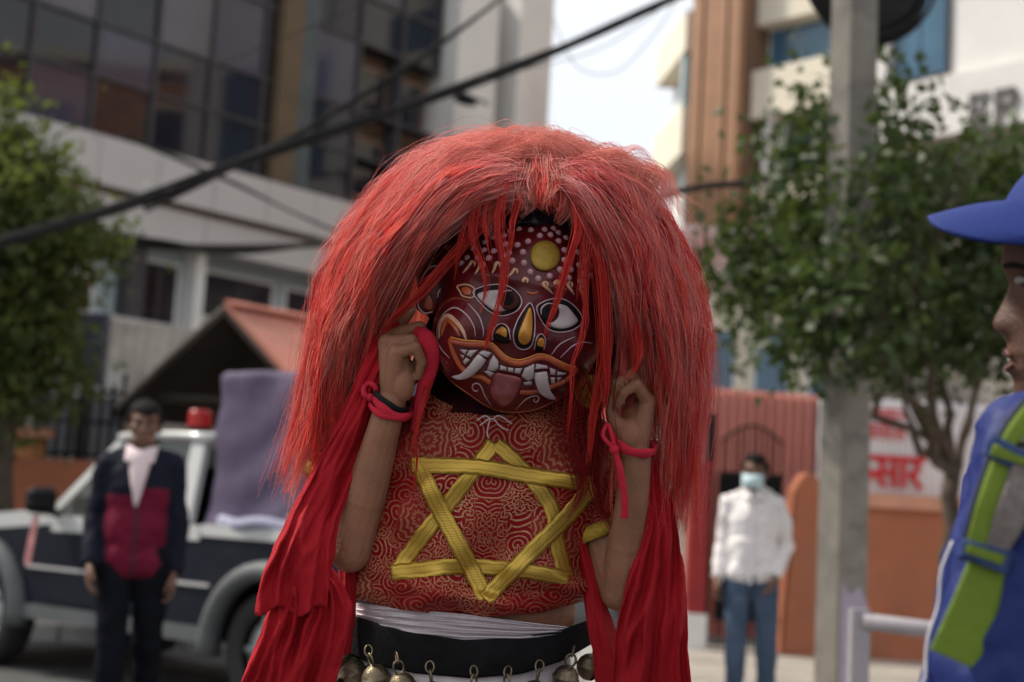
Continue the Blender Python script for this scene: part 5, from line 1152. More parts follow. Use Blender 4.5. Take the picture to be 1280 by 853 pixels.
def bell(px, py, r, dx=0.0):
    u = np.clip((px - 588) / 148., -.985, .985); dd = TDC - .125 * 1.06 * math.sqrt(1 - u * u) - .016; c = Q(px, py, dd); rr = r * PX
    prof = [(0.001, 1.0), (.3, .96), (.62, .79), (.88, .47), (.99, .12), (1.06, .06), (1.06, -.06), (.99, -.12), (.88, -.47), (.62, -.79), (.3, -.96), (.001, -1)]
    tilt = vR * (.35 * u) + vU; tilt /= np.linalg.norm(tilt); a1 = np.cross(tilt, vF); a1 /= np.linalg.norm(a1); a2 = np.cross(tilt, a1)
    b = mesh('bell', lathe([(a * rr, y * rr) for a, y in prof], c, tilt, a1, a2, 28), M_brass, BB, True)
    sd = -vF * .75 - tilt * .55 + vR * .5 * u; sd /= np.linalg.norm(sd); sx = np.cross(sd, tilt); sx /= np.linalg.norm(sx)
    mesh('slot', MB().add(*sphere(c + sd * rr * .9, (rr * .16, rr * .55, rr * .16), ax=[sx, np.cross(sd, sx), sd])).add(*sphere(c + sd * rr * .93 - np.cross(sd, sx) * rr * .3, (rr * .26, rr * .26, rr * .12), ax=[sx, np.cross(sd, sx), sd])), M_slot, b, True)
    rg = c + tilt * (rr + .0075); rot = (px * 13 % 7) * .35; e1 = a1 * math.cos(rot) + a2 * math.sin(rot)
    mesh('ring', tube(np.array([rg + e1 * .0075 * math.cos(t) + tilt * .0095 * math.sin(t) for t in np.linspace(0, 2 * math.pi, 22, endpoint=False)]), .0019, 7, closed=True), M_brass, b, True)
    e2 = np.cross(tilt, e1); rg2 = rg + tilt * .013 + vF * .004
    mesh('link', tube(np.array([rg2 + e2 * .006 * math.cos(t) + (tilt * .8 + vF * .5) * .009 * math.sin(t) for t in np.linspace(0, 2 * math.pi, 20, endpoint=False)]), .0015, 6, closed=True), M_brass, b, True)
for a in [(438, 842, 21), (470, 849, 18), (503, 858, 17), (541, 870, 17), (592, 876, 17), (631, 876, 17), (668, 868, 17), (707, 848, 16.5), (737, 834, 17), (424, 822, 15)]: bell(*a)
for px_, py_, d_ in [(430, 815, .02), (745, 812, .03), (424, 830, .07)]:
    pass
# ================================================================ the mask
MC = (648., 398.)
MO = catmull([(545, 411), (547, 440), (556, 465), (571, 484), (603, 506), (625, 514), (645, 517), (683, 510), (720, 484), (745, 450), (757, 412), (760, 375), (751, 338), (732, 303), (708, 281), (683, 270), (654, 274), (620, 286), (590, 301), (568, 321), (553, 346), (546, 380)], 6, True)
_th = np.arctan2(MO[:, 1] - MC[1], MO[:, 0] - MC[0]); _rr = np.hypot(MO[:, 1] - MC[1], MO[:, 0] - MC[0]); _o = np.argsort(_th); _th, _rr = _th[_o], _rr[_o]
def mrad(th): return np.interp(th, np.concatenate([_th - 2 * math.pi, _th, _th + 2 * math.pi]), np.tile(_rr, 3))
def gs2(x, y, cx, cy, sx, sy, rot=13.):
    c, s = math.cos(math.radians(rot)), math.sin(math.radians(rot)); dx, dy = x - cx, y - cy; return np.exp(-((dx * c + dy * s) / sx) ** 2 - ((-dx * s + dy * c) / sy) ** 2)
def MD(x, y):
    """depth of the mask's surface along each sight line"""
    x = np.asarray(x, float); y = np.asarray(y, float); rho = np.hypot(x - MC[0], y - MC[1]) / mrad(np.arctan2(y - MC[1], x - MC[0]))
    d = -.03 - .118 * np.sqrt(np.clip(1 - np.clip(rho, 0, 1) ** 2.5, 0, 1)) + .3 * np.clip(rho - 1, 0, 1)
    e = np.clip(1.3 - rho, 0, .35) / .35
    b = .011 * gs2(x, y, 612, 343, 42, 8, 10) + .011 * gs2(x, y, 708, 362, 34, 8, 12)                      # brows
    b += .026 * gs2(x, y, 654, 404, 15, 26) + .014 * gs2(x, y, 655, 420, 34, 13) + .008 * gs2(x, y, 627, 414, 10, 12) + .008 * gs2(x, y, 674, 424, 9, 11)   # nose and wings
    b += .02 * gs2(x, y, 577, 410, 25, 30) + .018 * gs2(x, y, 728, 440, 24, 28) + .012 * gs2(x, y, 637, 462, 72, 26) + .012 * gs2(x, y, 628, 500, 40, 14)  # cheeks, mouth, chin
    b -= .007 * gs2(x, y, 622, 376, 26, 13) + .007 * gs2(x, y, 698, 394, 26, 13)
    return d - b * e
mk = thing('festival_mask', 'dark red demon mask with bulging eyes, tusks and a long red wig', 'mask', Q(648, 398, .0))
def lacq(name, c, c2, rough=.3, sc=30): return mat(name, c, rough, .2, sc, .12, 90, c2=c2, coat=.12, spec=.4)
M_mred = mat('red_lacquer', (.115, .004, .007), .34, .2, 14, .2, 70, c2=(.07, .0025, .005), coat=.1, spec=.3, dirt=(.03, .004, .005), dscale=24, damt=.7)
M_mbead = lacq('bead_paint', (.42, .24, .26), (.33, .15, .18)); M_mwhite = lacq('ivory_paint', (.46, .39, .39), (.36, .29, .3), .4)
M_mblack = mat('black_paint', (.008, .006, .007), .45, .2, 30, .1, 90, spec=.12); M_mgold = mat('mustard_gold', (.3, .19, .03), .42, .15, 60, .2, 200, metal=.3)
M_morange = lacq('orange_paint', (.4, .09, .02), (.26, .03, .012), .3, 40); M_myel = lacq('yellow_paint', (.58, .27, .03), (.42, .15, .02), .35, 50)
M_mpink = lacq('line_paint', (.5, .36, .38), (.4, .24, .27), .4); M_mtong = lacq('tongue_paint', (.27, .07, .075), (.13, .014, .022), .25, 35); M_mmouth = lacq('mouth_paint', (.12, .004, .008), (.07, .003, .005))
M_mbrown = mat('iris_paint', (.05, .009, .008), .45, .2, 30, .1, 90, spec=.12); M_mcurl = lacq('curl_paint', (.55, .33, .22), (.4, .18, .1), .4)
nr_, na_ = 90, 180; R_ = []
th = np.linspace(-math.pi, math.pi, na_, endpoint=False)
for k in range(1, nr_ + 1):
    r = (k / nr_) ** .8 * mrad(th); x, y = MC[0] + r * np.cos(th), MC[1] + r * np.sin(th); R_.append(Q(x, y, MD(x, y)))
for g, dd in ((1.0, 0.0), (.99, .04), (.96, .09)):
    x, y = MC[0] + g * mrad(th) * np.cos(th), MC[1] + g * mrad(th) * np.sin(th); R_.append(Q(x, y, np.full(na_, -.03 + dd + .004)))
V = np.concatenate([Q(MC[0], MC[1], MD(*MC)).reshape(1, 3), np.array(R_).reshape(-1, 3)]); F = [(0, 1 + j, 1 + (j + 1) % na_) for j in range(na_)] + [tuple(i + 1 for i in f) for f in gridf(len(R_), na_, False, True)]
fc = mesh('face', (V, F), M_mred, mk, True)
def patch(name, poly, off, puff, m, par=None, smooth=4, rings=7, depth=MD, bevel=.0):
    p = catmull(poly, smooth, True) if smooth else np.concatenate([np.array([lerp(np.array(a, float), np.array(b, float), t) for t in np.linspace(0, 1, 4, endpoint=False)]) for a, b in zip(poly, poly[1:] + poly[:1])])
    c = np.array(poly, float).mean(0); L = []; n = len(p)
    for k in range(1, rings + 1):
        t = k / rings; w = c + (p - c) * t; L.append(Q(w[:, 0], w[:, 1], depth(w[:, 0], w[:, 1]) - off - puff * math.sqrt(max(0, 1 - t ** 2.2))))
    L.append(Q(p[:, 0], p[:, 1], depth(p[:, 0], p[:, 1]) + .003))
    V = np.concatenate([Q(c[0], c[1], depth(c[0], c[1]) - off - puff).reshape(1, 3), np.array(L).reshape(-1, 3)]); F = [(0, 1 + j, 1 + (j + 1) % n) for j in range(n)] + [tuple(i + 1 for i in f) for f in gridf(rings + 1, n, False, True)]
    return mesh(name, (V, F), m, par or mk, True)
def line(name, pts, w, off, m, par=None, flat=.6, depth=MD, closed=False, taper=False):
    p = catmull(pts, 7, closed); n = len(p); T_ = np.linspace(0, 1, n); rad = w / 2 * PX * (np.sin(math.pi * np.clip(T_, .04, .96)) ** .5 if taper else np.ones(n))
    return mesh(name, tube(Q(p[:, 0], p[:, 1], depth(p[:, 0], p[:, 1]) - off), rad, 8, up=-vF, flat=flat, closed=closed), m, par or mk, True)
def zc(pts): return [(560 + a / 6.095, 260 + b / 6.095) for a, b in pts]
def zd(pts): return [(510 + a / 6.56, 320 + b / 6.56) for a, b in pts]
def ze(pts): return [(620 + a / 7.107, 340 + b / 7.107) for a, b in pts]
def zf(pts): return [(540 + a / 6.4, 400 + b / 6.4) for a, b in pts]
# eyes
for outer, white, ic, ir, pc, pr in [
    (zc([(192, 642), (240, 610), (320, 588), (420, 586), (500, 622), (552, 680), (560, 730), (530, 780), (470, 812), (395, 822), (310, 785), (240, 715)]), zc([(222, 662), (330, 628), (430, 632), (500, 668), (530, 715), (515, 752), (450, 782), (370, 790), (295, 745)]), zc([(462, 705)])[0], 12.6, zc([(452, 690)])[0], 8),
    (ze([(362, 330), (410, 272), (515, 240), (620, 252), (715, 325), (768, 412), (762, 458), (665, 522), (525, 532), (430, 475)]), ze([(395, 342), (450, 298), (540, 284), (630, 306), (700, 385), (728, 440), (650, 494), (540, 502), (450, 452)]), ze([(482, 362)])[0], 12.4, ze([(470, 368)])[0], 8.8)]:
    ey = patch('eye', outer, .0015, .003, M_mblack)
    patch('eye_white', white, .004, .0045, M_mwhite, ey)
    patch('iris', [(ic[0] + ir * math.cos(a), ic[1] + ir * math.sin(a)) for a in np.linspace(0, 2 * math.pi, 10, endpoint=False)], .0075, .003, M_mbrown, ey)
    patch('pupil', [(pc[0] + pr * math.cos(a), pc[1] + pr * 1.1 * math.sin(a)) for a in np.linspace(0, 2 * math.pi, 10, endpoint=False)], .010, .002, M_mblack, ey)
    line('eye_rim', outer, 1.6, .0012, M_mpink, ey, closed=True)
    line('glint', [(ic[0] - 9, ic[1] - 9), (ic[0] - 3, ic[1] - 12), (ic[0] + 4, ic[1] - 12)] if ic[0] < 660 else [(ic[0] - 11, ic[1] + 3), (ic[0] - 11, ic[1] - 5), (ic[0] - 4, ic[1] - 11), (ic[0] + 4, ic[1] - 11)], 1.8, .0105, M_mpink, ey, taper=True)
line('eye_corner_leaf', zd([(405, 250), (480, 235), (545, 270), (535, 340), (450, 330), (425, 290)]), 2, .0012, M_mcurl, closed=True)
patch('leaf', zd([(440, 265), (490, 258), (520, 285), (510, 320), (455, 312)]), .001, .001, M_morange)
# nose stripe and nostrils
nl = ze([(300, 278), (240, 350), (185, 450), (155, 560), (178, 655), (240, 690), (308, 662), (340, 560), (345, 440), (335, 340)])
patch('nose_stripe', nl, .0012, .003, M_mblack); ns = patch('nose_gold', ze([(300, 315), (245, 430), (200, 555), (208, 620), (250, 648), (300, 618), (322, 520), (322, 400)]), .004, .004, M_myel); line('nose_rim', nl, 1.7, .0015, M_mpink, closed=True)
for a, b in ((zd([(695, 690), (700, 610), (760, 556), (820, 590), (842, 690), (800, 722)]), zd([(716, 632), (762, 582), (806, 602), (806, 668), (745, 640)])), (ze([(340, 690), (362, 590), (400, 552), (438, 600), (424, 690), (385, 712)]), ze([(366, 650), (376, 602), (408, 586), (430, 612), (420, 668)]))):
    ns = patch('nostril', a, .0012, .002, M_mblack); patch('nostril_gold', b, .0035, .002, M_myel, ns); line('nostril_rim', a[:5], 1.5, .0015, M_mpink, ns)
# mouth
up_l = zf([(148, 162), (250, 188), (380, 198), (480, 214), (540, 268), (600, 320), (680, 346), (760, 332), (850, 300), (930, 312), (1020, 356), (1100, 392), (1152, 402)])
lo_l = zf([(148, 165), (180, 270), (240, 380), (330, 440), (400, 455), (470, 500), (560, 560), (700, 575), (820, 572), (950, 532), (1050, 492), (1120, 436), (1152, 404)])
ua, la = catmull(up_l, 4), catmull(lo_l, 4); G_ = []
for t in np.linspace(0, 1, 9):
    w = lerp(ua, la, t); G_.append(Q(w[:, 0], w[:, 1], MD(w[:, 0], w[:, 1]) - .0025))
mo = mesh('mouth', (np.array(G_).reshape(-1, 3), gridf(9, len(ua))), M_mmouth, mk, True)
line('upper_lip', up_l, 7.5, .004, M_morange, flat=.9); line('lip_edge', [(a, b - 4) for a, b in up_l], 1.6, .006, M_myel)
for seg in (lo_l[:6], lo_l[7:]): line('lower_lip', seg, 7, .004, M_morange, flat=.9)
teeth = [[(220, 236), (287, 240), (266, 280)], [(296, 242), (368, 240), (312, 300), (276, 282)], [(225, 276), (260, 286), (250, 312)], [(271, 300), (306, 320), (266, 360), (246, 335)], [(372, 264), (412, 242), (480, 264), (442, 305), (388, 282)],
         [(492, 278), (532, 330), (532, 390), (490, 414), (440, 402), (462, 330)], [(412, 410), (445, 405), (500, 428), (468, 456)], [(546, 360), (600, 380), (596, 410), (542, 400)], [(609, 380), (655, 388), (650, 422), (605, 412)], [(664, 388), (726, 384), (702, 432), (660, 425)],
         [(820, 350), (815, 470), (770, 490), (716, 452), (740, 385)], [(832, 350), (922, 366), (927, 390), (826, 396)], [(940, 380), (992, 402), (985, 440), (945, 440)], [(1000, 412), (1080, 426), (1060, 440), (1000, 445)], [(945, 460), (986, 460), (985, 510), (952, 510)], [(999, 460), (1040, 460), (1005, 497)], [(730, 500), (800, 490), (800, 520), (740, 522)]]
for t_ in teeth: patch('tooth', zf(t_), .005, .0035, M_mwhite, mo, smooth=0, rings=4)
patch('tongue', zf([(510, 428), (575, 432), (700, 462), (712, 505), (690, 575), (650, 640), (572, 700), (500, 642), (470, 580), (482, 495)]), .007, .006, M_mtong, mo)
def horn(pts, wd, off, lift):
    p = catmull(pts, 10); n = len(p); t = np.linspace(0, 1, n); w = np.interp(t, [0, .15, .5, .85, 1], [wd * .9, wd, wd * .85, wd * .4, 1]); d = MD(p[:, 0], p[:, 1]) - off - lift * np.sin(math.pi * (.15 + .7 * t))
    return mesh('tusk', tube(Q(p[:, 0], p[:, 1], d), w / 2 * PX, 16, up=-vF, flat=.75), M_mwhite, mo, True)
horn(zf([(402, 298), (350, 365), (290, 425), (225, 458), (160, 455)]), 13, .007, .006); horn(zf([(870, 420), (878, 490), (900, 560), (940, 605), (990, 634)]), 16, .007, .006)
# painted scrolls
for pts, w in ((zf([(372, 560), (352, 572), (326, 552), (328, 520), (360, 508), (392, 530), (420, 600), (450, 650), (482, 698)]), 2), (zf([(668, 722), (735, 650), (790, 615), (842, 608), (856, 634), (835, 658), (815, 648), (822, 632)]), 2), (zd([(340, 840), (262, 745), (240, 620), (288, 485), (380, 425), (475, 478), (538, 575), (552, 662)]), 1.8), (zd([(490, 388), (578, 490), (615, 590), (618, 662)]), 1.6), (ze([(490, 740), (570, 642), (705, 575)]), 1.6), (ze([(570, 765), (670, 668), (760, 626), (862, 636)]), 1.6)):
    line('scroll', pts, w, .0008, M_mpink, taper=True)
line('chin_line', zf([(40, 345), (150, 485), (300, 595), (450, 692), (600, 738), (800, 722), (960, 662), (1080, 592)]), 2.5, .0008, M_morange, taper=True)
cf = line('cheek_flame', zd([(256, 680), (268, 570), (322, 492), (400, 545), (450, 615), (478, 690)]), 6, .0012, M_mcurl, taper=True); line('cheek_flame', zd([(275, 660), (300, 580), (335, 530), (395, 590), (425, 660)]), 7, .0008, M_morange, taper=True)
line('cheek_ring', zd([(330, 880), (235, 760), (215, 600), (270, 430), (380, 350), (500, 370)]), 5, .0, lacq('cheek_ring_paint', (.2, .03, .012), (.12, .012, .008)), taper=True)
# brow curls, beads, gold disc
for hd_, tl_ in [((188, 432), (112, 496)), ((262, 440), (205, 506)), ((380, 440), (336, 496)), ((512, 490), (446, 530)), ((590, 560), (560, 555)), ((745, 590), (800, 656)), ((832, 580), (858, 575)), ((930, 592), (962, 664)), ((1025, 622), (1046, 692))]:
    (hx, hy), (tx, ty) = zc([hd_, tl_]); cu = line('brow_curl', [(hx + 2.2, hy + 2), (hx + 2.4, hy - 2), (hx - 1, hy - 3.4), (hx - 3, hy - .5), (lerp(hx, tx, .5) - 1, lerp(hy, ty, .5)), (tx, ty)], 4.2, .001, M_mcurl, taper=True)
beads = zc([(105, 425), (148, 383), (228, 383), (312, 385), (193, 312), (283, 265), (350, 228), (350, 332), (275, 325), (430, 215), (440, 280), (425, 370), (465, 345), (490, 405), (530, 285), (542, 165), (610, 258), (570, 340), (578, 420), (627, 490), (688, 540), (775, 522), (853, 472), (885, 400), (885, 325), (842, 255), (897, 230), (840, 192), (780, 208), (700, 215), (632, 172), (735, 168), (803, 160), (995, 440), (920, 535), (1003, 565), (1040, 325), (1040, 400), (1033, 505), (935, 470), (985, 340), (965, 270), (470, 180), (1090, 440), (1085, 520)])
b0_ = None
for k, (x, y) in enumerate(beads):
    c = Q(x, y, MD(x, y) - .0005)
    if b0_ is None: b0_ = mesh('bead', sphere(c, (.0048, .0034, .0048), 7, 12, ax=[vR, vF, vU]), M_mbead, mk, True); bc0 = c
    else: dup(b0_, mk, c - bc0)
gx_, gy_ = zc([(740, 365)])[0]
patch('forehead_disc', [(gx_ + 19 * math.cos(a), gy_ + 19 * math.sin(a)) for a in np.linspace(0, 2 * math.pi, 20, endpoint=False)], .003, .004, M_mgold, rings=9)
line('third_eye', zc([(600, 640), (645, 655), (690, 640)]), 3, .001, M_morange, taper=True)
# black diadem at the hairline
lowc = catmull([(566, 318), (590, 303), (622, 287), (645, 282), (664, 281), (680, 284), (688, 279), (698, 280), (708, 290), (724, 304), (740, 325)], 5); upc = catmull([(556, 312), (582, 290), (612, 270), (640, 258), (662, 253), (680, 252), (694, 254), (708, 262), (722, 276), (742, 295), (756, 320)], 5)
G_ = [Q(*(lerp(lowc, upc, t).T), -.085 + .035 * t + .0 * lowc[:, 0] - .012 * math.sin(math.pi * t) + .00055 * np.abs(lowc[:, 0] - 668)) for t in np.linspace(0, 1, 8)]
di = mesh('diadem', (np.array(G_).reshape(-1, 3), gridf(8, len(lowc))), lacq('diadem_lacquer', (.018, .018, .024), (.01, .01, .014), .3), mk, True); solid(di, .006)
# ears and earring
ED = lambda x, y: np.full(np.shape(x), -.045) if np.ndim(x) else -.045
ear = patch('ear', zd([(110, 190), (150, 110), (220, 75), (300, 110), (310, 230), (300, 380), (230, 480), (140, 480), (70, 430), (75, 330)]), .0, .012, M_mred, depth=ED)
line('ear_rim', zd([(150, 240), (95, 330), (88, 420), (140, 470), (205, 455)]), 2, .006, M_mpink, ear, depth=ED); line('ear_rim', zd([(120, 180), (165, 108), (225, 82), (290, 112), (292, 180)]), 2, .004, M_mpink, ear, depth=ED)
patch('ear_inner', zd([(170, 270), (212, 385), (195, 445), (132, 418), (148, 330)]), .009, .003, M_morange, ear, depth=ED)
for k in range(2): line('ear_mark', zd([(245 + 22 * k, 345), (250 + 18 * k, 300), (272 + 12 * k, 262)]), 2, .012, M_mwhite, ear, depth=ED, taper=True)
ear2 = patch('ear', [(758, 360), (775, 345), (790, 360), (790, 400), (778, 425), (762, 428), (755, 400)], 0, .012, M_mred, depth=lambda x, y: np.full(np.shape(x), -.02) if np.ndim(x) else -.02)
ec = Q(738, 489, -.055)
er = mesh('earring', lathe([(.021, -.004), (.0225, .002), (.02, .007), (.016, .0065), (.012, .004), (.006, .0035), (.0008, .0035)], ec, -vF * .9 - vU * .15 + vR * .1, vR, vU, 30), mat('earring_gilt', (.3, .19, .03), .75, .2, 60, .2, 200, spec=.08), mk, True); solid(er, .003)
mesh('earring_cord', tube(np.array([Q(748, 440, -.04), Q(744, 462, -.05), ec + vU * .02]), .0016, 6), M_mblack, mk)
for pts in ([(596, 526), (606, 520), (615, 524), (624, 520), (640, 530)], [(613, 523), (609, 540), (611, 548)], [(617, 523), (626, 534), (636, 538)], [(612, 523), (600, 532)]):
    p = np.array(pts, float); mesh('chin_string', tube(catmull(Q(p[:, 0], p[:, 1], -.075), 6), .0011, 6), M_mpink, mk, True)

# ================================================================ the wig
g = np.random.default_rng(21)
MAST = {
 'L': [[(678, 256, -.06), (648, 240, -.115), (602, 254, -.13), (552, 288, -.115), (510, 332, -.08), (488, 388, -.01), (486, 450, .03), (475, 520, .04)],
       [(676, 248, -.04), (640, 222, -.1), (592, 238, -.135), (550, 280, -.135), (515, 335, -.10), (488, 405, -.015), (468, 480, .02), (450, 555, .03)],
       [(675, 235, -.03), (630, 200, -.08), (570, 212, -.12), (520, 260, -.135), (480, 330, -.12), (450, 410, -.055), (428, 490, -.01), (402, 575, .01)],
       [(671, 224, .0), (622, 181, -.03), (557, 190, -.05), (500, 232, -.06), (458, 305, -.06), (426, 392, -.045), (402, 485, -.02), (375, 585, -.01)],
       [(668, 215, .03), (615, 170, .03), (545, 176, .03), (482, 210, .03), (438, 280, .03), (406, 370, .03), (381, 480, .02), (350, 592, .0)],
       [(664, 218, .09), (625, 176, .14), (562, 185, .17), (505, 228, .18), (468, 305, .17), (445, 395, .16), (432, 490, .15), (418, 585, .14)],
       [(662, 225, .14), (640, 185, .21), (600, 195, .26), (570, 250, .28), (555, 330, .27), (548, 420, .26), (545, 510, .25), (545, 600, .24)]],
 'R': [[(684, 254, -.06), (706, 240, -.12), (734, 272, -.135), (760, 330, -.13), (772, 390, -.12), (774, 450, -.08), (760, 530, -.045), (742, 625, -.04)],
       [(681, 248, -.04), (712, 222, -.105), (744, 248, -.13), (776, 310, -.13), (792, 380, -.115), (796, 445, -.05), (784, 530, -.02), (772, 640, -.01)],
       [(680, 235, -.03), (720, 203, -.09), (765, 222, -.12), (798, 290, -.13), (816, 370, -.12), (828, 450, -.09), (834, 540, -.05), (828, 640, -.02)],
       [(676, 222, .0), (720, 192, -.03), (772, 212, -.05), (808, 270, -.055), (835, 345, -.055), (853, 425, -.05), (858, 520, -.03), (846, 640, .0)],
       [(672, 212, .03), (722, 184, .03), (777, 203, .03), (816, 255, .03), (850, 322, .03), (874, 402, .03), (880, 490, .03), (862, 640, .03)],
       [(670, 218, .09), (715, 184, .14), (765, 205, .17), (806, 255, .18), (835, 330, .17), (852, 410, .16), (858, 500, .15), (850, 640, .14)],
       [(668, 225, .14), (690, 185, .21), (715, 200, .26), (735, 255, .28), (748, 335, .27), (752, 425, .26), (752, 515, .25), (750, 640, .24)]]}
for k in MAST: MAST[k] = np.array([catmull(m, 6) for m in MAST[k]])       # 7 x 43 x 3
NP = 24
def guide(side, a, f0, f1):
    """a in 0..1 across the master curves; f0..f1 the stretch used"""
    M_ = MAST[side]; q = a * (len(M_) - 1); i = min(int(q), len(M_) - 2); c = lerp(M_[i], M_[i + 1], q - i); s = np.linspace(f0, min(f1, 1), NP) * (len(c) - 1)
    p = np.stack([np.interp(s, np.arange(len(c)), c[:, k]) for k in range(3)], 1)
    if f1 > 1: t = np.linspace(0, 1, NP) ** 3; p[:, 1] += t * (f1 - 1) * 260; p[:, 0] += t * (f1 - 1) * (-30 if side == 'L' else 8)
    return p
def smooth_rand(n, amp, rough=3):
    k = g.normal(size=(rough, 3)); return np.stack([np.interp(np.linspace(0, 1, n), np.linspace(0, 1, rough), k[:, j]) for j in range(3)], 1) * amp
STR, RAD, TINT = [], [], []
def add_clump(gp, ns, r_root, r_mid, r_tip, rad, tone, wave=3.0, fuzz=.12, sky_fade=.0):
    t = np.linspace(0, 1, NP); env = np.interp(t, [0, .15, .55, 1], [r_root, r_mid, r_mid * .8, r_tip])
    o = g.normal(size=(ns, 3)) * np.array([1, .6, .00125]); o[:, :2] = np.clip(o[:, :2], -2, 2)
    ph = g.uniform(0, 6.28, 3); fr = g.uniform(6, 19)
    wv = np.stack([np.sin(t * fr + ph[0]), .4 * np.sin(t * fr * 1.3 + ph[1]), .0012 * np.sin(t * fr + ph[2])], 1) * wave * (t ** .8)[:, None]
    p = gp[None] + o[:, None] * env[None, :, None] + wv[None]
    fz = g.uniform(size=ns) < fuzz; ph2 = g.uniform(0, 6.28, (ns, 1)); fr2 = g.uniform(8, 22, (ns, 1)); am = np.where(fz, g.uniform(3, 9, ns), g.uniform(.3, 1.6, ns))[:, None] * t[None] ** .7
    p[:, :, 0] += am * np.sin(t[None] * fr2 + ph2); p[:, :, 1] += am * .5 * np.cos(t[None] * fr2 * .8 + ph2 * 2); p[:, :, 2] += am * .0011 * np.cos(t[None] * fr2 + ph2)
    p[:, :, 0] += (g.normal() * 7 * t ** 3)[None]; cut = np.where(fz, g.uniform(.55, 1, ns), g.uniform(.82, 1, ns))                       # uneven ends
    if True:
        s = t[None] * cut[:, None] * (NP - 1); i = np.clip(s.astype(int), 0, NP - 2); f = (s - i)[..., None]; ii = np.arange(ns)[:, None]; p = p[ii, i] * (1 - f) + p[ii, i + 1] * f
    STR.append(p); RAD.append((rad * g.uniform(.65, 1.2, ns))[:, None] * np.interp(t, [0, .7, 1], [1, .95, .35])[None])
    base = tone * g.uniform(.82, 1.12, (ns, 1)); pink = np.array([.98, .62, .64]); fd = (sky_fade * np.clip(1 - t / .6, 0, 1) ** .8)[None, :, None]  # pink roots: faded hair, plus sky light on the crown put into the tint
    TINT.append(base[:, None] * (1 - fd) + pink * fd * g.uniform(.8, 1.1, (ns, 1, 1)))
def tone():
    c = [np.array([.9, .12, .09]), np.array([.96, .25, .14]), np.array([.72, .05, .05]), np.array([.95, .36, .3])][g.choice(4, p=[.32, .33, .17, .18])]; return np.minimum(c * g.uniform(.75, 1.08), .97)
# soft mass under the locks: a ridged sheet of fine hair on each side
def shell(side):
    M_ = MAST[side]; na, ns = 420, 64; V = []; C = []; ctr = np.array([655, 330, .06])
    for i in range(na):
        a = lerp(.0, 1.0, i / (na - 1)); q = a * (len(M_) - 1); k = min(int(q), len(M_) - 2); c = lerp(M_[k], M_[k + 1], q - k); end = .78 + .2 * mnoise.noise(Vector((a * 22, 3.1, 0))) + .08 * mnoise.noise(Vector((a * 90, 1.1, 0)))
        if a < .2: end = min(end, .8)
        sm = np.linspace(.02, end, ns) * (len(c) - 1); p = np.stack([np.interp(sm, np.arange(len(c)), c[:, j]) for j in range(3)], 1)
        n1 = np.array([mnoise.noise(Vector((a * 26 + .6 * math.sin(t * 5), t * 1.6, 7 if side == 'L' else 2))) for t in np.linspace(0, 1, ns)]); n2 = np.array([mnoise.noise(Vector((a * 75 + .5 * math.sin(t * 9), t * 3, 5))) for t in np.linspace(0, 1, ns)])
        sc = .962 + .036 * n1 + .016 * n2; p = ctr + (p - ctr) * np.stack([sc, sc, sc - .07], 1); V.append(p)
        t = np.linspace(0, 1, ns)[:, None]; n3 = np.array([mnoise.noise(Vector((a * 330 + 1.2 * math.sin(t_ * 7), t_ * 4, 9))) for t_ in np.linspace(0, 1, ns)])[:, None]; base = np.array([.98, .44, .36]) * (1 + .4 * n2[:, None] + .35 * n1[:, None] + .5 * n3); pk = np.clip(1.15 - t / .42, 0, 1) * (.85 + .4 * n1[:, None]); C.append(np.clip(base * (1 - pk) + np.array([.98, .62, .63]) * (1 + .3 * n3) * pk, 0.02, .97))  # pk: root pink, part faded hair, part painted sky light
    V = np.array(V).reshape(-1, 3); V[:, 1] += 10 * np.clip((228 - V[:, 1]) / 45, 0, 1) + .0009 * np.clip(np.abs(V[:, 0] - 660) - 35, 0, 170) ** 2 * np.clip((310 - V[:, 1]) / 90, 0, 1); W_ = Q(V[:, 0], V[:, 1], V[:, 2]); return W_, gridf(na, ns), np.array(C).reshape(-1, 3)
SHELLS = [shell(sd) for sd in 'LR']
def red(): return [np.array([.96, .23, .18]), np.array([.98, .34, .26]), np.array([.8, .08, .08])][g.choice(3, p=[.5, .36, .14])] * g.uniform(.85, 1.05)
def coral(): return np.array([.98, .5, .43]) * g.uniform(.85, 1.0)
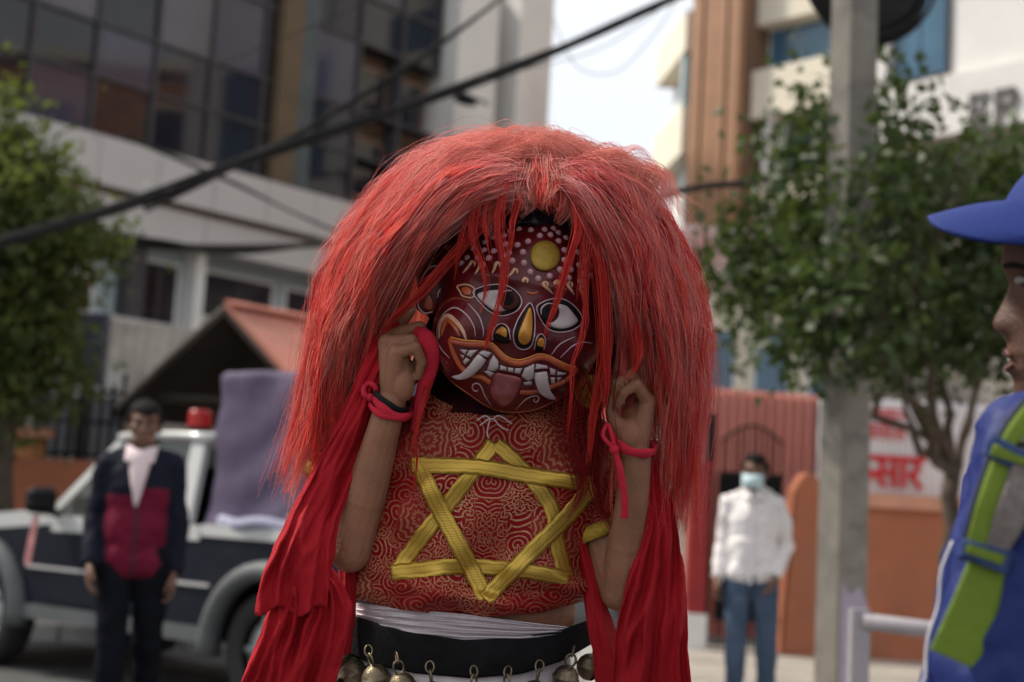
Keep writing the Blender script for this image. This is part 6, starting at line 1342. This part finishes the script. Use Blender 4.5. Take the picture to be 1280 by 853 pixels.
for side in 'LR':
    for k in range(105):     # defined wavy locks
        a = g.uniform(0.02, .72); gp = guide(side, a, g.uniform(0, .3), g.uniform(.6, 1.16)); gp += smooth_rand(NP, np.array([8 if a > .12 else 4, 6, .01]), 9) * np.linspace(.3, 1, NP)[:, None]
        ctr = np.array([655, 330, .05]); gp = ctr + (gp - ctr) * np.array([1.012, 1.012, 1.06]); add_clump(gp, int(g.uniform(14, 34)), g.uniform(2, 5), g.uniform(1.3, 3.2), g.uniform(.4, 1.2), .00052, red(), g.uniform(2, 7), .26, g.uniform(.0, .4))
    for k in range(58):      # fine coral hair over the mass
        a = g.uniform(.02, .74); gp = guide(side, a, g.uniform(0, .25), g.uniform(.6, 1.08)); gp += smooth_rand(NP, np.array([8 if a > .12 else 3, 6, .012]), 6); gp[:, 2] += .006
        add_clump(gp, 28, 10, g.uniform(6, 12) if a > .1 else 5, g.uniform(3, 9), .0003, coral(), 4, .6, g.uniform(.3, 1))
    for k in range(46):
        a = g.uniform(.66, 1); gp = guide(side, a, g.uniform(0, .1), g.uniform(.85, 1.15)); gp += smooth_rand(NP, np.array([7, 5, .015])); add_clump(gp, 24, 9, 6, 3, .0006, red(), 4, .1, .4)
    for k in range(44):      # ragged ends hanging below the mass
        a = g.uniform(.15, .8); gp = guide(side, a, g.uniform(.55, .75), g.uniform(.95, 1.22)); gp += smooth_rand(NP, np.array([8, 5, .012]), 5); add_clump(gp, 16, 5, 4, 1, .00042, red() if g.uniform() < .6 else coral(), 5, .3, 0)
# crown fluff over the parting
for k in range(110):
    x0 = g.uniform(600, 745); s = -1 if x0 < 672 + g.normal() * 32 else 1; z0 = g.uniform(-.07, .12)
    p = np.array([(x0, 232 + 25 * (z0 < -.03), z0), (x0 + s * 6, 208 + g.normal() * 8, z0), (x0 + s * g.uniform(15, 45), 192 + g.normal() * 8, z0 - .02), (x0 + s * g.uniform(45, 95), 205 + g.normal() * 14, z0 - .04), (x0 + s * g.uniform(60, 130), 265 + g.normal() * 20, z0 - .05)]); c = catmull(p, 7); s_ = np.linspace(0, len(c) - 1, NP); gp = np.stack([np.interp(s_, np.arange(len(c)), c[:, j]) for j in range(3)], 1)
    add_clump(gp, 30, 12, g.uniform(3, 12), 5, .00034, coral(), 6, .4, g.uniform(.6, 1))
for k in range(46):           # fringe that falls forward from the crown and hides the parting
    x1 = g.uniform(596, 738); x0 = lerp(672, x1, .35) + g.normal() * 8; ye = 258 + .006 * (x1 - 672) ** 2 + g.normal() * 7
    p = np.array([(x0, 214, .0), (lerp(x0, x1, .3), 194 + g.normal() * 5, -.03), (lerp(x0, x1, .6), 202 + g.normal() * 5, -.08), (lerp(x0, x1, .9), 228 + g.normal() * 5, -.115), (x1, ye - 12, -.13), (x1 + g.normal() * 6, ye + 6, -.135)]); c = catmull(p, 7); s_ = np.linspace(0, len(c) - 1, NP); gp = np.stack([np.interp(s_, np.arange(len(c)), c[:, j]) for j in range(3)], 1)
    add_clump(gp, 26, 9, g.uniform(2, 8), 2.5, .00038, coral() if k % 2 else red(), 5, .3, g.uniform(.3, .9))
for k in range(60):           # airy tuft on top of the head
    x0 = g.uniform(632, 712); sd_ = g.choice([-1, 1]); z0 = g.uniform(-.05, .1); yt = 160 + .004 * (x0 - 662) ** 2 + g.normal() * 7
    p = np.array([(x0, 240, z0), (x0 + g.normal() * 5, 205, z0), (x0 + sd_ * g.uniform(4, 16), yt + 14, z0), (x0 + sd_ * g.uniform(18, 40), yt + 4, z0 - .01), (x0 + sd_ * g.uniform(40, 80), yt + 18 + g.uniform(0, 12), z0 - .03), (x0 + sd_ * g.uniform(60, 110), yt + 55, z0 - .05)]); c = catmull(p, 7); s_ = np.linspace(0, len(c) - 1, NP); gp = np.stack([np.interp(s_, np.arange(len(c)), c[:, j]) for j in range(3)], 1)
    add_clump(gp, 30, 7, g.uniform(6, 13), 7, .00028, coral(), 6, .6, 1.0)
# loose locks over the face and hands
def lock(pts, ns, r, rad=.00055, sky_fade=.0, tn=None, tip=1.0):
    c = catmull(np.array(pts, float), 8); s_ = np.linspace(0, len(c) - 1, NP); gp = np.stack([np.interp(s_, np.arange(len(c)), c[:, j]) for j in range(3)], 1); add_clump(gp, ns, r * 1.6, r, tip, rad, tn if tn is not None else np.array([.82, .09, .07]), 1.5, .08, sky_fade)
F_ = -.172
lock([(640, 200, -.06), (604, 235, -.13), (592, 285, -.15), (602, 322, -.155), (612, 360, -.165), (610, 395, F_)], 22, 3.2)
lock([(650, 205, -.06), (630, 235, -.13), (624, 285, -.155), (630, 325, -.165), (626, 375, F_), (612, 425, -.165), (604, 440, -.16)], 26, 3.5)
lock([(655, 210, -.06), (648, 245, -.13), (641, 285, -.15), (640, 330, -.165)], 18, 3)
lock([(690, 205, -.06), (712, 235, -.12), (723, 280, -.15), (713, 325, -.16), (702, 365, -.168), (694, 400, F_), (690, 425, F_)], 26, 3.2)
lock([(630, 240, -.1), (598, 282, -.13), (560, 325, -.12), (522, 370, -.11), (488, 400, -.085), (470, 425, -.05)], 40, 4.5, sky_fade=.1)
lock([(710, 235, -.1), (740, 300, -.14), (754, 380, -.14), (752, 450, -.13), (738, 520, -.11), (726, 585, -.09)], 44, 6)
lock([(710, 240, -.1), (746, 310, -.14), (754, 400, -.145), (752, 470, -.13), (744, 520, -.11)], 36, 5)
lock([(715, 245, -.1), (733, 330, -.14), (729, 410, -.16), (718, 455, -.165), (722, 500, -.15), (718, 560, -.09)], 9, 2)
lock([(540, 470, -.05), (530, 500, -.075), (520, 540, -.075), (522, 580, -.06), (518, 615, -.05)], 16, 2.2)
lock([(760, 300, -.13), (790, 390, -.13), (800, 450, -.125), (792, 475, -.13)], 26, 5)
lock([(700, 215, -.06), (728, 250, -.12), (737, 300, -.15), (728, 350, -.16), (735, 400, -.155), (728, 440, -.16)], 16, 3.5, .00036, sky_fade=.3)
lock([(690, 205, -.06), (716, 240, -.12), (728, 285, -.15), (722, 335, -.16), (716, 380, -.168)], 12, 3, .00034, sky_fade=.4)
lock([(640, 205, -.06), (615, 240, -.13), (606, 285, -.155), (616, 330, -.165)], 12, 3, .00034, sky_fade=.4)
lock([(630, 215, -.06), (590, 262, -.13), (572, 310, -.14), (560, 355, -.12)], 16, 4, .00036, sky_fade=.3)
lock([(720, 470, -.1), (712, 540, -.07), (728, 600, -.055), (712, 650, -.06)], 40, 9, sky_fade=.0, tn=np.array([.42, .02, .025]))
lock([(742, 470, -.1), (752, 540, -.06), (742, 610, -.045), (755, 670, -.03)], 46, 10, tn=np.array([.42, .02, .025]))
lock([(700, 205, .0), (716, 186, -.02), (740, 178, -.03), (775, 196, -.03), (808, 216, -.03), (822, 258, -.02), (827, 310, .0)], 22, 1.6, .0006)
lock([(770, 215, -.02), (812, 240, -.04), (838, 300, -.05), (842, 380, -.05), (862, 440, -.04)], 30, 3)
for k in range(26):           # ragged tails on both sides
    L_ = k % 2 == 0; x = g.uniform(378, 428) if L_ else g.uniform(828, 872); y = g.uniform(470, 540); dx = g.uniform(-22, 2) if L_ else g.uniform(-14, 8)
    lock([(x + 6, y - 90, -.03), (x, y, -.03), (x + dx * .4, y + 45, -.035), (x + dx, y + g.uniform(80, 120) + (0 if L_ else 50), -.04)], 14, 3.2, .0005, tip=1)
# single flyaway hairs
for k in range(1100):
    side = 'L' if k % 2 else 'R'; gp = guide(side, g.uniform(.15, .75), g.uniform(0, .5), g.uniform(.55, 1.1)); ctr = np.array([655, 330, .0]); gp = ctr + (gp - ctr) * (1 + g.uniform(.0, .085) * np.linspace(.3, 1, NP)[:, None]); gp[:, 1] -= g.uniform(0, 10)
    gp += smooth_rand(NP, np.array([9, 9, .02]), 6); t = np.linspace(0, 1, NP); a_ = g.uniform(2, 9); f_ = g.uniform(8, 26); gp[:, 0] += a_ * t * np.sin(f_ * t); gp[:, 1] += a_ * t * np.cos(f_ * t * 1.1)
    STR.append(gp[None]); RAD.append(np.full((1, NP), .00017)); TINT.append(np.tile(g.choice([1, 0]) * np.array([.25, .22, .25]) + [.62, .12, .1], (1, NP, 1)))
S_ = np.concatenate(STR); Rd = np.concatenate(RAD); Tn = np.concatenate(TINT); NS = len(S_); S_[..., 1] += 10 * np.clip((228 - S_[..., 1]) / 45, 0, 1) + .0009 * np.clip(np.abs(S_[..., 0] - 660) - 35, 0, 170) ** 2 * np.clip((310 - S_[..., 1]) / 90, 0, 1)
W = Q(S_[..., 0], S_[..., 1], S_[..., 2]); T_ = np.gradient(W, axis=1); T_ /= np.linalg.norm(T_, axis=2)[..., None] + 1e-12
ref = -vF + .35 * g.normal(size=(NS, 1, 3)); B_ = np.cross(T_, np.broadcast_to(ref, T_.shape)); B_ /= np.linalg.norm(B_, axis=2)[..., None] + 1e-12; N_ = np.cross(B_, T_)
VV = np.stack([W + Rd[..., None] * (math.cos(a) * B_ + math.sin(a) * N_) for a in (math.pi / 2, math.pi * 7 / 6, math.pi * 11 / 6)], 2)   # NS x NP x 3 x 3
idx = np.arange(NS * NP * 3).reshape(NS, NP, 3); fs = []
for j in range(3): fs.append(np.stack([idx[:, :-1, j], idx[:, 1:, j], idx[:, 1:, (j + 1) % 3], idx[:, :-1, (j + 1) % 3]], -1).reshape(-1, 4))
def hairmat(sheen=0.0):
    m, nt, b = nodes_of('wig_hair'); L = nt.links.new; at = nd(nt, 'ShaderNodeVertexColor', layer_name='tint'); L(at.outputs['Color'], b.inputs['Base Color']); b.inputs['Roughness'].default_value = .5; b.inputs['Specular IOR Level'].default_value = .35; b.inputs['Sheen Weight'].default_value = sheen; b.inputs['Sheen Roughness'].default_value = .5; b.inputs['Sheen Tint'].default_value = (1, .62, .58, 1)
    t = nd(nt, 'ShaderNodeBsdfTranslucent'); L(at.outputs['Color'], t.inputs['Color']); ms = nd(nt, 'ShaderNodeMixShader'); ms.inputs[0].default_value = .6; out = [n for n in nt.nodes if n.type == 'OUTPUT_MATERIAL'][0]; L(b.outputs[0], ms.inputs[1]); L(t.outputs[0], ms.inputs[2]); L(ms.outputs[0], out.inputs[0]); return m
print('strands', NS)
M_wig = hairmat(); M_wigu = hairmat(.7)
for W_, F_s, C_s in SHELLS:
    ws = mesh('wig_underlayer', (W_, F_s), M_wigu, mk, True, C_s); solid(ws, .004)
hw = mesh('wig', (VV.reshape(-1, 3), np.concatenate(fs)), M_wig, mk, True, np.repeat(Tn.reshape(-1, 3), 3, 0)); hw['kind'] = 'stuff'
V, F = sphere(Q(650, 448, .085), (.156, .09, .138), 18, 28, ax=[vR, vF, vU]); mesh('hood', (V, F), mat('dark_filler', (.02, .008, .009), .95, .3, 25, .4, 60, spec=.05), mk, True)  # added dark volume: closes gaps behind the mask, stands in for neck shade
V, F = sphere(Q(652, 335, .115), (.165, .135, .165), 20, 30, ax=[vR, vF, vU]); mesh('wig_cap', (V, F), mat('wig_cap_cloth', (.12, .01, .012), .9, .2, 20), mk, True)
# ================================================================ person in blue, close on the right
BD = 1.5
def U(px, py, dd=0.0):
    px, py, dd = np.broadcast_arrays(np.asarray(px, float), np.asarray(py, float), np.asarray(dd, float)); return P(px, py, BD + dd)
bs = BD / FPX
bm_ = thing('person', 'person in blue tracksuit top and blue cap, seen in profile', 'person', np.array([*U(1375, 640)[:2], 0]))
# head in rows: profile px against row, seen from the side (he faces left)
prof = np.array([(270, 1272), (295, 1256), (320, 1251.5), (333, 1252), (342, 1256), (350, 1260), (357, 1262), (368, 1258), (382, 1251), (396, 1243), (404, 1240), (411, 1241.5), (417, 1248), (422, 1257), (430, 1260), (437, 1257.5), (442, 1256.5), (447, 1261), (451, 1263.5), (456, 1259), (463, 1258), (470, 1263), (477, 1267.5), (485, 1266.5), (494, 1267), (502, 1272), (508, 1282), (513, 1300), (520, 1325), (560, 1330)], float)
rows_y = np.concatenate([np.linspace(258, 330, 10), np.linspace(334, 512, 72), np.linspace(516, 600, 10)]); nh = 72
an = np.linspace(-math.pi, math.pi, nh, endpoint=False); R_ = []
for y in rows_y:
    xf = np.interp(y, prof[:, 0], prof[:, 1]); skull = np.interp(y, [240, 270, 320, 400, 470, 500, 520, 600], [1285, 1268, 1258, 1268, 1274, 1284, 1318, 1325]); back = np.interp(y, [240, 300, 400, 470, 520, 600], [1440, 1482, 1486, 1465, 1440, 1445]); hw_ = np.interp(y, [240, 300, 380, 450, 490, 515, 600], [58, 84, 86, 76, 62, 58, 60])
    base_f = max(xf, skull) if y < 500 else xf; cx = (base_f + back) / 2; rx = (back - base_f) / 2; e = 2.25
    x = cx - rx * np.sign(np.cos(an)) * np.abs(np.cos(an)) ** (2 / e); zdep = hw_ * np.sign(np.sin(an)) * np.abs(np.sin(an)) ** (2 / e)
    sg_ = np.interp(y, [330, 357, 380, 404, 418, 424, 445, 465, 480, 500], [.5, .22, .2, .27, .3, .42, .5, .45, .5, .6]); x += (xf - base_f) * np.exp(-(an / sg_) ** 2)
    soc = 7 * math.exp(-((y - 351) / 9) ** 2); x += soc * (np.exp(-((np.abs(an) - .5) / .22) ** 2))
    R_.append(U(x, np.full(nh, y), -zdep * bs))
V = np.array(R_).reshape(-1, 3); n0 = len(rows_y)
headVF = (V, [tuple(reversed(f)) for f in gridf(n0, nh, False, True)] + [tuple(range(nh)), tuple(reversed(range((n0 - 1) * nh, n0 * nh)))])
HV = V.reshape(n0, nh, 3); sel = np.where(np.abs(an) > 1.75)[0]; sel = np.concatenate([sel[an[sel] > 0], sel[an[sel] < 0]]); rws = [i for i, y in enumerate(rows_y) if 285 < y < 462]; cen = HV.mean(1, keepdims=True)
HH = (cen + (HV - cen) * 1.055)[rws][:, sel]; ho = mesh('hair', (HH.reshape(-1, 3), gridf(len(rws), len(sel))), M_hairblk, bm_, True); solid(ho, .004)
mesh('ear', remesh([sphere(U(1392, 398, -.076), (.016, .008, .03), ax=[vR, vF, vU]), cone(U(1388, 378, -.08), U(1402, 392, -.086), .005, .006), cone(U(1402, 392, -.086), U(1390, 420, -.08), .006, .006)], .003, 2), mat('ear_skin', (.095, .046, .03), .5, .1, 30), bm_, True)
# joints of the body: shoulders turned towards the camera side
nb_ = U(1380, 545); ch = U(1400, 690, .02); pv = U(1420, 1000, .03); shn = U(1318, 592, -.19); shf = U(1440, 590, .2)
eln = U(1246, 838, -.22); wrn = U(1165, 1010, -.2); elf = U(1440, 850, .28); wrf = U(1300, 980, .25)
bparts = [headVF, cone(U(1390, 500), U(1392, 575), .058, .065), cone(ch, pv, .14, .13), cone(shn + (0, 0, -.01), shf + (0, 0, -.01), .06, .06)]
for a, b, c in ((shn, eln, wrn), (shf, elf, wrf)):
    bparts += chain([a, b, c], [.052, .042, .028]); dv = (c - b) / np.linalg.norm(c - b); sd = np.cross(dv, vF); sd /= np.linalg.norm(sd); bparts += hand_parts(c, dv, np.cross(sd, dv), sd)
bb_ = np.array(bm_.location)
for q in (-1, 1):
    hp = pv + vF * .09 * q; knp = np.array([hp[0], hp[1], .48]); ank = np.array([hp[0] + .02, hp[1], .09]); toe = ank + np.array([-.16, 0, -.05]); bparts += chain([hp, knp, ank], [.09, .06, .042]) + chain([ank, toe], [.042, .032])
V, F = remesh(bparts, .0036, 2, .4); mesh('body', (V, F), mat('skin_brown', (.095, .046, .03), .5, .14, 30, .3, 200, sub=.05, spec=.3, c2=(.08, .038, .025)), bm_, True)
mesh('eye', sphere(U(1275, 351, -.04), (.005, .010, .0045), ax=[vR, vF, vU]), mat('eye_shade', (.25, .22, .2), .3), bm_, True); mesh('eyebrow', tube(U([1256, 1264, 1280], [333, 331, 334], [-.02, -.042, -.06]), .0028, 6), M_hairblk, bm_, True)
mesh('lips', MB().add(*tube(U([1259, 1258.5, 1263], [442, 440, 445], [-.0, -.009, -.022]), [.003, .0032, .0015], 8)).add(*tube(U([1259.5, 1260, 1265], [462, 461, 456], [-.0, -.009, -.022]), [.0034, .0036, .0015], 8)), mat('lip', (.13, .05, .042), .4, .1), bm_, True)
mesh('teeth', sphere(U(1265.5, 450, -.006), (.0025, .012, .003), ax=[vR, vF, vU]), M_eyew, bm_, True)
# blue cap
M_cap = mat('cap_cloth', (.007, .021, .14), .75, .1, 12, .25, 240, spec=.25)
def cap_shell():
    V, F = sphere(U(1381, 296), (.108, .095, .1), 26, 40, ax=[vR, vF, vU]); lim = ((V - U(1381, 296)) @ vU) > -.008; return V, [f for f in F if all(lim[i] for i in f)]
cp = mesh('cap', cap_shell(), M_cap, bm_, True); solid(cp, .003, 0)
Vc = []; nu, nv = 18, 27
for i in range(nu):
    s = i / (nu - 1)
    for k in range(nv):
        w = k / (nv - 1) * 2 - 1; lat = w * .088; ed = math.sqrt(max(0, 1 - abs(w) ** 3.6)); xb = 1282 + 62 * w * w; xt = 1282 - 122 * ed + 62 * w * w * 0 + (1 - ed) * 30; x = lerp(xb, xt, s); y = 252 + 20 * s ** 1.2 * 1.0 - 4 * math.sin(math.pi * s) + (52 - 16 * s) * abs(w) ** 2.0
        Vc.append(U(x, y, -lat))
vs = mesh('visor', (np.array(Vc), gridf(nu, nv)), M_cap, cp, True); solid(vs, .0035)
mesh('cap_button', sphere(U(1376, 194), (.008, .008, .004), ax=[vR, vF, vU]), M_cap, cp, True)
# tracksuit top
M_track = mat('tracksuit_blue', (.006, .016, .11), .6, .14, 5, .2, 80, spec=.3)
tp = [cone(ch + vU * .03, pv, .165, .16), cone(shn + (0, 0, -.005), shf + (0, 0, -.005), .076, .076), cone(ch + vU * .06 - vF * .07, U(1400, 900, -.06), .12, .13), cone(U(1388, 548), U(1392, 575), .085, .1)] + chain([shn, eln, wrn], [.079, .066, .05]) + chain([shf, elf, wrf], [.075, .062, .05])
V, F = remesh(tp, .006, 4); V = wrinkle(V, .011, 9, 4.2); V = wrinkle(V, .004, 30, 1.2); jk = mesh('tracksuit_top', (V, F), M_track, bm_, True)
JV = V
def onjacket(px, py, lift=.004):
    """nearest jacket surface on a sight line"""
    d = ray(px, py); d = d / np.linalg.norm(d); rel = JV - vC; t = rel @ d; off = np.linalg.norm(rel - t[:, None] * d, axis=1); ok = off < .008
    if not ok.any(): ok = off < off.min() + .004
    return vC + d * (t[ok].min() - lift)
wpd = -vR * .985 - vF * .17
mesh('piping', tube(wrinkle(np.concatenate([[lerp(shn, eln, t) + wpd * (lerp(.079, .066, t) + .004) for t in np.linspace(.35, 1, 14)], [lerp(eln, wrn, t) + wpd * (lerp(.066, .05, t) + .004) for t in np.linspace(.1, 1, 10)]]), .011, 9, 4.2), .0015, 8), mat('white_piping', (.6, .58, .62), .6, .05), jk, True)
M_track2 = mat('track_trousers', (.02, .03, .16), .7, .2, 8)
lg = []
for q in (-1, 1):
    hp = pv + vF * .09 * q; lg += chain([hp, np.array([hp[0], hp[1], .48]), np.array([hp[0] + .02, hp[1], .12])], [.11, .08, .065])
V, F = remesh(lg, .012, 3); mesh('trousers', (V, F), M_track2, bm_, True)
for q in (-1, 1):
    hp = pv + vF * .09 * q; a = np.array([hp[0] + .02, hp[1], .06]); V, F = remesh([cone(a, a + (-.17, 0, -.01), .05, .042)], .008, 2); V[:, 2] = np.maximum(V[:, 2], .004); mesh('shoe', (V, F), M_blackpl, bm_, True)
# backpack with lime straps
bp_ = thing('backpack', 'backpack with lime green shoulder strap and blue buckles on the person in blue', 'backpack', U(1560, 800, .0))
M_lime = mat('lime_webbing', (.14, .2, .02), .6, .12, 14, .3, 260); M_buck = mat('buckle_blue', (.03, .055, .16), .4, .15); M_mesh = mat('grey_mesh', (.2, .17, .16), .85, .3, 90, .5, 300)
def strap(pts, wd, m, nm, lift, th=.004, par=bp_):
    p = catmull(pts, 8); C_ = np.array([onjacket(a, b, lift) for a, b in p]); ker = np.ones(7) / 7
    Cs = np.stack([np.convolve(np.pad(C_[:, j], 3, mode='edge'), ker, 'valid') for j in range(3)], 1); t = np.gradient(Cs, axis=0); t /= np.linalg.norm(t, axis=1)[:, None]
    sidev = np.cross(t, -vF); sidev /= np.linalg.norm(sidev, axis=1)[:, None]; wd = np.broadcast_to(np.asarray(wd, float), (len(p),)) if np.ndim(wd) == 0 else np.interp(np.linspace(0, 1, len(p)), np.linspace(0, 1, len(wd)), wd)
    V = np.array([Cs + sidev * (v * wd / 2)[:, None] * bs + vF * (.0005 * v * v) for v in np.linspace(-1, 1, 7)]).reshape(-1, 3); o = mesh(nm, (V, gridf(7, len(p))), m, par, True); solid(o, th, 0); return o
strap([(1324, 498), (1286, 538), (1261, 588), (1242, 644), (1226, 692)], [54, 52, 52, 50, 43], mat('strap_edge', (.03, .035, .05), .7), 'strap_edging', .014, .003)
pad = strap([(1345, 505), (1306, 548), (1284, 593), (1262, 648), (1241, 694)], [44, 42, 36, 32, 20], M_mesh, 'shoulder_pad', .010, .008)
strap([(1326, 500), (1288, 540), (1263, 590), (1244, 645), (1228, 692)], [46, 44, 44, 42, 36], M_lime, 'strap', .017, .004)
strap([(1238, 690), (1226, 735), (1212, 780), (1192, 830)], [34, 44, 52, 56], M_lime, 'loose_webbing', .012, .0025)
strap([(1236, 682), (1232, 694), (1228, 708)], [52, 52, 52], M_buck, 'ladder_buckle', .022, .006); strap([(1270, 558), (1264, 572), (1259, 584)], [58, 58, 58], M_buck, 'slider_buckle', .024, .005)
for a, b in (((1234, 687), (1230, 699)),):
    strap([a, ((a[0] + b[0]) / 2, (a[1] + b[1]) / 2), b], 40, M_lime, 'webbing_bar', .027, .003)
strap([(1266, 566), (1264, 571), (1262, 577)], 42, M_lime, 'webbing_bar', .029, .003)
hk = catmull([(1290, 508), (1268, 518), (1256, 535), (1262, 552), (1282, 556), (1300, 548)], 8)
mesh('elastic_cord', tube(np.array([onjacket(a, b, .02) for a, b in hk]), .0028, 8), M_blackpl, bp_, True)
V, F = sphere(U(1585, 790, .02), (.11, .15, .22), 16, 24, ax=[vR, vF, vU]); V = wrinkle(V, .012, 8); mesh('pack', (V, F), mat('pack_cloth', (.05, .055, .06), .75, .2, 8), bp_, True)
